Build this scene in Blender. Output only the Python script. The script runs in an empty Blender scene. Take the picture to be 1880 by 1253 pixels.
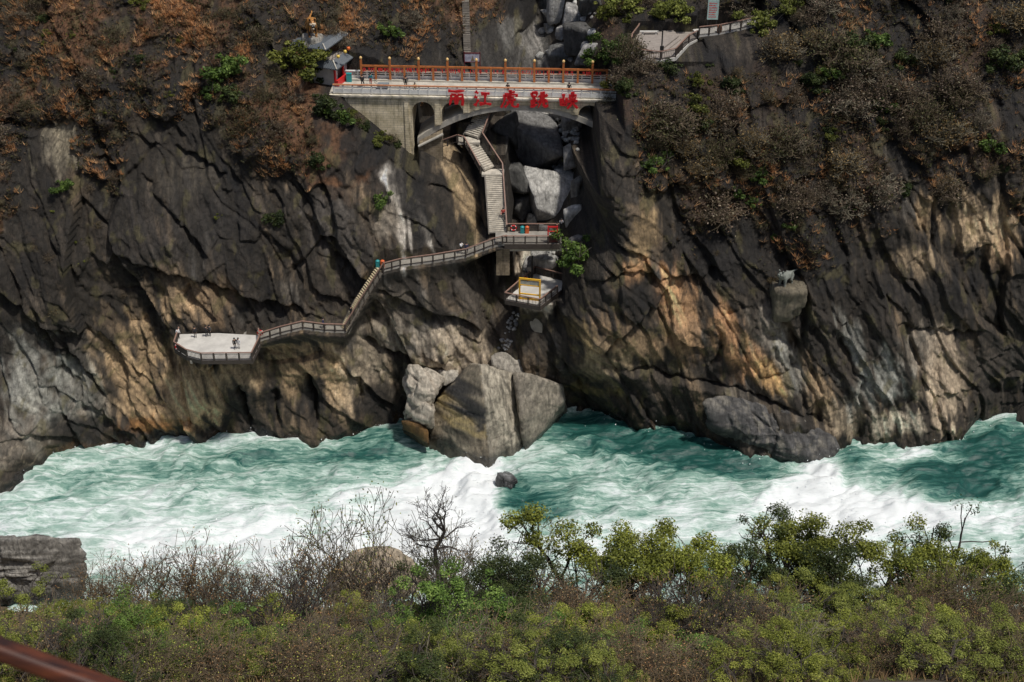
import bpy, bmesh, math, random
import numpy as np
from mathutils import Vector, Matrix

# ------------------------------------------------------------------ camera, sky, sun, exposure
scene = bpy.context.scene
COL = scene.collection
R = math.radians
CAM_Z = 114.0            # metres above the river
PITCH = 32.0             # degrees below the horizon
FPX = 2611.0             # focal length in photograph pixels (1880 wide)

cam_data = bpy.data.cameras.new('camera')
cam = bpy.data.objects.new('camera', cam_data)
COL.objects.link(cam)
cam.location = (0, 0, CAM_Z)
cam.rotation_euler = (R(90 - PITCH), 0, 0)
cam_data.sensor_width = 36.0
cam_data.lens = 36.0 * FPX / 1880.0
cam_data.clip_start = 0.05
cam_data.clip_end = 2000
cam_data.dof.use_dof = True
cam_data.dof.focus_distance = 185.0
cam_data.dof.aperture_fstop = 5.6
scene.camera = cam

SUN_EL, SUN_AZ = 67.0, 124.0      # azimuth measured from +Y towards +X
world = bpy.data.worlds.new('World'); scene.world = world
world.use_nodes = True
wn = world.node_tree
wbg = wn.nodes['Background']
sky = wn.nodes.new('ShaderNodeTexSky')
sky.sky_type = 'NISHITA'; sky.sun_disc = False
sky.sun_elevation = R(SUN_EL); sky.sun_rotation = R(SUN_AZ)
sky.air_density = 1.0; sky.dust_density = 2.5; sky.ozone_density = 1.0
wn.links.new(sky.outputs[0], wbg.inputs[0])
wbg.inputs[1].default_value = 0.088
sund = bpy.data.lights.new('sun', 'SUN'); sund.energy = 3.3; sund.angle = R(4.0); sund.color = (1.0, 0.955, 0.88)
suno = bpy.data.objects.new('sun', sund); COL.objects.link(suno)
sdir = Vector((math.cos(R(SUN_EL)) * math.sin(R(SUN_AZ)), math.cos(R(SUN_EL)) * math.cos(R(SUN_AZ)), math.sin(R(SUN_EL))))
suno.rotation_euler = sdir.to_track_quat('Z', 'Y').to_euler()
suno.location = (60, 200, 200)
vs = scene.view_settings
vs.view_transform = 'Standard'; vs.look = 'None'; vs.exposure = 0.0; vs.gamma = 1.0
vs.use_curve_mapping = False

# ------------------------------------------------------------------ survey helpers (photo bearing -> point on a known level)
_cp, _sp = math.cos(R(PITCH)), math.sin(R(PITCH))
def ray(px, py):
    u = (px - 940.0) / FPX; v = (626.5 - py) / FPX
    # right = +X, forward = (0,cp,-sp), up = (0,sp,cp)
    return Vector((u, _cp + v * _sp, -_sp + v * _cp))
def at_y(px, py, Y):
    d = ray(px, py); t = Y / d.y
    return Vector((d.x * t, Y, CAM_Z + d.z * t))
def at_z(px, py, Z):
    d = ray(px, py); t = (Z - CAM_Z) / d.z
    return Vector((d.x * t, d.y * t, Z))

# ------------------------------------------------------------------ numpy noise
def _hash(ix, iy, seed):
    h = (ix.astype(np.int64) * 374761393 + iy.astype(np.int64) * 668265263 + seed * 1274126177) & 0xFFFFFFFF
    h = ((h ^ (h >> 13)) * 1274126177) & 0xFFFFFFFF
    h = (h ^ (h >> 16)) & 0xFFFFFFFF
    h = (h * 2246822519) & 0xFFFFFFFF
    return ((h ^ (h >> 15)) & 0xFFFFFF) / float(0xFFFFFF)
def noise2(x, y, seed=0):
    x = np.asarray(x, dtype=np.float64); y = np.asarray(y, dtype=np.float64)
    ix = np.floor(x); iy = np.floor(y); fx = x - ix; fy = y - iy
    ux = fx * fx * fx * (fx * (fx * 6 - 15) + 10); uy = fy * fy * fy * (fy * (fy * 6 - 15) + 10)
    def g(ax, ay, dx, dy):
        a = _hash(ax, ay, seed) * (2 * math.pi)
        return np.cos(a) * dx + np.sin(a) * dy
    n00 = g(ix, iy, fx, fy); n10 = g(ix + 1, iy, fx - 1, fy)
    n01 = g(ix, iy + 1, fx, fy - 1); n11 = g(ix + 1, iy + 1, fx - 1, fy - 1)
    return (n00 * (1 - ux) + n10 * ux) * (1 - uy) + (n01 * (1 - ux) + n11 * ux) * uy
def fbm(x, y, oct=4, seed=0, gain=0.5, lac=2.03):
    s = 0; a = 1.0; f = 1.0
    for o in range(oct):
        s = s + a * noise2(x * f, y * f, seed + o * 17); a *= gain; f *= lac
    return s * 1.4
def ridge(x, y, oct=4, seed=0, gain=0.5):
    s = 0; a = 1.0; f = 1.0; t = 0
    for o in range(oct):
        s = s + a * (1 - np.abs(noise2(x * f, y * f, seed + o * 29)) * 2.2); t += a; a *= gain; f *= 2.1
    return s / t
def voro(x, y, seed=0):
    x = np.asarray(x, dtype=np.float64); y = np.asarray(y, dtype=np.float64)
    ix = np.floor(x); iy = np.floor(y)
    f1 = np.full(x.shape, 9.0); f2 = np.full(x.shape, 9.0)
    ra = np.zeros(x.shape); rb = np.zeros(x.shape); ox = np.zeros(x.shape); oy = np.zeros(x.shape)
    for dx in (-1, 0, 1):
        for dy in (-1, 0, 1):
            cx = ix + dx; cy = iy + dy
            a = _hash(cx, cy, seed); b = _hash(cx, cy, seed + 101)
            vx = cx + a - x; vy = cy + b - y
            d = np.hypot(vx, vy)
            near = d < f1
            f2 = np.where(near, f1, np.minimum(f2, d))
            ra = np.where(near, _hash(cx, cy, seed + 7), ra); rb = np.where(near, _hash(cx, cy, seed + 9), rb)
            ox = np.where(near, -vx, ox); oy = np.where(near, -vy, oy)
            f1 = np.where(near, d, f1)
    return f1, f2, ra, rb, ox, oy
def smooth(a, b, x):
    t = np.clip((x - a) / (b - a), 0, 1); return t * t * (3 - 2 * t)

# ------------------------------------------------------------------ mesh helpers
def np_mesh(name, V, F, smooth_shade=True):
    V = np.asarray(V, dtype=np.float32); F = np.asarray(F, dtype=np.int32)
    k = F.shape[1]
    m = bpy.data.meshes.new(name)
    m.vertices.add(len(V)); m.vertices.foreach_set('co', V.ravel())
    m.loops.add(F.size); m.loops.foreach_set('vertex_index', F.ravel())
    m.polygons.add(len(F)); m.polygons.foreach_set('loop_start', np.arange(0, F.size, k, dtype=np.int32))
    m.polygons.foreach_set('use_smooth', np.full(len(F), smooth_shade, dtype=bool))
    m.update(calc_edges=True); m.validate()
    return m
def col_attr(m, name, C):
    a = m.color_attributes.new(name, 'FLOAT_COLOR', 'POINT')
    C = np.asarray(C, dtype=np.float32)
    if C.shape[1] == 3: C = np.hstack([C, np.ones((len(C), 1), np.float32)])
    a.data.foreach_set('color', C.ravel())
def float_attr(m, name, A):
    a = m.attributes.new(name, 'FLOAT', 'POINT'); a.data.foreach_set('value', np.asarray(A, dtype=np.float32))
def grid_faces(nu, nv):
    i = np.arange((nv - 1) * (nu - 1)); r = i // (nu - 1); c = i % (nu - 1); a = r * nu + c
    return np.stack([a, a + 1, a + nu + 1, a + nu], 1)
def link(name, mesh, mat=None, parent=None):
    o = bpy.data.objects.new(name, mesh); COL.objects.link(o)
    if mat is not None and mesh is not None and not mesh.materials: mesh.materials.append(mat)
    if parent is not None: o.parent = parent
    return o
def tag(o, label=None, cat=None, group=None, kind=None):
    if label: o['label'] = label
    if cat: o['category'] = cat
    if group: o['group'] = group
    if kind: o['kind'] = kind
    return o
def empty(name, loc=(0, 0, 0), rz=0.0):
    o = bpy.data.objects.new(name, None); COL.objects.link(o)
    o.location = loc; o.rotation_euler = (0, 0, rz); o.empty_display_size = 0.3
    return o
def copy_tree(o, parent=None):
    c = o.copy(); COL.objects.link(c)
    if parent is not None: c.parent = parent
    for ch in list(o.children): copy_tree(ch, c)
    return c
class MB:
    """collects boxes, bars, tubes and prisms; build() links them as one mesh"""
    def __init__(s): s.v = []; s.f = []
    def add(s, vs, fs):
        b = len(s.v); s.v += [tuple(p) for p in vs]; s.f += [tuple(b + i for i in f) for f in fs]
    def box(s, x0, x1, y0, y1, z0, z1):
        s.add([(x0,y0,z0),(x1,y0,z0),(x1,y1,z0),(x0,y1,z0),(x0,y0,z1),(x1,y0,z1),(x1,y1,z1),(x0,y1,z1)],
              [(0,3,2,1),(4,5,6,7),(0,1,5,4),(1,2,6,5),(2,3,7,6),(3,0,4,7)])
    def bar(s, a, b, w, h, up=(0,0,1)):
        a = Vector(a); b = Vector(b); d = (b - a).normalized(); u = Vector(up)
        if abs(d.dot(u)) > 0.98: u = Vector((0, 1, 0))
        r = d.cross(u).normalized(); u = r.cross(d).normalized(); P = []
        for p in (a, b):
            for sx, sz in ((-1,-1),(1,-1),(1,1),(-1,1)): P.append(p + r * (sx * w / 2) + u * (sz * h / 2))
        s.add(P, [(0,1,2,3),(7,6,5,4),(0,4,5,1),(1,5,6,2),(2,6,7,3),(3,7,4,0)])
    def tube(s, pts, rad, n=8, cap=True):
        pts = [Vector(p) for p in pts]; rad = rad if isinstance(rad, (list, tuple)) else [rad] * len(pts)
        b = len(s.v); ref = None
        for i, p in enumerate(pts):
            d = (pts[min(i + 1, len(pts) - 1)] - pts[max(i - 1, 0)]).normalized()
            if ref is None: ref = Vector((0, 0, 1)) if abs(d.z) < 0.9 else Vector((1, 0, 0))
            r = d.cross(ref).normalized(); u = r.cross(d).normalized(); ref = u
            for k in range(n):
                a = 2 * math.pi * k / n; s.v.append(tuple(p + (r * math.cos(a) + u * math.sin(a)) * rad[i]))
        for i in range(len(pts) - 1):
            for k in range(n):
                k2 = (k + 1) % n; s.f.append((b + i*n + k, b + i*n + k2, b + (i+1)*n + k2, b + (i+1)*n + k))
        if cap:
            s.f.append(tuple(b + k for k in range(n))[::-1]); s.f.append(tuple(b + (len(pts)-1)*n + k for k in range(n)))
    def prism(s, poly, z0, z1):
        n = len(poly); b = len(s.v)
        s.v += [(p[0], p[1], z0) for p in poly] + [(p[0], p[1], z1) for p in poly]
        s.f.append(tuple(b + i for i in range(n))[::-1]); s.f.append(tuple(b + n + i for i in range(n)))
        for i in range(n): j = (i + 1) % n; s.f.append((b + i, b + j, b + n + j, b + n + i))
    def lathe(s, prof, c=(0,0,0), n=14):
        b = len(s.v)
        for (r, z) in prof:
            for k in range(n): a = 2*math.pi*k/n; s.v.append((c[0]+r*math.cos(a), c[1]+r*math.sin(a), c[2]+z))
        for i in range(len(prof) - 1):
            for k in range(n): k2 = (k+1) % n; s.f.append((b+i*n+k, b+i*n+k2, b+(i+1)*n+k2, b+(i+1)*n+k))
        s.f.append(tuple(b+k for k in range(n))[::-1]); s.f.append(tuple(b+(len(prof)-1)*n+k for k in range(n)))
    def build(s, name, mat=None, parent=None, shade=False):
        m = bpy.data.meshes.new(name); m.from_pydata(s.v, [], s.f); m.update()
        bm = bmesh.new(); bm.from_mesh(m); bmesh.ops.recalc_face_normals(bm, faces=bm.faces); bm.to_mesh(m); bm.free()
        if shade: m.polygons.foreach_set('use_smooth', np.full(len(m.polygons), True, dtype=bool))
        return link(name, m, mat, parent)

# ------------------------------------------------------------------ materials
def new_mat(name):
    m = bpy.data.materials.new(name); m.use_nodes = True
    nt = m.node_tree; b = nt.nodes['Principled BSDF']
    return m, nt, b
def simple_mat(name, col, rough=0.7, var=0.25, scale=3.0, bump=0.15, metal=0.0, col2=None, bscale=None):
    """base colour broken up by two noises, with a fine bump"""
    m, nt, b = new_mat(name); N = nt.nodes; L = nt.links
    tc = N.new('ShaderNodeTexCoord'); n1 = N.new('ShaderNodeTexNoise'); n1.inputs['Scale'].default_value = scale
    n1.inputs['Detail'].default_value = 6; n1.inputs['Roughness'].default_value = 0.65
    L.new(tc.outputs['Object'], n1.inputs['Vector'])
    rp = N.new('ShaderNodeValToRGB'); rp.color_ramp.elements[0].position = 0.3; rp.color_ramp.elements[1].position = 0.72
    c2 = col2 or tuple(min(1, c * (1 + var)) for c in col); c1 = tuple(c * (1 - var) for c in col)
    rp.color_ramp.elements[0].color = (*c1, 1); rp.color_ramp.elements[1].color = (*c2, 1)
    L.new(n1.outputs['Fac'], rp.inputs['Fac']); L.new(rp.outputs['Color'], b.inputs['Base Color'])
    b.inputs['Roughness'].default_value = rough; b.inputs['Metallic'].default_value = metal
    if bump:
        n2 = N.new('ShaderNodeTexNoise'); n2.inputs['Scale'].default_value = bscale or scale * 5; n2.inputs['Detail'].default_value = 5
        L.new(tc.outputs['Object'], n2.inputs['Vector'])
        bp = N.new('ShaderNodeBump'); bp.inputs['Strength'].default_value = bump; bp.inputs['Distance'].default_value = 0.05
        L.new(n2.outputs['Fac'], bp.inputs['Height']); L.new(bp.outputs['Normal'], b.inputs['Normal'])
    return m
def rock_mat(name='rock_face', fine=1.0):
    m, nt, b = new_mat(name); N = nt.nodes; L = nt.links
    at = N.new('ShaderNodeAttribute'); at.attribute_name = 'Col'
    wet = N.new('ShaderNodeAttribute'); wet.attribute_name = 'wet'
    geo = N.new('ShaderNodeNewGeometry')
    def noise(scale, detail, stretch=None, rough=0.6):
        mp = N.new('ShaderNodeMapping'); L.new(geo.outputs['Position'], mp.inputs['Vector'])
        if stretch: mp.inputs['Rotation'].default_value = (0, R(stretch[0]), 0); mp.inputs['Scale'].default_value = stretch[1]
        n = N.new('ShaderNodeTexNoise'); n.inputs['Scale'].default_value = scale; n.inputs['Detail'].default_value = detail
        n.inputs['Roughness'].default_value = rough; L.new(mp.outputs[0], n.inputs['Vector']); return n
    n1 = noise(1.6, 9, None, 0.7); n2 = noise(1.0, 5, (-32, (3.2, 1.2, 0.35)), 0.7)
    def mulcol(cin, fac, lo, hi):
        mr = N.new('ShaderNodeMapRange'); mr.inputs['From Min'].default_value = 0.3; mr.inputs['From Max'].default_value = 0.7
        mr.inputs['To Min'].default_value = lo; mr.inputs['To Max'].default_value = hi; L.new(fac, mr.inputs['Value'])
        mx = N.new('ShaderNodeMix'); mx.data_type = 'RGBA'; mx.blend_type = 'MULTIPLY'; mx.inputs['Factor'].default_value = 1
        L.new(cin, mx.inputs['A']); cmb = N.new('ShaderNodeCombineColor')
        for i in range(3): L.new(mr.outputs[0], cmb.inputs[i])
        L.new(cmb.outputs[0], mx.inputs['B']); return mx.outputs['Result']
    c = mulcol(at.outputs['Color'], n1.outputs['Fac'], 0.5, 1.4)
    c = mulcol(c, n2.outputs['Fac'], 0.68, 1.28)
    L.new(c, b.inputs['Base Color'])
    mr = N.new('ShaderNodeMapRange'); mr.inputs['To Min'].default_value = 0.82; mr.inputs['To Max'].default_value = 0.22
    L.new(wet.outputs['Fac'], mr.inputs['Value']); L.new(mr.outputs[0], b.inputs['Roughness'])
    # fine fractures
    mpv = N.new('ShaderNodeMapping'); mpv.inputs['Rotation'].default_value = (0, R(-28), 0); mpv.inputs['Scale'].default_value = (1.5, 0.8, 0.55); L.new(geo.outputs['Position'], mpv.inputs['Vector'])
    wv = N.new('ShaderNodeVectorMath'); wv.operation = 'MULTIPLY_ADD'; wv.inputs[1].default_value = (0.9, 0.9, 0.9); L.new(n1.outputs['Color'], wv.inputs[0]); L.new(mpv.outputs[0], wv.inputs[2])
    vo = N.new('ShaderNodeTexVoronoi'); vo.feature = 'DISTANCE_TO_EDGE'; vo.inputs['Scale'].default_value = 0.85; L.new(wv.outputs[0], vo.inputs['Vector'])
    cr_ = N.new('ShaderNodeMapRange'); cr_.inputs['From Min'].default_value = 0.0; cr_.inputs['From Max'].default_value = 0.07; L.new(vo.outputs['Distance'], cr_.inputs['Value'])
    vc = N.new('ShaderNodeTexVoronoi'); vc.feature = 'F1'; vc.inputs['Scale'].default_value = 0.85; L.new(wv.outputs[0], vc.inputs['Vector'])
    b0 = N.new('ShaderNodeBump'); b0.inputs['Strength'].default_value = 0.55; b0.inputs['Distance'].default_value = 0.22 * fine; L.new(cr_.outputs[0], b0.inputs['Height'])
    b1 = N.new('ShaderNodeBump'); b1.inputs['Strength'].default_value = 0.9; b1.inputs['Distance'].default_value = 0.26 * fine; L.new(b0.outputs['Normal'], b1.inputs['Normal'])
    b2 = N.new('ShaderNodeBump'); b2.inputs['Strength'].default_value = 0.8; b2.inputs['Distance'].default_value = 0.14 * fine
    n3 = noise(2.6, 9, None, 0.72)
    L.new(n2.outputs['Fac'], b1.inputs['Height']); L.new(n3.outputs['Fac'], b2.inputs['Height'])
    L.new(b1.outputs['Normal'], b2.inputs['Normal']); L.new(b2.outputs['Normal'], b.inputs['Normal'])
    return m
ROCK = rock_mat()
# ================================================================== THE SETTING: cliff, river, near slope
# ---- cliff: depth Y over (X, Z) through surveyed points, then slabs, joints and strata
WL = [(-420, 905), (-150, 900), (0, 888), (60, 850), (180, 795), (250, 805), (400, 792), (540, 800), (640, 800), (690, 778), (745, 768), (830, 770),
      (930, 760), (1040, 752), (1150, 775), (1290, 815), (1400, 845), (1500, 838), (1560, 828), (1740, 826), (1800, 780), (1880, 785), (2050, 800), (2300, 800)]
CP = [(0,700,156),(0,500,161),(0,300,169),(0,100,179),(0,0,185),
      (200,650,161.5),(200,500,165),(200,300,171),(200,100,180),(200,0,186),
      (400,690,161),(400,610,162),(400,500,164),(400,400,168),(400,300,172),(400,150,178.5),(400,0,188),
      (560,690,161),(560,620,161.3),(560,560,163),(560,450,166),(560,300,172),(560,150,180),(560,0,191),
      (640,640,161.6),(640,560,164),(640,420,168),
      (700,640,163),(700,500,165.8),(700,350,172),(700,250,178),(700,170,183.5),(690,100,188),(690,0,196),
      (740,430,169),(760,300,176),(745,230,180.5),
      (830,650,162.5),(830,560,164.8),(830,475,167),(830,350,174),(830,250,181.5),(800,100,192),(800,0,199),
      (900,600,166.5),(900,500,169),(960,470,174),(985,520,169),(940,620,164.5),(1000,330,186),(1045,330,181),(1040,250,193),(1000,110,204),(1010,0,217),(950,50,205),(905,0,206),(900,80,199),(930,300,181.5),
      (1072,450,165),(1080,350,167.5),(1094,250,171),(1112,200,173.8),(1122,160,177.3),(1135,120,180.5),(1125,60,188),(1150,0,195),
      (1060,580,160),(1050,680,160.2),(1150,560,159.2),(1130,400,162.5),(1150,300,166.5),
      (1200,680,158.7),(1200,520,161.5),(1200,400,165),(1200,250,171),(1200,150,175.5),(1210,112,178.5),(1210,48,189),(1200,0,194),(1290,60,184.5),
      (1400,740,155.8),(1400,600,158.5),(1400,480,162),(1400,350,167),(1400,200,174),(1400,35,187),(1400,0,190),
      (1600,720,156),(1600,560,160),(1600,400,164),(1600,250,171),(1600,100,180),(1600,0,187),
      (1880,650,161.5),(1880,500,163.5),(1880,380,166.5),(1880,250,171),(1880,100,180),(1880,0,187)]
pts = []
for px, py in WL:
    p = at_z(px, py, 0.0); pts.append((p.x, p.z, p.y)); pts.append((p.x, -7.0, p.y - 1.0))
for px, py, Y in CP:
    p = at_y(px, py, Y); pts.append((p.x, p.z, p.y))
for px in (-420, -200, 2080, 2300):
    for py, Y in ((700,157),(500,162),(300,170),(100,180),(0,186)):
        p = at_y(px, py, Y); pts.append((p.x, p.z, p.y))
for X in range(-110, 111, 20):
    gl = 14 * math.exp(-((X - 6) / 14.0) ** 2); pts.append((X, 80, 217 + gl * 1.4)); pts.append((X, 66, 202 + gl * 1.4))
pts = np.array(pts)
def tps(P, val, lam):
    n = len(P); d = np.hypot(P[:, None, 0] - P[None, :, 0], P[:, None, 1] - P[None, :, 1])
    K = np.where(d > 0, d * d * np.log(np.maximum(d, 1e-9)), 0) + lam * np.eye(n)
    A = np.zeros((n + 3, n + 3)); A[:n, :n] = K; A[:n, n] = 1; A[:n, n + 1:] = P; A[n, :n] = 1; A[n + 1:, :n] = P.T
    return np.linalg.solve(A, np.concatenate([val, np.zeros(3)]))
_w = tps(pts[:, :2], pts[:, 2], 6.0)
def base_eval(x, z):
    x = np.asarray(x, float); z = np.asarray(z, float); out = _w[-3] + _w[-2] * x + _w[-1] * z
    for i in range(len(pts)):
        d2 = (x - pts[i, 0]) ** 2 + (z - pts[i, 1]) ** 2
        out = out + _w[i] * 0.5 * d2 * np.log(np.maximum(d2, 1e-12))
    return out
# coarse table of the base, refined bilinearly
X0, X1, Z0, Z1 = -96.0, 96.0, -4.0, 76.0
def bil(T, x, z):
    fx = np.clip((x - X0) / (X1 - X0) * (T.shape[1] - 1), 0, T.shape[1] - 1.001); fz = np.clip((z - Z0) / (Z1 - Z0) * (T.shape[0] - 1), 0, T.shape[0] - 1.001)
    i = fx.astype(int); j = fz.astype(int); a = fx - i; b = fz - j
    return (T[j, i] * (1 - a) + T[j, i + 1] * a) * (1 - b) + (T[j + 1, i] * (1 - a) + T[j + 1, i + 1] * a) * b
_cx, _cz = np.meshgrid(np.linspace(X0, X1, 193), np.linspace(Z0, Z1, 81))
BASE = base_eval(_cx, _cz)
def surf(px, py, T=None):
    """where the bearing meets the cliff"""
    T = BASE if T is None else T
    d = ray(px, py); Ys = np.linspace(140, 235, 951); t = Ys / d.y
    f = Ys - bil(T, d.x * t, CAM_Z + d.z * t)
    k = int(np.argmax(f > 0)); Y = Ys[k]
    return Vector((d.x * Y / d.y, Y, CAM_Z + d.z * Y / d.y))

NX, NZ = 1150, 500
gx = np.linspace(X0, X1, NX); gz = np.linspace(Z0, Z1, NZ)
GX, GZ = np.meshgrid(gx, gz)
GY = bil(BASE, GX, GZ)
PXg = 940 + FPX * GX / (GY * _cp + (CAM_Z - GZ) * _sp)      # only used to place the surveyed colour patches
# veg line (soil and scrub above, bare rock below)
VL = [(-300, 400), (0, 400), (90, 300), (200, 250), (330, 235), (420, 250), (520, 330), (600, 400), (660, 330), (700, 240), (780, 110), (900, 40), (960, 0), (1080, 60), (1110, 150), (1190, 330), (1260, 400), (1350, 450), (1450, 475), (1560, 455), (1650, 365), (1760, 310), (1880, 320), (2200, 330)]
vl = [surf(a, b) for a, b in VL]
vz = np.interp(gx, [p.x for p in vl], [p.z for p in vl])[None, :]
wob = fbm(GX / 8, GZ / 8, 5, 5, 0.6) * 8.0
VEG = smooth(-2.0, 2.2, GZ - vz + wob) * (1 - 0.75 * smooth(0.22, 0.45, fbm(GX / 8 + 3, GZ / 5.5, 4, 6)))                       # 0 rock .. 1 scrub
wx = fbm(GX / 44, GZ / 44, 3, 11) * 5.5 + 5.0 * np.exp(-((GX - 2) / 22.0) ** 2) * (GZ - 20) / 30.0; wz = fbm(GX / 44 + 9, GZ / 44, 3, 12) * 5.5
ang = np.interp(gx, [-96, -50, -20, 0, 14, 40, 96], [61] * 7)[None, :] + 0 * GX
ca, sa = np.cos(np.radians(ang)), np.sin(np.radians(ang))
U = (GX + wx) * sa + (GZ + wz) * ca                          # across the strata
V = (GX + wx) * ca - (GZ + wz) * sa                          # along them
D = np.zeros_like(GY)
rock = 1 - VEG * 0.45
calm = smooth(-0.35, 0.4, fbm(GX / 15, GZ / 12, 3, 15)); rk2 = rock * (0.25 + 0.75 * calm)
f1, f2, ra, rb, ox, oy = voro(U / 7.5, V / 24.0, 3)
D += rock * ((ra - 0.5) * 2.8 + ox * (rb - 0.5) * 2.0 + oy * (ra - rb) * 2.0)
D += rock * 0.7 * np.exp(-((f2 - f1) / 0.024) ** 2) * (rb > 0.35)
f1b, f2b, ra2, rb2, ox2, oy2 = voro(U / 2.3, V / 4.6, 23)
D += rk2 * ((ra2 - 0.5) * 0.7 + ox2 * (rb2 - 0.5) * 0.6 + oy2 * (ra2 - 0.5) * 0.9)
D += rk2 * 0.4 * np.exp(-((f2b - f1b) / 0.05) ** 2) * (ra2 > 0.35)
f1c, f2c, ra3, rb3, ox3, oy3 = voro(U / 0.9, V / 1.7, 33)
D += rk2 * ((ra3 - 0.5) * 0.34 + ox3 * (rb3 - 0.5) * 0.5 + oy3 * (ra3 - 0.5) * 0.4)
D += (rock * 0.05 + rk2 * 0.13) * fbm(U / 0.8, V / 8, 4, 41) - rock * 0.16 * ridge(GX / 1.7, GZ / 2.2, 4, 43, 0.6)
D += fbm(GX / 14, GZ / 14, 3, 51) * 1.5
D += ridge(U / 12, V / 40, 3, 61) * -0.6 * rock
# bedding: overlapping slabs with crisp shadowed edges
def beds(lam, amp, seed, along):
    t = U / lam + 0.55 * fbm(U / (lam * 3), V / along, 2, seed) + 0.35 * fbm(GX / (lam * 2.2), GZ / (lam * 2.2), 2, seed + 1)
    k = np.floor(t); fr = t - k; a = amp * (0.25 + 1.1 * _hash(k, np.floor(V / along + 7 * _hash(k, k * 0, seed + 3)), seed + 2)); return a * fr, k
Db1, bed1 = beds(4.2, 1.0, 441, 15.0); Db2, bed2 = beds(1.35, 0.36, 442, 6.0)
bedw = smooth(-0.45, 0.25, fbm(GX / 18, GZ / 14, 3, 443)); D += rock * (0.35 + 0.65 * bedw) * Db1 + rock * bedw * Db2
D += fbm(GX / 1.5, GZ / 1.5, 4, 71) * (0.14 + 0.22 * VEG)
D += VEG * (fbm(GX / 4, GZ / 4, 4, 81) * 1.1 + ridge(GX / 6, GZ / 12, 3, 91) * -1.2)
# ---- ledges, overhangs and open joints surveyed on the face: (line, step of the rock below it, reach, joint depth)
LEDGES = [([(190,452),(268,489),(337,512),(372,523),(406,539),(460,558),(515,575),(600,598)], 1.7, 6, 0.9),
          ([(107,554),(130,665),(184,722),(199,765),(214,782)], 0.9, 5, 0.8),
          ([(60,520),(75,600),(118,690),(150,735),(178,790)], 0.6, 4, 0.7),
          ([(640,628),(700,650),(745,668),(800,680),(860,690)], 0.8, 4, 0.9),
          ([(1132,683),(1180,690),(1237,705),(1290,712),(1340,724),(1400,740),(1465,760),(1545,795)], -1.2, 7, 1.1),
          ([(1318,590),(1330,650),(1322,672),(1300,690)], 0.7, 4, 0.8),
          ([(1400,620),(1440,640),(1460,700),(1480,760),(1530,800)], -0.8, 5, 0.8),
          ([(1030,478),(1150,500),(1220,510),(1290,512),(1340,500)], 0.8, 4, 0.4),
          ([(1640,600),(1700,608),(1760,610),(1810,605)], 1.0, 3, 0.6),
          ([(1665,600),(1690,680),(1720,740),(1738,800),(1742,830)], 0.7, 4, 0.8),
          ([(1520,580),(1560,650),(1585,700),(1580,740),(1620,790)], 0.6, 4, 0.7),
          ([(1030,650),(1060,700),(1085,760)], 0.5, 3, 0.8),
          ([(440,700),(450,760),(460,800)], 0.9, 3, 1.6), ([(560,690),(572,740),(580,800)], 1.0, 3, 2.0), ([(500,720),(512,800)], 0.5, 2.5, 1.2), ([(655,700),(662,760)], 0.6, 3, 1.3),
          ([(250,300),(290,360),(350,430),(380,500)], 0.6, 4, 0.6), ([(300,270),(380,300),(420,330)], 0.9, 4, 0.5),
          ([(560,390),(600,460),(660,520)], 0.7, 5, 0.6), ([(480,430),(530,480),(560,540)], 0.6, 4, 0.5)]
for line, step, reach, joint in LEDGES:
    P3 = [surf(a, b) for a, b in line]
    best = np.full(GX.shape, 1e9); side = np.zeros_like(GX); endf = np.zeros_like(GX)
    xs = [p.x for p in P3]; zs = [p.z for p in P3]
    m = (GX > min(xs) - reach - 2) & (GX < max(xs) + reach + 2) & (GZ > min(zs) - reach - 2) & (GZ < max(zs) + reach + 2)
    gxm = GX[m] + 0.5 * fbm(GX[m] / 2.2, GZ[m] / 2.2, 3, 201); gzm = GZ[m] + 0.5 * fbm(GX[m] / 2.2, GZ[m] / 2.2, 3, 202)
    bd = np.full(gxm.shape, 1e9); sd = np.zeros(gxm.shape); en = np.ones(gxm.shape); n = len(P3) - 1
    for i in range(n):
        ax, az, bx, bz = xs[i], zs[i], xs[i + 1], zs[i + 1]; dx, dz = bx - ax, bz - az; l2 = dx * dx + dz * dz
        t = np.clip(((gxm - ax) * dx + (gzm - az) * dz) / l2, 0, 1); qx = gxm - ax - t * dx; qz = gzm - az - t * dz; d = np.hypot(qx, qz)
        s = np.sign(dx * qz - dz * qx); k = d < bd
        bd = np.where(k, d, bd); sd = np.where(k, s, sd); g = (i + t) / n; en = np.where(k, np.clip(np.minimum(g, 1 - g) * 6, 0, 1), en)
    # rock below / left of the line is set back (or forward when step < 0) and eases out with distance
    D[m] += en * (step * np.where(sd < 0, np.exp(-bd / reach * 1.6), -0.15 * np.exp(-bd / reach * 2)) + joint * np.exp(-(bd / 0.28) ** 2))
# undercut at the river
D += 0.7 * np.exp(-np.maximum(GZ - 0.0, 0) / 1.3) * (0.8 + fbm(GX / 5, GZ / 5, 2, 301))
def blur(A):
    P = np.pad(A, 1, mode='edge'); A = (P[:-2] + 2 * P[1:-1] + P[2:]) / 4; return (A[:, :-2] + 2 * A[:, 1:-1] + A[:, 2:]) / 4
D = blur(D)
FACE = GY + D

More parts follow.
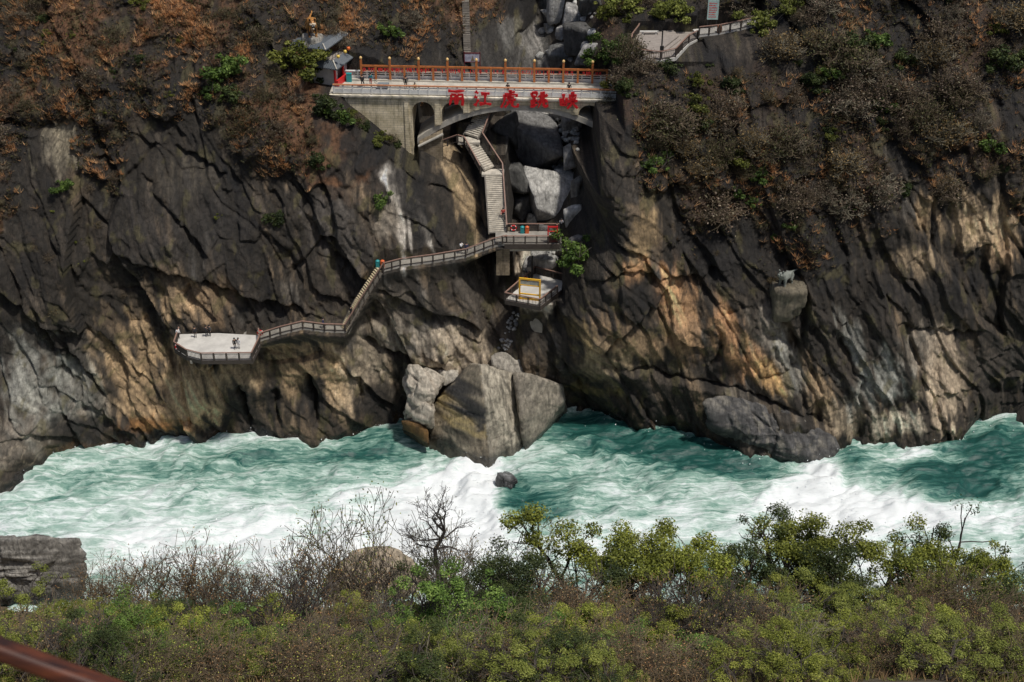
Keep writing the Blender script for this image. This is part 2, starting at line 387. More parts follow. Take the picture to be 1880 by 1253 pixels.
# ---- benches cut for decks and paths (X, Z box, everything nearer than Y is cut back) and made ground below them
def cut(x0, x1, z0, z1, Yb, soft=0.8):
    global FACE
    w = smooth(x0 - soft, x0, GX) * (1 - smooth(x1, x1 + soft, GX)) * smooth(z0 - 0.25, z0, GZ) * (1 - smooth(z1, z1 + 1.6, GZ))
    FACE = np.where(w > 0, FACE + w * np.maximum(0, Yb - FACE), FACE)
def fill(x0, x1, z0, z1, Yf, soft=0.8):
    global FACE
    w = smooth(x0 - soft, x0, GX) * (1 - smooth(x1, x1 + soft, GX)) * (1 - smooth(z1 - 0.1, z1 + 0.05, GZ)) * smooth(z0, z1, GZ) ** 0.5
    FACE = FACE - w * np.maximum(0, FACE - Yf)
def path_bench(P, wback, wfront, head=2.4, drop=3.5):
    """P: list of centre points (x,y,z) monotonic in x"""
    global FACE
    P = sorted(P, key=lambda p: p[0]); xs = [p[0] for p in P]
    zf = np.interp(gx, xs, [p[2] for p in P])[None, :]; yc = np.interp(gx, xs, [p[1] for p in P])[None, :]
    inx = ((gx > xs[0]) & (gx < xs[-1]))[None, :]
    w = inx * smooth(-0.3, -0.1, GZ - zf) * (1 - smooth(head, head + 1.5, GZ - zf))
    FACE = FACE + w * np.maximum(0, yc + wback - FACE)
    w2 = inx * (1 - smooth(-0.25, -0.1, GZ - zf)) * smooth(-drop, -0.4, GZ - zf)
    FACE = FACE - w2 * np.maximum(0, FACE - (yc - wfront))
# ---- surveyed points of the built things (used for the benches here and by the builders below)
BR_Z = 40.6
BR_A = at_z(613, 171, BR_Z); BR_B = at_z(1138, 181, BR_Z)
MID_Z = 25.5
LOW_Z = 18.5
LOW_POLY = [at_z(a, b, LOW_Z) for a, b in ((927, 551), (991, 563), (1031, 532), (1033, 516), (982, 503))]
PLAT_Z = 14.1
PLAT_POLY = [at_z(a, b, PLAT_Z) for a, b in ((321, 641), (343, 655), (370, 662), (463, 661), (477, 632), (476, 616), (400, 612), (330, 614))]
UP_Z = 46.2
UP_POLY = [at_z(a, b, UP_Z) for a, b in ((1158, 97), (1180, 108), (1212, 111), (1240, 105), (1252, 92), (1264, 80), (1280, 72), (1277, 52), (1236, 46), (1176, 52), (1172, 62), (1160, 78))]
# flights of the upper stair
ST0 = at_y(893, 200, 182.5); ST1 = at_y(861, 257, 179.0); ST2 = at_y(905, 316, 175.4); ST3 = at_z(914, 427, MID_Z)
# walkway from the middle deck down to the river platform
WK = [at_z(930, 446, MID_Z), at_y(905, 452, 166.2), at_y(855, 471, 165.6), at_y(795, 481, 165.2), at_y(735, 489, 164.8), at_y(704, 497, 164.4)]
WS = [WK[-1], at_y(668, 553, 162.9), at_y(634, 609, 161.2)]
WL2 = [WS[-1], at_y(596, 608, 160.9), at_y(556, 603, 161.0), at_y(515, 613, 160.6), at_y(477, 625, 159.9)]
PATH_R = [at_y(1283, 66, 186.0), at_y(1320, 62, 186.6), at_y(1360, 54, 187.4), at_y(1404, 42, 188.4)]

# ---- cut the benches
cut(BR_A.x - 3.5, at_y(1122, 170, 180).x, BR_Z - 0.2, BR_Z + 3.6, 187.0, 1.2)
ax0 = at_y(768, 230, 181).x; ax1 = at_y(1080, 230, 181).x
cut(ax0, ax1, 33.5, 40.5, 189.5, 1.0)
for i_ in range(32): cut(at_y(632 + i_ * 4, 200, 181).x, at_y(632 + i_ * 4 + 6, 200, 181).x, 39.9 - i_ * 0.26, 40.5, 181.9, 0.7)
fill(BR_A.x - 5, BR_A.x + 1.2, 36, BR_Z - 0.1, 180.4, 1.0)
fill(-2.3, -0.1, MID_Z - 12, MID_Z - 3.3, 166.6, 0.7)
cut(-1.6, 6.9, MID_Z - 1.4, MID_Z + 2.6, 170.0, 0.5)
xs = [p.x for p in LOW_POLY]; cut(min(xs) - 0.4, max(xs) - 0.3, LOW_Z - 0.4, LOW_Z + 2.4, max(p.y for p in LOW_POLY) + 0.3, 0.5)
fill(at_y(955, 560, 163).x, at_y(1015, 560, 163).x, LOW_Z - 7, LOW_Z - 0.6, LOW_POLY[1].y + 1.6, 0.6)
xs = [p.x for p in PLAT_POLY]; cut(min(xs) + 0.4, max(xs), PLAT_Z - 0.3, PLAT_Z + 2.3, PLAT_POLY[6].y + 0.2, 0.8)
xs = [p.x for p in UP_POLY]; cut(min(xs) - 0.2, max(xs) + 0.2, UP_Z - 0.2, UP_Z + 1.8, 189.0, 0.6)
fill(min(xs) - 0.5, max(xs) + 1.0, UP_Z - 5, UP_Z - 0.5, min(p.y for p in UP_POLY) + 1.2, 1.0)
path_bench([(p.x, p.y, p.z) for p in WK], 2.0, 0.7); path_bench([(p.x, p.y, p.z) for p in WL2], 1.6, 0.7, 2.2)
path_bench([(p.x, p.y, p.z) for p in WS], 1.7, 0.5, 2.2)
path_bench([(p.x, p.y, p.z) for p in PATH_R], 3.2, 0.5, 2.2)
# trenches for the upper stair: ground falls below the flights
for a, b, w in ((ST0, ST1, 1.5), (ST1, ST2, 1.5), (ST2, ST3, 1.6)):
    if abs(b.z - a.z) > 0:
        t = np.clip((GZ - a.z) / (b.z - a.z), 0, 1); xc = a.x + t * (b.x - a.x); yc = a.y + t * (b.y - a.y)
        w_ = (1 - smooth(w, w + 0.9, np.abs(GX - xc))) * ((GZ > min(a.z, b.z) - 0.6) & (GZ < max(a.z, b.z) + 1.6))
        FACE = FACE + w_ * np.maximum(0, yc + 1.0 - FACE)
        FACE = FACE - w_ * np.maximum(0, FACE - yc - 2.2)

# ---- rock colours: strata, desert varnish, tan and rusty faces, blue-grey folds, wet foot, painted shade
def mixc(C, col, w): return C + (np.array(col) - C) * np.clip(w, 0, 1)[..., None]
C = np.zeros(GX.shape + (3,))
st = fbm(U / 3.0, V / 26, 4, 401); st2 = fbm(U / 0.55, V / 9, 4, 402); blot = fbm(GX / 9, GZ / 9, 4, 403); drip = fbm(GX / 1.6, GZ / 14, 4, 404)
C[:] = (0.085, 0.073, 0.060)
C = mixc(C, (0.19, 0.15, 0.105), smooth(0.0, 0.6, st + 0.45 * blot))
C = mixc(C, (0.105, 0.108, 0.108), smooth(0.1, 0.5, blot - 0.2 * st) * 0.7)
C = mixc(C, (0.044, 0.037, 0.027), smooth(0.0, 0.4, drip + 0.6 * blot + np.clip((GZ - 22) / 40, -.15, .3)) * 0.85)
C = C * (0.62 + 0.30 * np.clip(st2, -1, 1))[..., None] * (0.7 + 0.6 * _hash(bed1, bed1 * 0 + 3, 5))[..., None] * (0.8 + 0.4 * _hash(bed2, bed2 * 0 + 3, 6))[..., None]
C = mixc(C, (0.032, 0.027, 0.020), smooth(0.06, 0.2, fbm(GX / 1.2 + 0.25 * GZ / 1.2, GZ / 11, 4, 405) + 0.6 * fbm(GX / 12, GZ / 8, 3, 406)) * smooth(8, 20, GZ + 4 * blot) * 0.8)
# patches: (px, py, half-width m, half-height m, lean deg, colour, weight)
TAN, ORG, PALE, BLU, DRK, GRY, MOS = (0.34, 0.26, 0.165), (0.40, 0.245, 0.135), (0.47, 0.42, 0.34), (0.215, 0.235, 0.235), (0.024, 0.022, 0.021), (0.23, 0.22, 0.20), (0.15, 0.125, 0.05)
PATCH = [(120,760,7,3,-20,GRY,.6),(350,700,6,6,10,TAN,.7),(430,690,5,3,0,(0.28,0.225,0.15),.7),(640,720,4,3,20,(0.3,0.26,0.2),.7),(30,800,4,4,0,GRY,.6),(720,620,6,2.5,-15,(0.27,0.25,0.215),.7),(1120,640,5,4,15,(0.27,0.21,0.14),.7),(1500,720,2.2,5,28,(0.26,0.2,0.13),.7),(1560,770,4,3,10,(0.3,0.26,0.2),.7),(250,700,6,7,20,TAN,.8),(310,760,7,3.5,0,TAN,.75),(270,790,5,1.6,0,(0.26,0.13,0.04),.8),(60,700,5,6,20,BLU,.7),(140,720,3.5,6,25,BLU,.7),(330,540,5,4,-30,TAN,.75),(390,560,4,3,0,(0.29,0.215,0.14),.7),
         (540,680,6,4,0,TAN,.8),(520,640,6,1.2,0,TAN,.7),(600,690,4,5,10,TAN,.7),(680,680,4,5,20,(0.26,0.235,0.19),.7),(760,630,5,3,0,GRY,.7),(850,640,5,3,-20,PALE,.5),(820,670,5,1.6,0,(0.38,0.34,0.28),.8),
         (440,740,2,4,0,DRK,.9),(500,740,1.3,5,0,DRK,.9),(575,750,1.8,5,0,DRK,.95),(690,740,2,3,0,DRK,.7),(150,785,4,1.6,-20,DRK,.8),(48,480,1.3,4.5,0,DRK,.9),  # cave shade and a column's shadow painted black; the waterline patch is wet rock
         (1180,440,2,6,-12,(0.30,0.23,0.135),.75),(1175,500,3.5,2.0,-10,ORG,.95),(1235,540,3.5,5,14,ORG,.95),(1140,590,4,3.0,20,(0.30,0.22,0.14),.7),(1200,640,7,3,0,(0.27,0.205,0.13),.75),(1260,610,4,5,28,(0.29,0.195,0.115),.7),
         (1175,560,4,4.5,10,DRK,.92),(1340,610,1.8,4,25,ORG,.95),(1370,670,3.2,3,25,ORG,.9),(1420,700,2,3,25,(0.40,0.27,0.13),.9),(1320,690,3,2,0,DRK,.7),(1420,610,2.5,4,28,GRY,.7),(1450,680,1.8,4,28,BLU,.7),
         (1620,700,5,4,28,BLU,.9),(1560,620,1.6,4,28,BLU,.8),(1640,780,4,2,10,(0.40,0.385,0.33),.85),(1735,700,3.6,6.5,14,(0.37,0.32,0.255),.95),(1680,640,3,3,28,GRY,.5),(1820,680,4,7,12,(0.062,0.055,0.048),.8),
         (1690,490,3.6,2.6,0,(0.33,0.27,0.19),.85),(1800,420,6,3.4,-15,(0.36,0.29,0.2),.85),(1840,470,3.4,3,-10,(0.35,0.26,0.17),.8),(1700,400,2.2,2.4,25,TAN,.7),(1750,535,9,2.4,0,DRK,.6),(1500,480,5,5,0,DRK,.8),(1330,470,6,4,0,DRK,.8),(1290,440,5,5,0,DRK,.75),(1090,430,3,7,0,(0.05,0.046,0.04),.7),  # dark streak on the gully's right wall is its shade, put into the colour
         (1450,545,1.8,2.6,0,(0.30,0.255,0.165),.85),(1100,680,4,3,0,(0.20,0.175,0.12),.7),(1085,720,5,1.2,12,MOS,.8),(1060,610,3,2,0,MOS,.5),
         (700,308,.4,2.5,28,(0.42,0.43,0.43),.8),(788,432,.35,3,22,(0.42,0.43,0.42),.8),(765,395,.3,2.5,30,(0.42,0.43,0.42),.7),(728,352,.5,2,15,(0.42,0.43,0.42),.7),(746,262,.5,1.2,0,(0.45,0.45,0.44),.7),(712,320,.7,3,22,(0.5,0.51,0.51),.8),(738,400,.6,6,6,(0.46,0.46,0.45),.75),(752,410,.35,4,8,(0.46,0.46,0.45),.7),(780,415,.55,4,22,(0.45,0.45,0.43),.75),(715,390,2.2,4,0,(0.22,0.21,0.19),.6),(770,400,2,5,20,DRK,.85),(745,350,1.6,4,20,DRK,.7),(845,350,1.7,7,28,(0.31,0.245,0.155),.9),(815,290,1.4,2,0,(0.28,0.23,0.16),.8),
         (965,70,5,6,32,(0.12,0.125,0.13),.9),(985,60,.3,5,34,(0.22,0.225,0.23),.6),(905,90,3,5,32,(0.05,0.05,0.05),.8),(960,10,4,3,30,(0.13,0.138,0.142),.8),(985,500,3,2.4,0,(0.45,0.44,0.41),.85),(880,520,4,4,10,(0.12,0.11,0.10),.6),(720,560,5,3,0,(0.2,0.185,0.16),.5),
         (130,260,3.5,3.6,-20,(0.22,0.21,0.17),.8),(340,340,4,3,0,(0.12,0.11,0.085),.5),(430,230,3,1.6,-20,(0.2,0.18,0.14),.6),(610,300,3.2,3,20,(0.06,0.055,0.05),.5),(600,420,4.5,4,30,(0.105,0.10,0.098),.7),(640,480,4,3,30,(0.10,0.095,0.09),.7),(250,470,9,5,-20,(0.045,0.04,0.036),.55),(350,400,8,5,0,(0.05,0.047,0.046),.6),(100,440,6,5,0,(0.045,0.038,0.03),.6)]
edge = fbm(GX / 2.4, GZ / 2.4, 4, 501) * 0.32 + 0.3 * fbm(U / 1.2, V / 8, 3, 502) + 0.55 * fbm(GX / 1.1 + 0.2 * GZ, GZ / 9, 4, 503)
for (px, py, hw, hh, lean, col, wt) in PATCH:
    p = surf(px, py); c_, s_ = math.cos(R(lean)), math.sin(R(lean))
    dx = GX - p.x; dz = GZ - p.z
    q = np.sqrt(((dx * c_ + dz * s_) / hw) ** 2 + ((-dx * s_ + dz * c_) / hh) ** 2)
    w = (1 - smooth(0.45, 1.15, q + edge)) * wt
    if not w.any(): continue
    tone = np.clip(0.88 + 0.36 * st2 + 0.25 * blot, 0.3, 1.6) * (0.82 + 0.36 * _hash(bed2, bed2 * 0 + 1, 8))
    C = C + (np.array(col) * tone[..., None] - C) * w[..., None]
# pale calcite veins near the water
vein = np.exp(-(np.abs(fbm(U / 4 + 3, V / 5, 3, 601)) / 0.03) ** 2) * smooth(0.1, 0.4, fbm(GX / 10, GZ / 10, 2, 602)) * (1 - VEG)
C = mixc(C, (0.30, 0.27, 0.22), vein * 0.35 * smooth(14, 6, GZ))
# soil, leaf litter and dead grass on the scrub slopes
soil = np.zeros_like(C); sn = fbm(GX / 3, GZ / 3, 5, 611); sn2 = fbm(GX / 11, GZ / 9, 3, 612)
lsl = smooth(10, -6, GX); soil[:] = (0.034, 0.026, 0.020); soil = mixc(soil, (0.15, 0.076, 0.036), smooth(0.0, 0.5, sn2 + 0.5 * sn) * (0.25 + 0.55 * lsl)); soil = mixc(soil, (0.016, 0.015, 0.013), smooth(0.0, 0.4, sn - sn2) * 0.85)
VEGC = VEG * smooth(-0.5, 0.2, sn + 0.35)
C = C + (soil - C) * VEGC[..., None]
# moss and lichen flecks
C = mixc(C, (0.10, 0.095, 0.04), smooth(0.35, 0.6, fbm(GX / 2.1, GZ / 2.8, 4, 621)) * 0.5)
rw = fbm(GX / 2.5, GZ / 2.5, 3, 631)
wet = 1 - smooth(-0.3, 1.3, GZ + rw * 1.4 + 1.1 * smooth(0, -12, GX))
C = C * (1 - 0.62 * wet)[..., None] + np.array((0.05, 0.026, 0.008)) * (wet * smooth(0, 0.5, blot))[..., None]
lum_ = C.mean(-1); C = C * np.clip((lum_ / 0.105) ** 0.48, 0.36, 1.55)[..., None]; C = np.clip(C * np.array((1.08, 0.98, 0.86)), 0.006, 0.55)
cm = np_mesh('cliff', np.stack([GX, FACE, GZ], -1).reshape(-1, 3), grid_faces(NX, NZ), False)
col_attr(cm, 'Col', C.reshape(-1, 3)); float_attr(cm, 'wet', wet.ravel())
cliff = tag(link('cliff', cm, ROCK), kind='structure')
def face_at(px, py): return surf(px, py, FACE)
def face_y(x, z): return float(bil(FACE, np.array([x]), np.array([z]))[0])

# ---- river
RX0, RX1, RY0, RY1 = -92.0, 92.0, 112.0, 172.0
NRX, NRY = 700, 230
rx = np.linspace(RX0, RX1, NRX); ry = np.linspace(RY0, RY1, NRY); QX, QY = np.meshgrid(rx, ry)
def rp(px, py): p = at_z(px, py, 0.5); return p.x, p.y
def seg_dist(ax, ay, bx, by):
    dx, dy = bx - ax, by - ay; t = np.clip(((QX - ax) * dx + (QY - ay) * dy) / (dx * dx + dy * dy), 0, 1)
    return np.hypot(QX - ax - t * dx, QY - ay - t * dy), t
wqx = fbm(QX / 13, QY / 9, 3, 701) * 2.2; wqy = fbm(QX / 13 + 5, QY / 9, 3, 702) * 2.0
FL = (QX + wqx) * 0.97 + (QY + wqy) * 0.25; FC = -(QX + wqx) * 0.25 + (QY + wqy) * 0.97    # along / across the flow
sig0 = lambda v: 1 / (1 + np.exp(-np.clip(v, -30, 30)))
foam = 0.50 + 0.05 * sig0(-(QX + 6) / 5)
def fblob(px, py, hw, hh, w, lean=0):
    global foam
    x, y = rp(px, py); c_, s_ = math.cos(R(lean)), math.sin(R(lean)); dx = QX + wqx * 0.5 - x; dy = QY + wqy * 0.5 - y
    q = ((dx * c_ + dy * s_) / hw) ** 2 + ((-dx * s_ + dy * c_) / hh) ** 2
    foam = foam + w * np.exp(-q * 1.2)
for b in ((400,960,26,8,.20),(150,930,12,6,.06),(120,870,10,5,-.05),(330,860,14,4,-.16),(560,815,16,3.2,-.34),(690,790,6,4,-.36),(620,860,14,3,-.06),(760,900,9,8,.34),(850,890,5,5,.34),(885,905,1.6,9,.45,8),(900,870,2.5,3,.4),(945,905,3.2,7,-.22,10),(905,960,4,3,.3),
          (1180,800,13,4,-.62,-12),(1330,850,12,4.5,-.50,-8),(1080,770,7,3,-.4,-10),(1060,860,6,4,-.08),(960,920,5,7,-.32,-60),(1010,940,3,1.2,-.3,40),(930,850,5,2,.25,30),(1250,940,13,5,.12),(1400,900,8,3,.18),(1480,905,6,4,.4,40),(1600,930,14,5,.34),(1560,850,4,3,-.35),(1500,860,2.2,2,.5),
          (1640,850,6,1.6,.45,20),(1720,845,5,1.5,.4),(1820,830,10,6,-.62),(1740,890,9,4.5,-.6,-10),(1850,930,6,3,.1),(1780,960,10,3,.2),(1450,980,12,4,.15),(700,1000,22,5,.3),(1000,1000,12,4,.2),(1700,1020,18,5,.15)):
    fblob(*b)
# milky streaks, boils and filaments
f_lo = fbm(FL / 14, FC / 4.5, 4, 711); f_mid = fbm(FL / 4.5, FC / 1.6, 4, 712); f_fil = ridge(FL / 5 + f_lo, FC / 2.4, 4, 713, 0.6)
foam = foam + 0.14 * f_lo + 0.10 * f_mid + 0.16 * (f_fil - 0.55)
wash = np.exp(-np.maximum(0, (bil(FACE, QX, np.zeros_like(QX)) - QY)) / 1.3)
foam = foam + 0.16 * wash * (f_mid > -0.1)
def sig(v): return 1 / (1 + np.exp(-np.clip(v, -30, 30)))
x1, y1 = rp(905, 845); x2, y2 = rp(880, 1000)
s1 = (QX - (x1 + (x2 - x1) * (y1 - QY) / max(1e-3, (y1 - y2)) * 1.0))
x3, y3 = rp(1530, 840); x4, y4 = rp(1640, 1000)
s2 = (QX - (x3 + (x4 - x3) * (y3 - QY) / (y3 - y4)))
H = 1.5 * sig(s1 / 1.3) + 1.1 * sig(s2 / 1.6) - 1.5
H += fbm(FL / 7, FC / 4, 4, 721) * 1.0 + fbm(FL / 2.2, FC / 1.0, 3, 722) * 0.2 + 0.22 * (f_fil - 0.6)
H += 0.5 * np.exp(-(s1 + 3) ** 2 / 6) * (1 + f_mid) + 0.5 * np.exp(-(s2 + 4) ** 2 / 9) * (1 + f_mid)
foam += 0.20 * np.exp(-(s1 + 2.5) ** 2 / 8) + 0.22 * np.exp(-(s2 + 4) ** 2 / 14)
QZ = np.clip(H, -2.4, 1.8)
rm = np_mesh('river', np.stack([QX, QY, QZ], -1).reshape(-1, 3), grid_faces(NRX, NRY))
float_attr(rm, 'foam', np.clip(foam, 0, 1).ravel())
def water_mat():
    m, nt, b = new_mat('river_water'); N = nt.nodes; L = nt.links
    at = N.new('ShaderNodeAttribute'); at.attribute_name = 'foam'; geo = N.new('ShaderNodeNewGeometry')
    mp = N.new('ShaderNodeMapping'); mp.inputs['Rotation'].default_value = (0, 0, R(-14)); mp.inputs['Scale'].default_value = (0.42, 1.5, 1.0)
    L.new(geo.outputs['Position'], mp.inputs['Vector'])
    wn_ = N.new('ShaderNodeTexNoise'); wn_.inputs['Scale'].default_value = 0.35; wn_.inputs['Detail'].default_value = 4; L.new(mp.outputs[0], wn_.inputs['Vector'])
    ad = N.new('ShaderNodeVectorMath'); ad.operation = 'MULTIPLY_ADD'; ad.inputs[1].default_value = (1.3, 1.3, 1.3)
    L.new(wn_.outputs['Color'], ad.inputs[0]); L.new(mp.outputs[0], ad.inputs[2])
    n1 = N.new('ShaderNodeTexNoise'); n1.inputs['Scale'].default_value = 0.8; n1.inputs['Detail'].default_value = 10; n1.inputs['Roughness'].default_value = 0.76; L.new(ad.outputs[0], n1.inputs['Vector'])
    n2 = N.new('ShaderNodeTexNoise'); n2.inputs['Scale'].default_value = 0.62; n2.inputs['Detail'].default_value = 7; n2.inputs['Roughness'].default_value = 0.6; n2.inputs['Distortion'].default_value = 0.35
    mp2 = N.new('ShaderNodeMapping'); mp2.inputs['Scale'].default_value = (0.42, 1.15, 1.0); L.new(ad.outputs[0], mp2.inputs['Vector']); L.new(mp2.outputs[0], n2.inputs['Vector'])
    fa_ = N.new('ShaderNodeMath'); fa_.operation = 'SUBTRACT'; fa_.inputs[1].default_value = 0.5; L.new(n2.outputs['Fac'], fa_.inputs[0])
    fb_ = N.new('ShaderNodeMath'); fb_.operation = 'ABSOLUTE'; L.new(fa_.outputs[0], fb_.inputs[0])
    fc_ = N.new('ShaderNodeMath'); fc_.operation = 'MULTIPLY_ADD'; fc_.use_clamp = True; fc_.inputs[1].default_value = -13.0; fc_.inputs[2].default_value = 1.0; L.new(fb_.outputs[0], fc_.inputs[0])
    m1 = N.new('ShaderNodeMath'); m1.operation = 'MULTIPLY_ADD'; m1.inputs[1].default_value = 0.72; L.new(n1.outputs['Fac'], m1.inputs[0]); L.new(at.outputs['Fac'], m1.inputs[2])
    m2 = N.new('ShaderNodeMath'); m2.operation = 'MULTIPLY_ADD'; m2.inputs[1].default_value = 0.22; L.new(fc_.outputs[0], m2.inputs[0]); L.new(m1.outputs[0], m2.inputs[2])
    mp4 = N.new('ShaderNodeMapping'); mp4.inputs['Rotation'].default_value = (0, 0, R(-14)); mp4.inputs['Scale'].default_value = (1.2, 3.6, 2.0); L.new(geo.outputs['Position'], mp4.inputs['Vector'])
    n4 = N.new('ShaderNodeTexNoise'); n4.inputs['Scale'].default_value = 1.3; n4.inputs['Detail'].default_value = 9; n4.inputs['Roughness'].default_value = 0.75; n4.inputs['Distortion'].default_value = 0.8; L.new(mp4.outputs[0], n4.inputs['Vector'])
    m4 = N.new('ShaderNodeMath'); m4.operation = 'MULTIPLY_ADD'; m4.inputs[1].default_value = 0.42; L.new(n4.outputs['Fac'], m4.inputs[0]); L.new(m2.outputs[0], m4.inputs[2])
    m3 = N.new('ShaderNodeMath'); m3.operation = 'SUBTRACT'; m3.inputs[1].default_value = 0.55; L.new(m4.outputs[0], m3.inputs[0])
    rp_ = N.new('ShaderNodeValToRGB'); cr = rp_.color_ramp
    cr.elements[0].position = 0.08; cr.elements[0].color = (0.011, 0.058, 0.050, 1)
    cr.elements[1].position = 0.98; cr.elements[1].color = (0.74, 0.77, 0.77, 1)
    for pos, c in ((0.25, (0.024, 0.10, 0.084, 1)), (0.41, (0.095, 0.205, 0.168, 1)), (0.56, (0.235, 0.36, 0.305, 1)), (0.72, (0.44, 0.545, 0.50, 1)), (0.87, (0.63, 0.70, 0.685, 1))):
        e = cr.elements.new(pos); e.color = c
    L.new(m3.outputs[0], rp_.inputs['Fac']); L.new(rp_.outputs['Color'], b.inputs['Base Color'])
    mr = N.new('ShaderNodeMapRange'); mr.inputs['From Min'].default_value = 0.3; mr.inputs['From Max'].default_value = 0.7; mr.inputs['To Min'].default_value = 0.3; mr.inputs['To Max'].default_value = 0.75
    L.new(m3.outputs[0], mr.inputs['Value']); L.new(mr.outputs[0], b.inputs['Roughness']); b.inputs['IOR'].default_value = 1.33
    bp = N.new('ShaderNodeBump'); bp.inputs['Strength'].default_value = 0.7; bp.inputs['Distance'].default_value = 0.16; L.new(m4.outputs[0], bp.inputs['Height']); L.new(bp.outputs['Normal'], b.inputs['Normal'])
    return m
river = tag(link('river', rm, water_mat()), kind='structure')

# flying spray over the chutes and along the rocks
rs = np.random.RandomState(3); n = 90000; jx = rs.randint(1, NRX - 1, n); jy = rs.randint(1, NRY - 1, n)
pw = 0.9 * np.exp(-(s1 + 1.5) ** 2 / 9) * (QY > 126) + 0.8 * np.exp(-(s2 + 3) ** 2 / 14) + 0.5 * wash * (QY > 140) + 0.10 * smooth(.55, .9, foam)
keep = rs.rand(n) < 0.35 * pw[jy, jx] * (0.2 + smooth(-.1, .3, f_mid))[jy, jx]; jx, jy = jx[keep][:14000], jy[keep][:14000]; n = len(jx)
B = np.stack([QX[jy, jx], QY[jy, jx], QZ[jy, jx]], 1) + np.stack([rs.normal(size=n) * .2, rs.normal(size=n) * .2, rs.rand(n) ** 2.2 * 1.1 * (0.25 + pw[jy, jx])], 1); sz = rs.uniform(.02, .075, (n, 1, 1))
tet = np.array([(1, 1, 1), (-1, -1, 1), (-1, 1, -1), (1, -1, -1)], float); Vt = (B[:, None, :] + tet[None] * sz * rs.uniform(.6, 1.3, (n, 4, 1))).reshape(-1, 3); b4 = np.arange(n)[:, None] * 4
Ft = np.concatenate([b4 + np.array([[0, 1, 2]]), b4 + np.array([[0, 3, 1]]), b4 + np.array([[0, 2, 3]]), b4 + np.array([[1, 3, 2]])])
tag(link('spray', np_mesh('spray', Vt, Ft, False), simple_mat('spray_white', (0.74, 0.77, 0.77), 0.6, 0.05, 2, 0)), 'white spray thrown up by the rapids', 'spray', None, 'stuff')

# ---- near slope under the camera
SY = [-14, 6, 20, 30, 38, 44, 50, 54, 58, 64, 74, 90, 108, 122, 128]
SZ = [112, 106, 92, 82.5, 75.2, 70.6, 66.4, 63.2, 57.5, 47, 32, 16, 6, 1.0, -3]
NSX, NSY = 260, 200
sx = np.linspace(-95, 95, NSX); sy = np.linspace(-14, 128, NSY); SXg, SYg = np.meshgrid(sx, sy)
def slope_z(x, y):
    x = np.asarray(x, float); y = np.asarray(y, float)
    k = np.interp(y, [10, 30, 60, 110], [0, .35, 1, 1])
    ys = y + 3.0 * noise2(x / 22, x * 0 + 3, 900) * k + 1.0 * noise2(x / 7, x * 0 + 8, 901) * k
    return np.interp(ys, SY, SZ) + k * (0.9 * fbm(x / 6, y / 6, 3, 902) + 0.25 * fbm(x / 1.4, y / 1.4, 3, 903))
SZg = slope_z(SXg, SYg)
sm = np_mesh('near_slope', np.stack([SXg, SYg, SZg], -1).reshape(-1, 3), grid_faces(NSX, NSY))
SOIL = simple_mat('slope_soil', (0.085, 0.062, 0.04), 0.95, 0.45, 0.7, 0.6, bscale=4, col2=(0.15, 0.115, 0.06))
slope = tag(link('near_slope', sm, SOIL), kind='structure')
# ================================================================== THINGS: bridge, decks, stairs, railings
def world_off(o):
    v = Vector((0, 0, 0))
    while o is not None: v = v + o.location; o = o.parent
    return v
_mb_build = MB.build
def _build(s, name, mat=None, parent=None, shade=False):
    if parent is not None:
        off = world_off(parent); s.v = [(p[0]-off.x, p[1]-off.y, p[2]-off.z) for p in s.v]
    return _mb_build(s, name, mat, parent, shade)
MB.build = _build

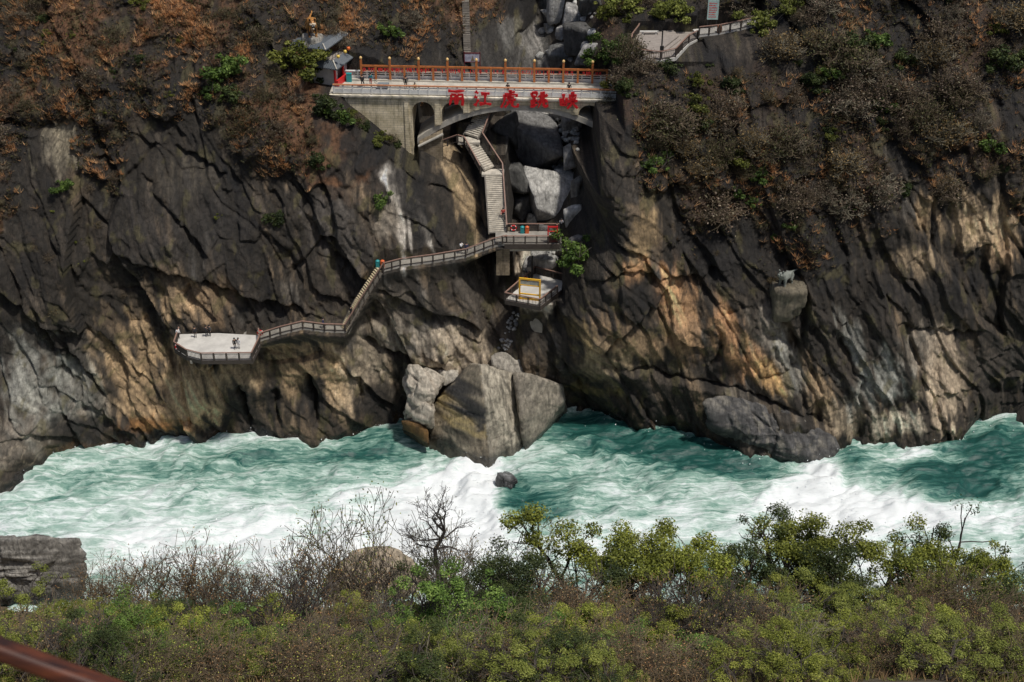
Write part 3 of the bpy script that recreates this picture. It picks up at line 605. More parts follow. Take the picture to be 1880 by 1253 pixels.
def masonry_mat(name, c1, c2, mortar, bw=0.9, bh=0.34, stain=0.62):
    m, nt, b = new_mat(name); N = nt.nodes; L = nt.links
    geo = N.new('ShaderNodeNewGeometry'); sp = N.new('ShaderNodeSeparateXYZ'); L.new(geo.outputs['Position'], sp.inputs[0])
    ad = N.new('ShaderNodeMath'); ad.operation = 'ADD'; L.new(sp.outputs['X'], ad.inputs[0]); L.new(sp.outputs['Y'], ad.inputs[1])
    cb = N.new('ShaderNodeCombineXYZ'); L.new(ad.outputs[0], cb.inputs['X']); L.new(sp.outputs['Z'], cb.inputs['Y'])
    br = N.new('ShaderNodeTexBrick'); br.inputs['Scale'].default_value = 1.0; br.inputs['Brick Width'].default_value = bw; br.inputs['Row Height'].default_value = bh
    br.inputs['Mortar Size'].default_value = 0.022; br.inputs['Mortar Smooth'].default_value = 0.4; br.inputs['Bias'].default_value = 0.0
    br.inputs['Color1'].default_value = (*c1, 1); br.inputs['Color2'].default_value = (*c2, 1); br.inputs['Mortar'].default_value = (*mortar, 1)
    L.new(cb.outputs[0], br.inputs['Vector'])
    mp = N.new('ShaderNodeMapping'); mp.inputs['Scale'].default_value = (1.3, 0.13, 1); L.new(cb.outputs[0], mp.inputs['Vector'])
    n = N.new('ShaderNodeTexNoise'); n.inputs['Scale'].default_value = 1.0; n.inputs['Detail'].default_value = 7; n.inputs['Roughness'].default_value = 0.72; L.new(mp.outputs[0], n.inputs['Vector'])
    n2 = N.new('ShaderNodeTexNoise'); n2.inputs['Scale'].default_value = 0.8; n2.inputs['Detail'].default_value = 6; L.new(cb.outputs[0], n2.inputs['Vector'])
    r1 = N.new('ShaderNodeValToRGB'); r1.color_ramp.elements[0].position = 0.50; r1.color_ramp.elements[0].color = (1, 1, 1, 1); r1.color_ramp.elements[1].position = 0.66; r1.color_ramp.elements[1].color = (1-stain, 1-stain, 1-stain, 1); L.new(n.outputs['Fac'], r1.inputs['Fac'])
    r2 = N.new('ShaderNodeValToRGB'); r2.color_ramp.elements[0].position = 0.35; r2.color_ramp.elements[0].color = (0.74, 0.70, 0.6, 1); r2.color_ramp.elements[1].position = 0.65; r2.color_ramp.elements[1].color = (1.1, 1.05, 1.0, 1); L.new(n2.outputs['Fac'], r2.inputs['Fac'])
    a = N.new('ShaderNodeMix'); a.data_type = 'RGBA'; a.blend_type = 'MULTIPLY'; a.inputs['Factor'].default_value = 1; L.new(br.outputs['Color'], a.inputs['A']); L.new(r1.outputs['Color'], a.inputs['B'])
    c = N.new('ShaderNodeMix'); c.data_type = 'RGBA'; c.blend_type = 'MULTIPLY'; c.inputs['Factor'].default_value = 1; L.new(a.outputs['Result'], c.inputs['A']); L.new(r2.outputs['Color'], c.inputs['B'])
    L.new(c.outputs['Result'], b.inputs['Base Color']); b.inputs['Roughness'].default_value = 0.9
    bp = N.new('ShaderNodeBump'); bp.inputs['Strength'].default_value = 0.7; bp.inputs['Distance'].default_value = 0.04; bp.invert = True
    L.new(br.outputs['Fac'], bp.inputs['Height']); L.new(bp.outputs['Normal'], b.inputs['Normal'])
    return m
MASON = masonry_mat('pale_masonry', (0.82, 0.74, 0.56), (0.70, 0.63, 0.47), (0.42, 0.38, 0.29))
MASON2 = masonry_mat('brown_masonry', (0.30, 0.25, 0.18), (0.22, 0.18, 0.13), (0.12, 0.10, 0.08), 0.6, 0.3, 0.7)
CONC = simple_mat('concrete', (0.44, 0.41, 0.35), 0.9, 0.3, 0.9, 0.3)
CONC_P = simple_mat('pale_concrete', (0.50, 0.48, 0.44), 0.85, 0.2, 0.7, 0.2)
CONC_D = simple_mat('grey_concrete', (0.27, 0.25, 0.215), 0.9, 0.35, 0.8, 0.4)
WHITE = simple_mat('white_paint', (0.74, 0.73, 0.70), 0.6, 0.16, 1.2, 0.1)
ORANGE = simple_mat('orange_timber', (0.42, 0.135, 0.035), 0.55, 0.3, 2.0, 0.1)
RUST = simple_mat('terracotta_rail', (0.46, 0.20, 0.10), 0.6, 0.25, 2.0, 0.1)
YELLOW = simple_mat('yellow_paint', (0.80, 0.44, 0.03), 0.45, 0.12, 2.0, 0.05)
DARKW = simple_mat('dark_timber', (0.055, 0.042, 0.034), 0.7, 0.35, 2.5, 0.2)
PINKW = simple_mat('weathered_handrail', (0.24, 0.145, 0.11), 0.65, 0.25, 2.0, 0.15)
RED = simple_mat('red_paint', (0.55, 0.02, 0.02), 0.5, 0.2, 2.0, 0.1)
REDC = simple_mat('red_letter_enamel', (0.62, 0.012, 0.02), 0.4, 0.12, 2.0, 0.0)
BLACKM = simple_mat('black_metal', (0.02, 0.02, 0.021), 0.5, 0.3, 3, 0.1)
TEAL = simple_mat('teal_plastic', (0.02, 0.26, 0.27), 0.45, 0.15, 2, 0.05)
ORBIN = simple_mat('orange_plastic', (0.62, 0.12, 0.03), 0.45, 0.15, 2, 0.05)
STEPM = simple_mat('stair_stone', (0.46, 0.42, 0.35), 0.9, 0.35, 1.6, 0.3)
RISER = simple_mat('stair_flank', (0.17, 0.15, 0.125), 0.95, 0.35, 1.2, 0.3)
WOODDECK = simple_mat('deck_boards', (0.27, 0.235, 0.205), 0.8, 0.2, 1.5, 0.2)
SLATE = simple_mat('grey_roof_tile', (0.11, 0.125, 0.14), 0.55, 0.3, 1.6, 0.2)
PURPLE = simple_mat('printed_board', (0.33, 0.33, 0.46), 0.5, 0.5, 1.3, 0.0, col2=(0.6, 0.6, 0.68))
SIGNG = simple_mat('pale_green_board', (0.42, 0.56, 0.52), 0.4, 0.2, 1.4, 0.0)

# ---------------- bridge
brx = (BR_B - BR_A); BL = brx.length; brx.normalize(); bry = Vector((-brx.y, brx.x, 0))
def BP(u, v, w): return BR_A + brx * u + bry * v + Vector((0, 0, w))
def bu(px): return BL * (px - 613.0) / (1138.0 - 613.0)
def obox(mb, u0, u1, v0, v1, w0, w1, P=BP):
    mb.add([P(u0,v0,w0),P(u1,v0,w0),P(u1,v1,w0),P(u0,v1,w0),P(u0,v0,w1),P(u1,v0,w1),P(u1,v1,w1),P(u0,v1,w1)],
           [(0,3,2,1),(4,5,6,7),(0,1,5,4),(1,2,6,5),(2,3,7,6),(3,0,4,7)])
bridge = empty('arch_bridge', BP(0, 0, -12))
tag(bridge, 'pale stone arch bridge spanning the rocky gully high on the cliff', 'bridge')
BW = 5.2
m = MB(); obox(m, -0.6, BL + 0.6, 0.02, BW - 0.02, -0.55, 0.0); m.build('deck', CONC, bridge)
m = MB(); obox(m, -0.6, BL + 0.6, -0.28, 0.02, -0.42, -0.16); obox(m, -0.6, BL + 0.6, -0.16, 0.02, -0.62, -0.425); m.build('cornice', masonry_mat('cornice_stone', (0.84,0.81,0.74), (0.76,0.72,0.62), (0.5,0.47,0.4), 1.4, 0.6, 0.5), bridge)
us0, us1, cr_w, sp_w = bu(764), bu(1150), -2.05, -7.3
uc = (us0 + us1) / 2; ah = (us1 - us0) / 2; rise = cr_w - sp_w; RR = (ah * ah + rise * rise) / (2 * rise)
def intr(u): return cr_w - RR + math.sqrt(max(0.0, RR * RR - (u - uc) ** 2))
TH = 0.85
ops = [(bu(756), bu(797)), (bu(811), bu(851)), (bu(1063), bu(1103))]
def wlow(u):
    for a, b in ops:
        if a <= u <= b:
            r = (b - a) / 2; return -2.55 + math.sqrt(max(0, r * r - (u - (a + b) / 2) ** 2))
    if u < us0 - 0.2: return -12.5
    return min(intr(min(max(u, us0), us1)) + TH - 0.05, -0.6)
m = MB(); cuts = sorted(set([i * 0.2 for i in range(int(BL / 0.2) + 1)] + [x for a, b in ops for x in (a - 1e-3, a + 1e-3, b - 1e-3, b + 1e-3)] + [BL]))
for a, b in zip(cuts[:-1], cuts[1:]):
    mid = (a + b) / 2
    if any(o[0] < mid < o[1] for o in ops): la, lb = wlow(min(max(a, [o for o in ops if o[0] < mid < o[1]][0][0]), 1e9)), wlow(b if any(o[0] <= b <= o[1] for o in ops) else mid)
    else: la = lb = wlow(mid)
    if b - a < 0.004: continue
    m.add([BP(a,0,la),BP(b,0,lb),BP(b,0,-0.63),BP(a,0,-0.63),BP(a,BW,la),BP(b,BW,lb),BP(b,BW,-0.63),BP(a,BW,-0.63)],
          [(0,1,2,3),(7,6,5,4),(0,4,5,1),(1,5,6,2),(3,7,4,0)])
m.build('spandrel_wall', MASON, bridge)
m = MB(); n = 40
for i in range(n):
    a, b = us0 + (us1 - us0) * i / n, us0 + (us1 - us0) * (i + 1) / n; ia, ib = intr(a), intr(b)
    m.add([BP(a,.12,ia),BP(b,.12,ib),BP(b,.12,ib+TH),BP(a,.12,ia+TH),BP(a,BW-.12,ia),BP(b,BW-.12,ib),BP(b,BW-.12,ib+TH),BP(a,BW-.12,ia+TH)],
          [(0,1,2,3),(7,6,5,4),(0,4,5,1),(2,6,7,3)])
m.build('arch_ring', CONC, bridge)
for px, wd in ((804, 0.42), (857, 0.42), (1057, 0.42)):
    m = MB(); u = bu(px); obox(m, u - wd, u + wd, -0.1, 0.0, -0.64 - 0.01, intr(min(max(u, us0), us1)) + TH + 0.02); m.build('pilaster', MASON, bridge)
m = MB(); obox(m, bu(742), bu(750), -0.12, 0.0, -9.5, -0.65); m.build('pilaster', MASON, bridge)
def parapet(v0, front):
    n = int(BL / 1.26)
    for i in range(n + 1):
        u = BL * i / n; m = MB(); obox(m, u - 0.09, u + 0.09, v0 - 0.02, v0 + 0.18, 0.0, 1.12); m.build('post', WHITE, bridge)
        if i < n:
            ub = BL * (i + 1) / n
            m = MB(); obox(m, u + .092, ub - .092, v0 + .03, v0 + .13, 0.02, 0.62); m.build('parapet_panel', WHITE, bridge)
            m = MB(); obox(m, u + .092, ub - .092, v0 + .04, v0 + .12, 0.80, 0.94); m.build('parapet_rail', WHITE, bridge)
    m = MB(); obox(m, -0.1, BL + 0.1, v0 - 0.06, v0 + 0.24, 1.122, 1.26); m.build('handrail', RUST if front else WHITE, bridge)
parapet(-0.06, True); parapet(BW - 0.14, False)
m = MB(); obox(m, 0, BL, BW - 0.75, BW - 0.2, 0.004, 0.22); m.build('kerb', CONC, bridge)
# timber screen along the far side with red ribbons
k = 0; u = bu(656); tall = {0, 2, 4, 6, 8, 10, 12, 14, 16}
screen = empty('timber_screen', BP(u, BW - 0.55, 0)); tag(screen, 'orange timber post-and-beam screen along the far edge of the bridge', 'screen')
post_u = []
while u < BL - 0.2:
    post_u.append(u); hh = 3.05 if k in tall else 2.25
    m = MB(); obox(m, u - .14, u + .14, BW - .68, BW - .40, 0.2, hh); pp = m.build('post', ORANGE, screen)
    if k in tall:
        m = MB(); p = BP(u, BW - .54, hh); m.lathe([(.05, 0), (.12, .05), (.2, .16), (.2, .3), (.1, .42), (.03, .46)], p, 10); m.build('lamp_globe', simple_mat('lamp_yellow', (0.75, 0.5, 0.2), 0.4, 0.1, 2, 0) if k == 0 else bpy.data.materials['lamp_yellow'], pp, True)
    u += 1.98; k += 1
m = MB(); obox(m, post_u[0], post_u[-1], BW - .63, BW - .45, 2.0, 2.26); m.build('top_beam', ORANGE, screen)
m = MB(); obox(m, post_u[0], post_u[-1], BW - .6, BW - .48, 1.40, 1.47); m.build('middle_rail', ORANGE, screen)
rnd = random.Random(5)
rib = tag(empty('red_ribbons', BP(post_u[0], BW - 0.7, 1.9)), 'red prayer ribbons tied in a row under the beam of the timber screen', 'ribbons')
for i in range(len(post_u) - 1):
    m = MB(); dens = 26 if i < 5 else 11
    for j in range(dens):
        if rnd.random() < 0.3: continue
        uu = post_u[i] + 0.2 + (post_u[i+1] - post_u[i] - 0.4) * rnd.random(); h = rnd.uniform(0.25, 0.6)
        w0 = 1.95 - rnd.random() * 0.1; dv = rnd.uniform(-.05, .05); wd = rnd.uniform(.05, .11)
        obox(m, uu, uu + wd, BW - .72 + dv, BW - .698 + dv, w0 - h, w0)
    m.build('ribbon_row', RED, rib)
# red brush characters on the parapet
STROKES = {
 '丽': [[(0.6,9.2),(5,8.9),(9.5,9.4)], [(2.2,7),(2,4),(1.2,1)], [(2.2,7),(4.5,7.2),(4.4,4),(4.4,1.2)], [(3,5.4),(3.6,4)], [(5.7,7),(5.6,4),(5.4,1.4)], [(5.7,7),(8.4,7.2),(8.5,3.5),(8.3,1),(7.5,1.8)], [(6.7,5.4),(7.3,4)]],
 '江': [[(1.2,9.2),(2.6,8)], [(0.6,6.4),(2.1,5.4)], [(0.7,0.8),(1.6,2.2),(2.7,4.4)], [(4.2,7.8),(6.5,8.2),(8.9,8.0)], [(6.5,8.1),(6.4,5),(6.2,2.2)], [(3.3,1.9),(6.5,2.2),(9.8,1.8)]],
 '虎': [[(5.2,10.2),(5,7.8)], [(5.1,9),(7.8,9.3)], [(2.2,7.5),(5.5,7.8),(9.2,7.7),(8.4,6.4)], [(2.3,7.5),(2,4),(0.2,0)], [(3.3,5.7),(5.5,6.1),(7.2,6.2)], [(5,7.2),(4.9,4.8),(6.3,4.4),(8.1,5)], [(4.1,3.5),(3.8,2),(2.2,0.2)], [(4.2,3.5),(6.3,3.7),(6.2,1.4),(7.4,0.6),(9.5,0.8),(9.4,2.4)]],
 '跳': [[(0.8,9),(0.9,6.6)], [(0.8,9),(3.6,9.1),(3.4,6.7)], [(0.9,6.7),(3.4,6.8)], [(2.2,6.6),(2.2,1.6)], [(2.2,4.3),(3.8,4.5)], [(0.9,4.8),(0.9,1.4)], [(0.1,0.9),(2,1.4),(4,2.4)], [(6.1,9.6),(5.9,4),(4.4,0.4)], [(7.4,9.8),(7.4,2),(8.2,1.2),(9.6,1.4),(9.6,2.8)], [(4.6,7.4),(5.7,6.2)], [(4.4,3.2),(6,4.8)], [(9.3,8.2),(8,6.5)], [(8,5),(9.6,3.6)]],
 '峡': [[(2,8.6),(2,5),(1.9,2.2)], [(0.6,6),(0.5,2.2),(3.6,2.5)], [(3.6,6.4),(3.5,1.6)], [(4.8,7.6),(7,7.7),(9.2,8)], [(4.2,4.3),(7,4.5),(9.8,4.8)], [(5.3,6.7),(6,5.3)], [(8.8,6.9),(7.9,5.4)], [(7,9.9),(7,5),(6.2,2.6),(4.2,0.2)], [(7,4.6),(8,2.2),(9.9,0.4)]]}
for ch, px in zip('丽江虎跳峡', (839, 887, 937, 991, 1045)):
    m = MB(); u0 = bu(px) - 1.2; sc = 0.245
    for st_ in STROKES[ch]:
        P = [Vector((x * sc, y * sc)) for x, y in st_]
        # resample and give a brush-like swelling
        Q = []
        for a, b in zip(P[:-1], P[1:]):
            for t in (0, .25, .5, .75): Q.append(a.lerp(b, t))
        Q.append(P[-1]); nq = len(Q); lft = []; rgt = []
        for i, q in enumerate(Q):
            d = (Q[min(i+1, nq-1)] - Q[max(i-1, 0)]).normalized(); nrm = Vector((-d.y, d.x)); t = i / (nq - 1)
            wd = 0.185 * (1.15 - 0.55 * t + 0.25 * math.sin(t * 7 + px)); lft.append(q + nrm * wd); rgt.append(q - nrm * wd)
        ring = lft + rgt[::-1]; b0 = len(m.v); nr = len(ring)
        for dv in (-0.42, -0.32): m.v += [tuple(BP(u0 + q.x, dv, -1.5 + q.y)) for q in ring]
        for i in range(nq - 1):
            l0, l1, r0, r1 = i, i + 1, nr - 1 - i, nr - 2 - i
            m.f.append((b0+l0, b0+l1, b0+r1, b0+r0)); m.f.append((b0+nr+r0, b0+nr+r1, b0+nr+l1, b0+nr+l0))
        for i in range(nr): j = (i + 1) % nr; m.f.append((b0+i, b0+nr+i, b0+nr+j, b0+j))
    o = m.build('chinese_character', REDC, bridge); o['label'] = 'red brush-style character %s on the bridge front' % ch

# ---------------- railings, decks, stairs
def railing(pts, label, h=1.12, sp=1.7, rail=PINKW, post=DARKW, name='railing', nb=11, group=None, fascia=None, bal=True):
    pts = [Vector(p) for p in pts]; root = empty(name, pts[0]); tag(root, label, 'railing', group); up = Vector((0, 0, 1))
    posts = []
    for a, b in zip(pts[:-1], pts[1:]):
        n = max(1, round((b - a).length / sp))
        for i in range(n): posts.append((a.lerp(b, i / n), (b - a)))
    posts.append((pts[-1], pts[-1] - pts[-2]))
    for p, d in posts:
        m = MB(); m.bar(p - up * 0.05, p + up * (h - 0.02), 0.17, 0.17, up=(d.x, d.y, 0)); m.build('post', post, root)
    for (a, _), (b, _) in zip(posts[:-1], posts[1:]):
        m = MB(); m.bar(a + up * h, b + up * h, 0.17, 0.09); m.build('handrail', rail, root)
        m = MB(); m.bar(a + up * (h - 0.2), b + up * (h - 0.2), 0.06, 0.06); m.bar(a + up * 0.14, b + up * 0.14, 0.06, 0.07)
        if bal:
            for j in range(1, nb):
                q = a.lerp(b, j / nb); m.bar(q + up * 0.17, q + up * (h - 0.22), 0.06, 0.05)
        m.build('baluster_panel', post, root)
    return root
def deck(poly, z, t, label, mat, name='viewing_deck', edge=None, cat='deck', trim=None):
    c = sum((Vector(p) for p in poly), Vector()) / len(poly); root = empty(name, (c.x, c.y, z - t)); tag(root, label, cat)
    m = MB(); m.prism([(p.x, p.y) for p in poly], z - t, z); m.build('floor_slab', mat, root)
    if edge:
        m = MB(); e, idx, hh = edge
        for i in idx:
            a, b = poly[i], poly[(i + 1) % len(poly)]; out = Vector((b.y - a.y, a.x - b.x, 0)).normalized()
            a = Vector((a.x, a.y, z - hh / 2)) + out * 0.05; b = Vector((b.x, b.y, z - hh / 2)) + out * 0.05; m.bar(a, b, 0.1, hh)
        m.build('fascia', e, root)
    return root
def flight(root, a, b, w, n, mat=STEPM, left=None):
    """n separate steps from a (top) to b (bottom)"""
    a, b = Vector(a), Vector(b); d = Vector((b.x - a.x, b.y - a.y, 0)); run = d.length; d.normalize(); s = Vector((-d.y, d.x, 0)); rz = (a.z - b.z) / n; tr = run / n
    for i in range(n):
        p = a + d * (tr * i); z = a.z - rz * i
        m = MB(); P = []
        for zz in (z - rz - 0.06, z):
            for (al, sw) in ((-0.03, -1), (tr + 0.02, -1), (tr + 0.02, 1), (-0.03, 1)):
                q = p + d * al + s * (sw * w / 2); P.append((q.x, q.y, zz))
        m.add(P, [(0,3,2,1),(4,5,6,7),(0,1,5,4),(1,2,6,5),(2,3,7,6),(3,0,4,7)]); m.build('step', mat, root)
    m = MB()
    for sw in (-1, 1):
        q = s * (sw * (w / 2 + 0.08)); m.bar(a + q - Vector((0, 0, .28)), b + q - Vector((0, 0, .28)), 0.14, 0.5)
    m.build('stringer', RISER, root)
    return s

# upper stair from the bridge to the middle deck
stair = empty('upper_stair', ST3); tag(stair, 'long concrete stair descending from under the bridge to the middle deck', 'stairs')
# short top flight and landings
s0 = flight(stair, ST0, ST1 + Vector((0.25, 0.7, 0.3)), 2.3, 14); s1_ = flight(stair, ST1 + Vector((0.3, -0.4, -0.05)), ST2 + Vector((-0.5, 0.6, 0.25)), 1.7, 13)
s2_ = flight(stair, ST2 + Vector((0.1, -0.6, 0)), ST3, 2.25, 30)
for p, w, dd, zz in ((ST1, 1.5, 0.95, ST1.z), (ST2, 1.5, 0.9, ST2.z)):
    m = MB(); m.box(p.x - w, p.x + w, p.y - dd, p.y + dd, zz - 0.3, zz + 0.02); m.build('landing', STEPM, stair)
def off(p, s, d): return Vector(p) + s * d
railing([off(ST0, s0, 1.2), off(ST1, s0, 1.2) + Vector((0.9, 0.3, 0.1)), ST2 + Vector((1.3, 0.3, 0)), ST3 + Vector((1.2, 0, 0))], 'brown railing down the right side of the long concrete stair', sp=1.7, nb=6)
railing([ST1 + Vector((-1.5, -0.9, 0)), ST1 + Vector((-0.6, -1.0, -0.2)), ST2 + Vector((-1.7, -0.6, 0.1))], 'short brown railing on the left of the stair bend', sp=1.5, nb=6)
railing([ST1 + Vector((-4.2, -0.4, -1.2)), ST1 + Vector((-1.6, -0.9, 0))], 'rustic timber rail beside the stair bend below the arch', sp=1.4, bal=False)
# middle deck
DX0, DX1, DY0, DY1 = -1.0, 6.3, 165.8, 169.5
mid_poly = [Vector((DX0, DY0, 0)), Vector((DX1, DY0, 0)), Vector((DX1, DY1, 0)), Vector((DX0 - 1.2, DY1, 0)), Vector((DX0 - 1.2, DY0 + 0.5, 0))]
mid = deck(mid_poly, MID_Z, 0.35, 'dark middle deck bridging the gully at the foot of the long stair', CONC_D, 'bridging_deck', (DARKW, [0], 0.75))
m = MB(); m.box(DX0 - 0.2, DX1 + 0.3, DY0 + 0.5, DY0 + 1.1, MID_Z - 1.35, MID_Z - 0.36); m.build('beam', CONC, mid)
m = MB(); m.box(DX0 - 0.2, DX1 + 0.3, DY1 - 1.0, DY1 - 0.4, MID_Z - 1.35, MID_Z - 0.36); m.build('beam', CONC, mid)
m = MB(); m.box(DX0 - 1.1, DX0 + 0.7, DY0 + 0.45, DY0 + 5.5, MID_Z - 5.0, MID_Z - 0.37); m.build('pier', MASON2, mid)
railing([(DX0 - 0.3, DY0 + 0.1, MID_Z), (DX1, DY0 + 0.1, MID_Z)], 'dark railing along the front of the middle deck', sp=1.45)
railing([(DX0 + 0.35, DY1 - 0.1, MID_Z), (DX1, DY1 - 0.1, MID_Z)], 'dark railing along the back of the middle deck by the boulder', sp=1.45)
# red timber gate frame on the deck
gate = empty('red_gate_frame', (5.3, DY0 + 0.35, MID_Z)); tag(gate, 'bright red timber frame standing on the right end of the middle deck', 'frame')
for x in (4.75, 5.95):
    m = MB(); m.box(x - .09, x + .09, DY0 + .26, DY0 + .44, MID_Z, MID_Z + 2.45); m.build('upright', RED, gate)
for z0_, z1_ in ((2.2, 2.42), (1.62, 1.72), (0.75, 0.98), (0.1, 0.2)):
    m = MB(); m.box(4.842, 5.858, DY0 + .28, DY0 + .42, MID_Z + z0_, MID_Z + z1_); m.build('crosspiece', RED, gate)
m = MB(); m.box(4.842, 5.858, DY0 + .33, DY0 + .37, MID_Z + .202, MID_Z + .748); m.build('panel', RED, gate)
# walkway to the river platform
def walkway(pts, w, label, mat=CONC, t=0.35):
    root = empty('cliff_walkway', pts[0]); tag(root, label, 'walkway')
    for a, b in zip(pts[:-1], pts[1:]):
        d = Vector((b.x - a.x, b.y - a.y, 0)).normalized(); s = Vector((-d.y, d.x, 0))
        if s.y < 0: s = -s
        m = MB(); P = []
        for dz in (-t, 0):
            for p, e in ((a - d * 0.02, 0), (b + d * 0.02, 0), (b + d * 0.02, w), (a - d * 0.02, w)): q = p + s * e; P.append((q.x, q.y, q.z + dz))
        m.add(P, [(0,3,2,1),(4,5,6,7),(0,1,5,4),(1,2,6,5),(2,3,7,6),(3,0,4,7)]); m.build('paving_slab', mat, root)
    return root
walkway(WK, 1.7, 'narrow concrete walkway cut across the cliff left of the middle deck')
railing(WK[:3], 'dark railing curving off the left end of the middle deck', sp=1.35)
railing(WK[2:], 'dark railing along the level cliff path above the striped rock', sp=1.5)
lst = empty('lower_stair', WS[-1]); tag(lst, 'steep yellowish stone stair between the two cliff walkways', 'stairs')
STEPY = simple_mat('worn_yellow_step', (0.50, 0.42, 0.27), 0.9, 0.35, 1.6, 0.3)
sl_ = Vector((-0.62, 0.5, 0))
flight(lst, WS[0] + sl_, WS[1] + sl_, 1.3, 14, STEPY); flight(lst, WS[1] + sl_, WS[2] + sl_ + Vector((0.4, 0, 0)), 1.3, 18, STEPY)
railing([WS[0], WS[1], WS[2]], 'pinkish handrail running down the steep cliff stair', sp=1.3, nb=5)
walkway(WL2, 1.5, 'concrete walkway on the cliff leading to the river platform')
railing(WL2, 'dark railing along the lower walkway between stair and river platform', sp=1.6)
# river platform
plat = deck(PLAT_POLY, PLAT_Z, 0.4, 'white-floored viewing platform jutting from the left cliff above the water', CONC_P, 'viewing_platform', (DARKW, [0, 1, 2, 3, 4], 0.55))
m = MB(); xa, xb = PLAT_POLY[1].x, PLAT_POLY[4].x
for i in range(5):
    x = xa + (xb - xa) * (i + 0.3) / 4.6; m.box(x - .15, x + .15, PLAT_POLY[2].y + 0.5, PLAT_POLY[6].y + 2, PLAT_Z - 0.85, PLAT_Z - 0.42)
m.build('floor_beams', CONC_D, plat)
railing([PLAT_POLY[7], PLAT_POLY[0], PLAT_POLY[1], PLAT_POLY[2], PLAT_POLY[3], PLAT_POLY[4], PLAT_POLY[5]], 'brown railing round the white-floored platform on the left cliff', sp=1.55)
# platform with the yellow frame
low = deck(LOW_POLY, LOW_Z, 0.4, 'small pale platform with yellow frame perched below the middle deck', CONC_P, 'viewing_platform', (DARKW, [0, 1], 0.6))
cx_ = sum(p.x for p in LOW_POLY) / 5; cy_ = sum(p.y for p in LOW_POLY) / 5
m = MB(); m.prism([(p.x * .6 + cx_ * .4 + 0.3, p.y * .6 + cy_ * .4 + 0.5) for p in LOW_POLY], LOW_Z - 5.5, LOW_Z - 0.42); m.build('pedestal', CONC_D, low)
railing([LOW_POLY[3], LOW_POLY[4], LOW_POLY[0], LOW_POLY[1], LOW_POLY[1].lerp(LOW_POLY[2], 0.8)], 'brown railing round the small platform with the yellow frame', sp=1.5, nb=8)
fa, fb = at_z(954, 549, LOW_Z), at_z(991, 553, LOW_Z)
yf = empty('yellow_photo_frame', fa.lerp(fb, 0.5)); tag(yf, 'yellow picture frame standing on the small lower platform', 'frame')
up = Vector((0, 0, 1)); fd = (fb - fa).normalized()
for p in (fa, fb):
    m = MB(); m.bar(p, p + up * 3.05, 0.24, 0.2, up=(fd.x, fd.y, 0)); m.build('upright', YELLOW, yf)
for h_, t_ in ((3.12, 0.26), (2.2, 0.13), (0.85, 0.16), (0.14, 0.24)):
    m = MB(); m.bar(fa + up * h_ - fd * 0.08, fb + up * h_ + fd * 0.08, 0.15, t_); m.build('crossbar', YELLOW, yf)
m = MB(); m.bar(fa + up * 2.55 + fd * .09, fb + up * 2.55 - fd * .09, 0.05, 0.55); m.build('sign_strip', simple_mat('sign_grey', (0.42, 0.42, 0.36), 0.6, 0.4, 3.0, 0.0), yf)
# upper right deck
upd = deck(UP_POLY, UP_Z, 0.45, 'brown terrace with curved railing on the headland right of the bridge', WOODDECK, 'terrace_deck', (CONC_P, [0, 1, 2, 3, 4, 5, 6], 0.5))
q = [at_z(a, b, UP_Z + 0.3) for a, b in ((1172, 66), (1172, 82), (1200, 96), (1208, 95), (1246, 66), (1236, 56), (1186, 58))]
m = MB(); m.prism([(p.x, p.y) for p in q], UP_Z + 0.004, UP_Z + 0.3); m.build('raised_floor', WOODDECK, upd)
q = [at_z(a, b, UP_Z + 0.16) for a, b in ((1213, 95), (1218, 97), (1250, 72), (1248, 67))]
m = MB(); m.prism([(p.x, p.y) for p in q], UP_Z + 0.004, UP_Z + 0.16); m.build('step', WOODDECK, upd)
railing([UP_POLY[9], UP_POLY[10], UP_POLY[11], UP_POLY[0], UP_POLY[1], UP_POLY[2], UP_POLY[3], UP_POLY[4], UP_POLY[5], UP_POLY[6]], 'curved brown railing round the terrace right of the bridge', sp=1.9, h=1.2, nb=8)
walkway(PATH_R, 2.6, 'pale path leading right from the terrace into the scrub', CONC_P)
railing(PATH_R, 'straight brown railing along the pale path top right', sp=1.75, h=1.25, nb=9)
m = MB(); p = at_z(1192, 63, UP_Z + 0.3); m.box(p.x - 1.3, p.x + 1.3, p.y - .25, p.y + .25, UP_Z + .62, UP_Z + .72)
bench = empty('stone_bench', (p.x, p.y, UP_Z + 0.3)); tag(bench, 'pale bench on the brown terrace top right', 'bench'); m.build('seat', CONC_P, bench)
for dx in (-0.9, 0.9):
    m = MB(); m.box(p.x + dx - .12, p.x + dx + .12, p.y - .2, p.y + .2, UP_Z + .3, UP_Z + .619); m.build('leg', CONC_P, bench)
p = at_z(1214, 110, UP_Z) + Vector((0, 0.25, 0)); lp = empty('camera_pole', p); tag(lp, 'dark pole with a box on the terrace railing', 'pole')
m = MB(); m.tube([p, p + up * 3.9], 0.09, 8); m.build('pole', BLACKM, lp)
m = MB(); m.box(p.x - .25, p.x + .25, p.y - .3, p.y - .09, p.z + 1.3, p.z + 1.85); m.build('control_box', BLACKM, lp)
m = MB(); m.bar(p + up * 3.8, p + Vector((-0.7, -0.1, 3.85)), 0.08, 0.08); m.build('arm', BLACKM, lp)
# mast with lamp box beside the lower platform
p = at_z(977, 512, LOW_Z) + Vector((0, 0.2, 0)); lp = empty('dark_mast', p); tag(lp, 'dark mast with a grey box at the back of the yellow-frame platform', 'pole')
m = MB(); m.tube([p, p + up * 3.4], 0.12, 8); m.build('mast', BLACKM, lp); m = MB(); m.box(p.x - .75, p.x - .13, p.y - .2, p.y + .2, p.z + 1.1, p.z + 1.75); m.build('box', CONC_D, lp)
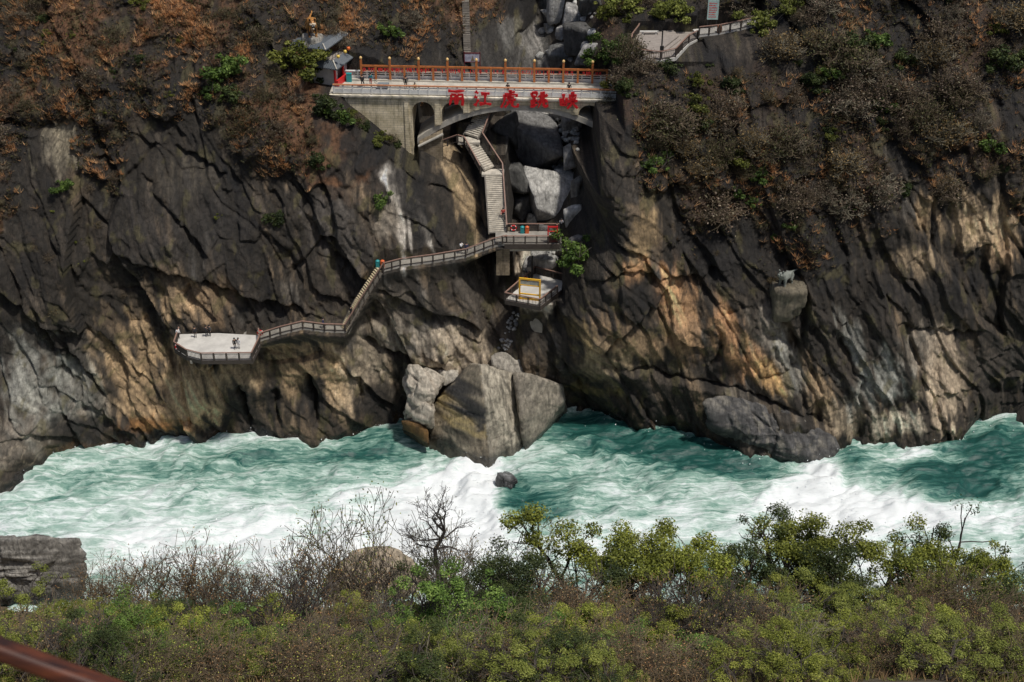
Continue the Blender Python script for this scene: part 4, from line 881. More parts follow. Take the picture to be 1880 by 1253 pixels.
# sign boards
p = at_y(1307, 48, 188.5); sb = empty('information_board', p); tag(sb, 'pale green board with red writing above the path top right', 'sign')
m = MB(); m.box(p.x - .75, p.x + .75, p.y, p.y + .08, p.z + .9, p.z + 3.6); bo = m.build('board', SIGNG, sb)
m = MB(); rnd = random.Random(3)
for r_ in range(7):
    x = p.x - .55
    while x < p.x + .4:
        w_ = rnd.uniform(.08, .16); m.box(x, x + w_, p.y - .012, p.y - .004, p.z + 1.2 + r_ * .32, p.z + 1.2 + r_ * .32 + rnd.uniform(.1, .18)); x += w_ + .06
m.build('red_writing', REDC, bo)
for dx in (-.6, .6): m = MB(); m.box(p.x + dx - .05, p.x + dx + .05, p.y + .082, p.y + .18, p.z, p.z + 3.2); m.build('leg', BLACKM, sb)
p = BP(bu(862), BW + 1.6, 0.6); sb = empty('notice_board', p); tag(sb, 'small printed board in a dark red frame behind the bridge screen', 'sign')
m = MB(); m.box(p.x - 1.05, p.x + 1.0, p.y, p.y + .07, p.z + 1.6, p.z + 2.75); bo = m.build('board', PURPLE, sb)
m = MB(); m.add([(p.x-.2,p.y-.01,p.z+1.75),(p.x+.25,p.y-.01,p.z+1.75),(p.x+.05,p.y-.01,p.z+2.5)], [(0,1,2)]); m.box(p.x-.22, p.x+.3, p.y-.012, p.y-.004, p.z+1.7, p.z+1.8); m.build('printed_figure', simple_mat('print_brown', (0.2,0.15,0.1), .6, .3, 4, 0), bo)
for a_, b_ in (((-1.1, 1.55), (1.05, 1.55)), ((-1.1, 2.8), (1.05, 2.8)), ((-1.1, 1.0), (-1.1, 3.0)), ((1.05, 1.0), (1.05, 3.0))):
    m = MB(); m.bar((p.x + a_[0], p.y + .03, p.z + a_[1]), (p.x + b_[0], p.y + .03, p.z + b_[1]), .12, .12); m.build('frame_bar', simple_mat('dark_red', (0.12, 0.015, 0.02), .6, .2, 2, 0) if 'dark_red' not in bpy.data.materials else bpy.data.materials['dark_red'], sb)
m = MB(); m.bar((p.x + 1.05, p.y + .03, p.z - 1.2), (p.x + 1.05, p.y + .03, p.z + 1.0), .12, .12); m.bar((p.x - 1.1, p.y + .03, p.z - 1.2), (p.x - 1.1, p.y + .03, p.z + 1.0), .12, .12); m.build('posts', bpy.data.materials['dark_red'], sb)

# stone steps up the slope behind the bridge
ss = empty('stone_steps', face_at(859, 96)); tag(ss, 'narrow stone steps climbing the brown slope left of the upper gully', 'stairs')
prev = None
for i in range(34):
    q = surf(859 - i * 0.12, 98 - i * 3.1); yy = min(face_y(q.x + dx, q.z) for dx in (-.6, 0, .6)); m = MB(); m.box(q.x - .5, q.x + .5, yy - .3, yy + .6, q.z - .12, q.z + .05); m.build('step', RISER, ss)

# sloping slab wall under the left end of the arch
p0, p1 = at_y(768, 262, 178.2), at_y(812, 247, 178.4)
bw_ = empty('retaining_wall', (p0.x, p0.y, p0.z - 3)); tag(bw_, 'weathered block retaining wall under the left springing of the arch', 'wall')
m = MB(); m.add([(p0.x, p0.y, p0.z - 0.6), (p1.x, p1.y, p1.z), (p1.x, p1.y + 3, p1.z), (p0.x, p0.y + 3, p0.z - .6), (p0.x, p0.y, p0.z - 4.5), (p1.x, p1.y, p1.z - 5.5), (p1.x, p1.y + 3, p1.z - 5.5), (p0.x, p0.y + 3, p0.z - 4.5)],
    [(0,1,2,3),(7,6,5,4),(4,5,1,0),(5,6,2,1),(6,7,3,2),(7,4,0,3)]); m.build('wall', MASON2, bw_)
m = MB(); m.bar(p0 + Vector((0, -.1, -.5)), p1 + Vector((.1, -.1, .08)), .5, .16); m.build('coping', CONC, bw_)
# ================================================================== BOULDERS
ICO = {}
def ico(sub):
    if sub not in ICO:
        bm = bmesh.new(); bmesh.ops.create_icosphere(bm, subdivisions=sub, radius=1.0); bm.verts.ensure_lookup_table()
        V_ = np.array([v.co[:] for v in bm.verts]); F_ = np.array([[v.index for v in f.verts] for f in bm.faces]); bm.free(); ICO[sub] = (V_ / np.linalg.norm(V_, axis=1)[:, None], F_)
    return ICO[sub]
def rock_mesh(name, normals, dist, sub, seed, p=18, rough=0.12, scale=1.0, colfun=None, shift=(0, 0, 0), strata=0.0, wet_z=None):
    """star-shaped polyhedron with softened edges, joints and grain; colours in 'Col'"""
    D_, F_ = ico(sub); nn = np.asarray(normals, float); h = np.asarray(dist, float)
    q = np.maximum(D_ @ nn.T, 0) / h[None, :]; r = (q ** p).sum(1) ** (-1.0 / p)
    NRM = nn[np.argmax(q, 1)]; P = D_ * r[:, None]; S = np.asarray(shift, float)
    a = P[:, 0] * 0.83 + P[:, 1] * 0.55 + S[0]; b = P[:, 2] + P[:, 1] * 0.35 + S[2]
    g = fbm(a / (2.2 * scale), b / (2.2 * scale), 4, seed) * rough * scale + ridge(a / (1.0 * scale), b / (3.5 * scale), 3, seed + 5) * rough * 0.6 * scale
    f1_, f2_, ra_, *_ = voro(a / (2.4 * scale), b / (4.0 * scale), seed + 3); g = g + (ra_ - 0.5) * rough * 1.6 * scale - 0.5 * rough * scale * np.exp(-((f2_ - f1_) / 0.05) ** 2)
    if strata: g = g + strata * fbm(a / 7 / scale, b / (0.35 * scale), 4, seed + 8)
    P = P + D_ * g[:, None]
    m = np_mesh(name, P, F_, True)
    n1 = fbm(a / (1.6 * scale), b / (1.6 * scale), 4, seed + 21); n2 = fbm(a / (0.5 * scale), b / (3.0 * scale), 4, seed + 22)
    Cc = colfun(P, NRM, n1, n2) if colfun else np.tile(np.array([[0.2, 0.19, 0.17]]), (len(P), 1))
    w = np.zeros(len(P))
    if wet_z is not None:
        w = 1 - smooth(wet_z, wet_z + 1.3, P[:, 2] + n1 * 0.6); Cc = Cc * (1 - 0.7 * w)[:, None]
    col_attr(m, 'Col', np.clip(Cc, 0.006, 0.7)); float_attr(m, 'wet', w)
    return m
def hull_planes(pts):
    bm = bmesh.new()
    for q in pts: bm.verts.new(q)
    bmesh.ops.convex_hull(bm, input=bm.verts); bm.normal_update(); c = sum((Vector(q) for q in pts), Vector()) / len(pts); out = {}
    for f in bm.faces:
        n = f.normal.copy(); d = n.dot(f.verts[0].co - c)
        if d < 0: n = -n; d = -d
        key = (round(n.x, 2), round(n.y, 2), round(n.z, 2)); out[key] = (n, d)
    bm.free(); return c, [v[0][:] for v in out.values()], [max(v[1], 0.05) for v in out.values()]
def cmix(base, tone):
    def f(P, D_, n1, n2):
        t = np.clip(1 + 0.35 * n1 + 0.35 * n2, 0.35, 1.8); C_ = np.array(base)[None, :] * t[:, None]
        return C_ + (np.array(tone)[None, :] - C_) * (smooth(0.1, 0.6, n2 + n1 * 0.5) * 0.6)[:, None]
    return f
def hull_rock(name, pts, label, sub=5, seed=1, p=26, rough=0.18, colfun=None, wet=True, strata=0.0, cat='boulder', group=None):
    c, n_, d_ = hull_planes([Vector(q) for q in pts]); m = rock_mesh(name, n_, d_, sub, seed, p, rough, 1.0, colfun, c, strata, (0.3 - c.z) if wet else None)
    o = link(name, m, ROCK); o.location = c; tag(o, label, cat, group); return o

# the wedge in the river
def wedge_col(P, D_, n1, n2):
    t = np.clip(0.95 + 0.35 * n1 + 0.7 * n2, 0.3, 1.7); left = smooth(0.0, -0.12, D_[:, 0] + 0.06 * n1)  # left sides' shade put into a darker base; patch, band and streaks are rock
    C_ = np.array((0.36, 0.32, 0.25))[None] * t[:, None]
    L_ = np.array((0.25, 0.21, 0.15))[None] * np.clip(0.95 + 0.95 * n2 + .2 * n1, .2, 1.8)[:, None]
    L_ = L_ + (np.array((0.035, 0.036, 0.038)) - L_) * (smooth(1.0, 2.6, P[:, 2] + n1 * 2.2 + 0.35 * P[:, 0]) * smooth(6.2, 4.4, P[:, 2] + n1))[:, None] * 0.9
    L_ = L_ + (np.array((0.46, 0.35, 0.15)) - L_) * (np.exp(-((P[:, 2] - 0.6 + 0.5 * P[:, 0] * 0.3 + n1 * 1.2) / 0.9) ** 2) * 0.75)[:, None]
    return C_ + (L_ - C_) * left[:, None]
V3 = lambda px, py, Y: at_y(px, py, Y)
Wz = lambda px, py: at_z(px, py, -0.9)
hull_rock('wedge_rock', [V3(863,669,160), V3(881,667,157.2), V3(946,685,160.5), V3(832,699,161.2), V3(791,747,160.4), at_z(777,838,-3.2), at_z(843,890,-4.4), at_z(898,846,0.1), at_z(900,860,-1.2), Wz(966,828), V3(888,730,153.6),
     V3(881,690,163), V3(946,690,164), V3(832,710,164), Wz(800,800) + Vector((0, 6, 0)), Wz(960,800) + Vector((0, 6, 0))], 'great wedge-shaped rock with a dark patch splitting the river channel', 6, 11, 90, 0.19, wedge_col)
hull_rock('block_rock', [V3(940,682,159.6), V3(968,685,158.4), V3(1030,708,160.6), V3(1036,738,160.2), Wz(962,834), Wz(1012,782), Wz(1042,760), V3(946,720,157.0), V3(955,770,155.0), V3(957,690,164), V3(1034,712,165), Wz(975,780) + Vector((0, 8, 0)), Wz(1040,752) + Vector((0, 6, 0))],
     'grey-brown block of rock leaning against the right side of the wedge', 5, 12, 60, 0.16, cmix((0.29, 0.255, 0.20), (0.09, 0.08, 0.07)))
hull_rock('shelf_rock', [V3(902,648,162.5), V3(925,646,163.5), V3(992,682,163), V3(994,697,162), V3(930,690,161), V3(903,668,161), V3(905,700,163), V3(940,650,167), V3(990,690,167)], 'flat-topped pale rock shelf behind the wedge rock', 4, 13, 26, 0.15, cmix((0.34, 0.31, 0.26), (0.16, 0.14, 0.12)), False)
pale = cmix((0.47, 0.42, 0.34), (0.24, 0.2, 0.16))
hull_rock('sculpted_rock', [V3(752,676,160.5), V3(785,676,161), V3(812,690,160), V3(745,705,158.5), V3(800,720,157.5), V3(760,740,157), V3(815,700,160), V3(750,735,158.3), V3(790,748,157.3), V3(780,690,165), V3(750,700,165)], 'pale water-sculpted rock with a rounded top left of the wedge', 5, 14, 16, 0.5, pale)
hull_rock('sculpted_rock', [V3(744,738,158), V3(775,732,157), V3(800,752,156), V3(742,762,157.2), V3(790,772,155.5), Wz(752,782), Wz(790,798), V3(770,740,163), Wz(760,770) + Vector((0, 6, 0))], 'lower pale sculpted rock at the water left of the wedge', 5, 15, 12, 0.4, pale)
hull_rock('sculpted_rock', [V3(805,682,162), V3(842,678,162.5), V3(840,694,160.5), V3(805,700,160.5), V3(818,708,160), V3(825,684,166)], 'small smooth pale rock tucked above the wedge', 4, 16, 10, 0.25, cmix((0.48, 0.44, 0.37), (0.3, 0.26, 0.2)), False)
amber = cmix((0.2, 0.11, 0.035), (0.06, 0.035, 0.02))
hull_rock('wet_rock', [V3(738,775,157.5), V3(765,775,156.5), V3(785,790,155.5), Wz(736,796), Wz(768,808), Wz(790,830), V3(750,772,161), V3(780,780,161)], 'wet amber rocks at the waterline below the sculpted rock', 4, 17, 14, 0.4, amber)
slabc = cmix((0.085, 0.082, 0.08), (0.26, 0.235, 0.19))
hull_rock('slab_rock', [V3(1284,735,155.6), V3(1325,724,156.3), V3(1445,757,155), V3(1528,797,153.6), V3(1541,826,152.4), Wz(1532,866), Wz(1445,852), Wz(1310,812), V3(1290,770,154.4), V3(1440,800,152.8), V3(1330,730,161), V3(1520,800,160), Wz(1400,820) + Vector((0, 8, 0))],
     'long rounded dark slab lying along the water under the right cliff', 6, 18, 16, 0.42, slabc, True, 0.12)
hull_rock('river_rock', [at_z(912, 868, 1.4), at_z(945, 872, 1.2), at_z(952, 886, 0.2), at_z(905, 892, -0.4), at_z(925, 905, -0.8), at_z(930, 864, -0.8)], 'low grey rock half drowned by the rapid below the wedge', 4, 19, 14, 0.2, cmix((0.12, 0.12, 0.12), (0.3, 0.3, 0.3)))
# near bank: layered ledge and tan boulder
ledc = lambda P, D_, n1, n2: (np.array((0.24, 0.225, 0.2))[None] * np.clip(1 + 0.55 * fbm(P[:, 0] / 6, P[:, 2] / 0.35, 4, 77) + 0.2 * n1, 0.3, 1.8)[:, None])
hull_rock('ledge_rock', [at_z(-120, 996, 8), at_z(0, 992, 8), at_z(146, 986, 8), at_z(158, 1020, 5.5), at_z(166, 1095, -1), at_z(-120, 1120, -1), at_z(40, 1110, -1), at_y(-120, 1000, 136), at_y(120, 995, 134)], 'grey layered rock ledge on the near bank at far left', 6, 31, 30, 0.4, ledc, True, 0.3)
hull_rock('tan_boulder', [at_y(600, 1060, 128), at_y(640, 1012, 129), at_y(700, 1000, 130), at_y(770, 1030, 129.5), at_y(800, 1075, 128), at_y(690, 1100, 126), at_y(610, 1110, 126), at_y(760, 1110, 127), at_y(700, 1010, 136), at_y(620, 1060, 136), at_y(780, 1070, 136)], 'large sunlit tan boulder behind the bare shrubs on the near bank', 5, 32, 12, 0.35, cmix((0.40, 0.33, 0.24), (0.27, 0.22, 0.16)), False)

# gully boulders
def boulder(px, py, wpx, hpx, base, seed, label, sub=4, group=None, cat='boulder', name='boulder', Y=None, dark=None):
    p = face_at(px, py) if Y is None else at_y(px, py, Y); rr = random.Random(seed); sc = p.y / 178.0
    a, b = wpx / 13.6 / 2 * sc, hpx / 12.0 / 2 * sc; nn, dd = [], []
    for i in range(11):
        v = Vector((rr.gauss(0, 1), rr.gauss(0, 1), rr.gauss(0, 1))).normalized()
        if i < 6: v = (Vector([(1,0,0),(-1,0,0),(0,1,0),(0,-1,0),(0,0,1),(0,0,-1)][i]) + Vector((rr.gauss(0, .25), rr.gauss(0, .25), rr.gauss(0, .25)))).normalized()
        nn.append(v[:]); dd.append(rr.uniform(0.78, 1.0) * math.sqrt((v.x * a) ** 2 + (v.y * a) ** 2 + (v.z * b) ** 2))
    m = rock_mesh(name, nn, dd, sub, seed, 44, 0.07, max(0.35, a * 0.7), cmix(base, dark or tuple(c * 0.45 for c in base)), p)
    o = link(name, m, ROCK); o.location = p + Vector((0, 0.2 * a, 0)); o.rotation_euler = (0, 0, rr.uniform(-.4, .4)); tag(o, label, cat, group); return o
G1, G2, G3 = (0.50, 0.485, 0.45), (0.34, 0.33, 0.315), (0.10, 0.097, 0.092)
boulder(1016, 372, 98, 82, G1, 51, 'huge pale boulder with a flat sunlit top behind the middle deck', 5)
boulder(966, 262, 104, 122, (0.19, 0.185, 0.178), 52, 'huge dark boulder leaning in the gully under the bridge', 5)
boulder(1005, 334, 66, 30, G1, 53, 'flat pale boulder on top of the huge pale one')
boulder(1042, 330, 40, 34, G1, 54, 'pale boulder at the right edge of the gully above the huge pale one')
boulder(1050, 285, 34, 44, G2, 55, 'upright grey slab beside the scree under the bridge')
boulder(985, 215, 70, 40, G1, 56, 'pale rounded rock just under the crown of the arch')
boulder(1040, 212, 60, 36, G2, 57, 'grey rock under the right part of the arch')
boulder(975, 420, 26, 60, (0.42, 0.39, 0.32), 58, 'tall pale splinter of rock left of the huge pale boulder')
boulder(1050, 460, 22, 60, (0.2, 0.19, 0.18), 59, 'grey rock at the right end of the middle deck')
boulder(1030, 12, 48, 34, G1, 60, 'pale boulder at the top of the upper gully'); boulder(1024, 30, 34, 22, G1, 61, 'pale rounded boulder second from top in the upper gully')
boulder(1058, 40, 50, 44, G2, 62, 'grey angular boulder in the upper gully'); boulder(1066, 76, 62, 60, G3, 63, 'round black boulder in the upper gully above the bridge')
boulder(1035, 104, 50, 40, (0.17, 0.168, 0.16), 64, 'dark slab behind the middle of the bridge screen'); boulder(1082, 100, 34, 34, G2, 65, 'grey boulder between the black boulder and the shrubs')
boulder(1085, 14, 46, 40, (0.12, 0.118, 0.11), 66, 'dark boulder at the top right of the upper gully'); boulder(1010, 55, 24, 20, G1, 67, 'small pale boulder beside the slick rock in the upper gully'); boulder(1034, 62, 26, 20, G2, 68, 'small grey boulder resting above the dark slab')
for k_, (a_, b_, w_, h_, c_, l_) in enumerate(((1050,232,40,40,G2,'leaning grey slab at the right end of the scree'),(1012,236,46,50,(0.15,0.148,0.14),'dark angular block left of the scree'),(940,330,56,50,(0.11,0.108,0.10),'black angular block right of the stair bend'),(985,305,44,34,G2,'grey angular block over the flat pale boulder'),(955,385,44,54,(0.16,0.155,0.145),'dark slab between stair and huge pale boulder'),(1050,398,30,44,G1,'pale slab wedged right of the huge pale boulder'),(935,240,40,60,(0.10,0.098,0.092),'black rock behind the upper stair railing'),(1000,430,36,30,G2,'grey block just behind the middle deck'),(1060,352,26,50,(0.22,0.2,0.17),'tan slab on the right wall of the gully'))): boulder(a_, b_, w_, h_, c_, 130 + k_, l_)
boulder(1003, 478, 60, 34, (0.47, 0.46, 0.43), 69, 'pale washed rock beneath the middle deck'); boulder(975, 492, 34, 28, (0.42, 0.41, 0.39), 70, 'pale stone between the middle deck and the small platform')
rr = random.Random(9)
small = []
for i in range(5):
    nn, dd = [], []
    for k in range(15):
        v = Vector((rr.gauss(0,1), rr.gauss(0,1), rr.gauss(0,1))).normalized()
        if k < 6: v = Vector([(1,0,.2),(-1,0,-.2),(0,1,.1),(.2,-1,0),(0,.2,1),(.1,0,-1)][k]).normalized()
        nn.append(v[:]); dd.append(rr.uniform(.7, 1.0))
    mm = rock_mesh('scree_stone', nn, dd, 2, 80 + i, 14, 0.08, 1.0, cmix((G1, G2, (0.46,0.45,0.42), G2, G1)[i], (0.2, 0.2, 0.19))); mm.materials.append(ROCK); small.append(mm)
def scree(n, xr, yr, s0, s1, label, group, lean=0.0):
    for i in range(n):
        px, py = rr.uniform(*xr), rr.uniform(*yr); px += (py - yr[0]) * lean; p = face_at(px, py); s = rr.uniform(s0, s1) * (0.6 + 0.4 * rr.random())
        o = bpy.data.objects.new('scree_stone', small[rr.randrange(5)]); COL.objects.link(o); o.location = p + Vector((0, -0.25 * s, 0.1 * s)); o.scale = (s * rr.uniform(.8, 1.3), s, s * rr.uniform(.6, .95)); o.rotation_euler = (rr.uniform(-.5, .5), rr.uniform(-.5, .5), rr.uniform(0, 6)); tag(o, label, 'stone', group); o['look'] = label.split(' in ')[0].split(' between ')[0].split(' among ')[0].split(' washed ')[0]
scree(70, (1020, 1062), (216, 278), 0.28, 0.62, 'loose grey stone in the scree under the right side of the bridge', 'scree under the bridge')
scree(34, (1012, 1044), (284, 322), 0.3, 0.75, 'loose pale stone between scree and huge boulder', 'scree above the huge pale boulder')
scree(40, (990, 1095), (0, 116), 0.35, 1.0, 'loose grey stone among the boulders of the upper gully', 'scree in the upper gully')
scree(46, (938, 958), (572, 642), 0.16, 0.42, 'small pale stone in the gutter below the small platform', 'stones in the gully outlet', -0.35)
scree(22, (975, 1025), (455, 495), 0.25, 0.5, 'pale stone washed under the middle deck', 'stones under the middle deck')

# ================================================================== VEGETATION
def leaf_mat(name, trans=0.3, rough=0.6):
    m, nt, b = new_mat(name); N = nt.nodes; L = nt.links
    at = N.new('ShaderNodeAttribute'); at.attribute_name = 'Col'; oi = N.new('ShaderNodeObjectInfo')
    hs = N.new('ShaderNodeHueSaturation'); mr = N.new('ShaderNodeMapRange'); mr.inputs['To Min'].default_value = 0.85; mr.inputs['To Max'].default_value = 1.35
    L.new(oi.outputs['Random'], mr.inputs['Value']); L.new(mr.outputs[0], hs.inputs['Value']); L.new(at.outputs['Color'], hs.inputs['Color'])
    L.new(hs.outputs['Color'], b.inputs['Base Color']); b.inputs['Roughness'].default_value = rough; b.inputs['Specular IOR Level'].default_value = 0.3
    tr = N.new('ShaderNodeBsdfTranslucent'); L.new(hs.outputs['Color'], tr.inputs['Color']); mx = N.new('ShaderNodeMixShader'); mx.inputs[0].default_value = trans
    out = [n for n in N if n.type == 'OUTPUT_MATERIAL'][0]; L.new(b.outputs[0], mx.inputs[1]); L.new(tr.outputs[0], mx.inputs[2]); L.new(mx.outputs[0], out.inputs['Surface'])
    return m
LEAF = leaf_mat('foliage'); GRASSM = leaf_mat('dry_grass', 0.35, 0.8)
BARK = simple_mat('dark_bark', (0.055, 0.045, 0.038), 0.9, 0.4, 6, 0.3)
BARKG = simple_mat('grey_bark', (0.15, 0.132, 0.092), 0.9, 0.35, 6, 0.3)
BARKB = simple_mat('brown_bark', (0.105, 0.078, 0.046), 0.9, 0.35, 6, 0.3)
def leaf_quads(C_, size, nrm, rs, elong=1.7):
    """rhombus leaves at points C_, roughly facing nrm"""
    n = len(C_); a = rs.normal(size=(n, 3)); nr = nrm + 0.75 * rs.normal(size=(n, 3)); nr /= np.linalg.norm(nr, axis=1)[:, None] + 1e-9
    t = np.cross(nr, a); t /= np.linalg.norm(t, axis=1)[:, None] + 1e-9; b = np.cross(nr, t); s = size * rs.uniform(0.6, 1.3, (n, 1))
    V_ = np.stack([C_ - t * s * elong * 0.5, C_ + b * s * 0.5, C_ + t * s * elong * 0.5, C_ - b * s * 0.5], 1).reshape(-1, 3)
    return V_, np.arange(4 * n).reshape(n, 4)
def crown_mesh(name, lobes, n, leaf, pal, seed, shell=0.55, gaps=0.35):
    """leaves over many unequal lobes; lobes: list of (centre, radius)"""
    rs = np.random.RandomState(seed); ctr = np.array([l[0] for l in lobes], float); rad = np.array([l[1] for l in lobes], float)
    k = rs.choice(len(lobes), n, p=rad ** 2 / (rad ** 2).sum()); d = rs.normal(size=(n, 3)); d /= np.linalg.norm(d, axis=1)[:, None]
    r = rad[k] * (shell + (1 - shell) * rs.rand(n)) * (1 + 0.22 * rs.normal(size=n) * 0.5); P = ctr[k] + d * r[:, None] * np.array([1, 1, 0.85])
    g = noise2(P[:, 0] * 2.1 + seed, P[:, 2] * 2.1 + P[:, 1] * 1.3, seed) ; keep = g > -0.25 + gaps * 0.5 - 0.35 * rs.rand(n); P = P[keep]; d = d[keep]; kk = k[keep]
    V_, F_ = leaf_quads(P, leaf, d + np.array([0, 0, 0.5]), rs)
    pal = np.array(pal, float); ci = (rs.rand(len(P)) * 0.55 + 0.45 * _hash(kk.astype(float), kk * 0.0 + seed, 3)) * (len(pal) - 1.001); i0 = ci.astype(int); f = (ci - i0)[:, None]
    Cc = (pal[i0] * (1 - f) + pal[i0 + 1] * f) * rs.uniform(0.7, 1.3, (len(P), 1))
    m = np_mesh(name, V_, F_, False); col_attr(m, 'Col', np.repeat(Cc, 4, 0)); return m
def tubes_mesh(name, segs, sides=3):
    S = np.array([(*a, *b, ra, rb) for a, b, ra, rb in segs]); A, B, ra, rb = S[:, :3], S[:, 3:6], S[:, 6], S[:, 7]; d = B - A; d /= np.linalg.norm(d, axis=1)[:, None] + 1e-9
    ref = np.where(np.abs(d[:, 2:3]) > 0.9, np.array([[1.0, 0, 0]]), np.array([[0, 0, 1.0]])); u = np.cross(d, ref); u /= np.linalg.norm(u, axis=1)[:, None] + 1e-9; v = np.cross(d, u)
    Vs = []; 
    for k in range(sides):
        a = 2 * math.pi * k / sides; o = u * math.cos(a) + v * math.sin(a); Vs.append(A + o * ra[:, None]); Vs.append(B + o * rb[:, None])
    V_ = np.stack(Vs, 1); n = len(S); base = np.arange(n) * (2 * sides); F_ = []
    for k in range(sides): k2 = (k + 1) % sides; F_.append(np.stack([base + 2 * k, base + 2 * k2, base + 2 * k2 + 1, base + 2 * k + 1], 1))
    return np_mesh(name, V_.reshape(-1, 3), np.concatenate(F_), False)
def grow(rr, p, d, length, rad, level, segs, tips, kink=0.28, up=0.12, kids=(2, 4), shrink=(0.55, 0.8), minr=0.004, nseg=3):
    r = rad
    for i in range(nseg):
        d2 = (d + Vector((rr.gauss(0, kink), rr.gauss(0, kink), rr.gauss(0, kink) + up))).normalized(); q = p + d2 * (length / nseg); r2 = max(minr, r * 0.86); segs.append((p[:], q[:], r, r2)); p, d, r = q, d2, r2
        if level > 0 and i < nseg - 1 and rr.random() < 0.7:
            a = rr.uniform(0, 6.28); s = Vector((math.cos(a), math.sin(a), rr.uniform(-.1, .7))); grow(rr, p, (d * 0.6 + s * 0.8).normalized(), length * rr.uniform(.4, .65), r * 0.6, level - 1, segs, tips, kink, up, kids, shrink, minr, nseg)
    if level > 0:
        for k in range(rr.randint(*kids)):
            a = rr.uniform(0, 6.28); s = Vector((math.cos(a), math.sin(a), rr.uniform(-.3, .6))); grow(rr, p, (d * 0.85 + s * 0.6).normalized(), length * rr.uniform(*shrink), r * 0.68, level - 1, segs, tips, kink, up, kids, shrink, minr, nseg)
    else: tips.append(p[:])
def unit_shrub(seed, stems, level, lean, r0=0.014, kink=0.2, up=0.1, length=0.42, kids=(2, 3), minr=0.0022):
    """branch segments of a shrub about 1 m tall, plus its twig tips"""
    rr = random.Random(seed); segs = []; tips = []
    for i in range(stems):
        a = 6.28 * i / stems + rr.uniform(-.5, .5); l = lean * rr.uniform(.4, 1.2); d = Vector((math.cos(a) * l, math.sin(a) * l, 1)).normalized(); grow(rr, Vector((math.cos(a) * .03, math.sin(a) * .03, -0.06)), d, length * rr.uniform(.8, 1.15), r0 * rr.uniform(.7, 1.2), level, segs, tips, kink, up, kids, (0.55, 0.8), minr)
    zs_ = sorted(t[2] for t in tips); h = zs_[int((len(zs_) - 1) * 0.99)]; k = 1.0 / h
    segs = [(tuple(c * k for c in a), tuple(c * k for c in b), ra * k, rb * k) for a, b, ra, rb in segs]; tips = [tuple(c * k for c in t) for t in tips]
    return segs, tips
def tip_leaves(name, tips, per, spread, leaf, pal, seed, frac=1.0):
    rs = np.random.RandomState(seed); T = np.array(tips); T = T[rs.rand(len(T)) < frac]; P = np.repeat(T, per, 0) + rs.normal(size=(len(T) * per, 3)) * spread
    V_, F_ = leaf_quads(P, leaf, np.tile(np.array([[0, 0, 0.8]]), (len(P), 1)), rs); pal = np.array(pal, float); i = rs.rand(len(P)) * (len(pal) - 1.001); i0 = i.astype(int); f = (i - i0)[:, None]
    tone = np.repeat(rs.uniform(.65, 1.3, (len(T), 1)), per, 0) * rs.uniform(.6, 1.4, (len(P), 1)); Cc = (pal[i0] * (1 - f) + pal[i0 + 1] * f) * tone
    m = np_mesh(name, V_, F_, False); col_attr(m, 'Col', np.repeat(Cc, 4, 0)); return m
OLIVE = [(0.05, 0.064, 0.010), (0.13, 0.15, 0.022), (0.26, 0.285, 0.045), (0.42, 0.42, 0.095)]
LIME = [(0.055, 0.068, 0.014), (0.12, 0.14, 0.026), (0.21, 0.235, 0.045), (0.31, 0.32, 0.09)]
FRESH = [(0.03, 0.06, 0.012), (0.07, 0.125, 0.022), (0.15, 0.235, 0.045), (0.26, 0.35, 0.09)]
DEEP = [(0.016, 0.027, 0.009), (0.034, 0.05, 0.014), (0.065, 0.085, 0.022), (0.12, 0.13, 0.04)]
RUSSET = [(0.14, 0.068, 0.03), (0.26, 0.135, 0.06), (0.36, 0.23, 0.11), (0.24, 0.20, 0.09)]
BRN = [(0.05, 0.036, 0.026), (0.11, 0.075, 0.05), (0.19, 0.145, 0.11), (0.13, 0.12, 0.07)]
GOLDB = [(0.06, 0.045, 0.02), (0.13, 0.09, 0.04), (0.24, 0.16, 0.06)]
OLIVB = [(0.03, 0.032, 0.012), (0.06, 0.06, 0.022), (0.12, 0.11, 0.045)]
GOLD = [(0.22, 0.16, 0.03), (0.36, 0.26, 0.05), (0.26, 0.26, 0.06)]
# ---- prototypes (mesh data only, about 1 m tall)
PROTO = {}
def proto(key, trunk_mesh, trunk_mat, crown, crown_mat=None):
    trunk_mesh.materials.append(trunk_mat)
    if crown is not None: crown.materials.append(crown_mat or LEAF)
    PROTO[key] = (trunk_mesh, crown)
for i in range(4):
    s_, t_ = unit_shrub(100 + i, 13, 3, 0.66, 0.013, 0.19, 0.08, 0.36, (2, 4), 0.0019); proto('bare%d' % i, tubes_mesh('stems', s_), (BARKB, BARK, BARKG, BARKB)[i], tip_leaves('crown', t_, 2, 0.03, 0.012, RUSSET, i, 0.35))
for i in range(3):
    s_, t_ = unit_shrub(120 + i, 9, 3, 0.8, 0.014, 0.26, 0.06, 0.38, (2, 3)); proto('twig%d' % i, tubes_mesh('stems', s_), (BARKG, BARKB, BARKG)[i], tip_leaves('crown', t_, 3, 0.035, 0.013, (OLIVE, RUSSET, LIME)[i], i, 0.7))
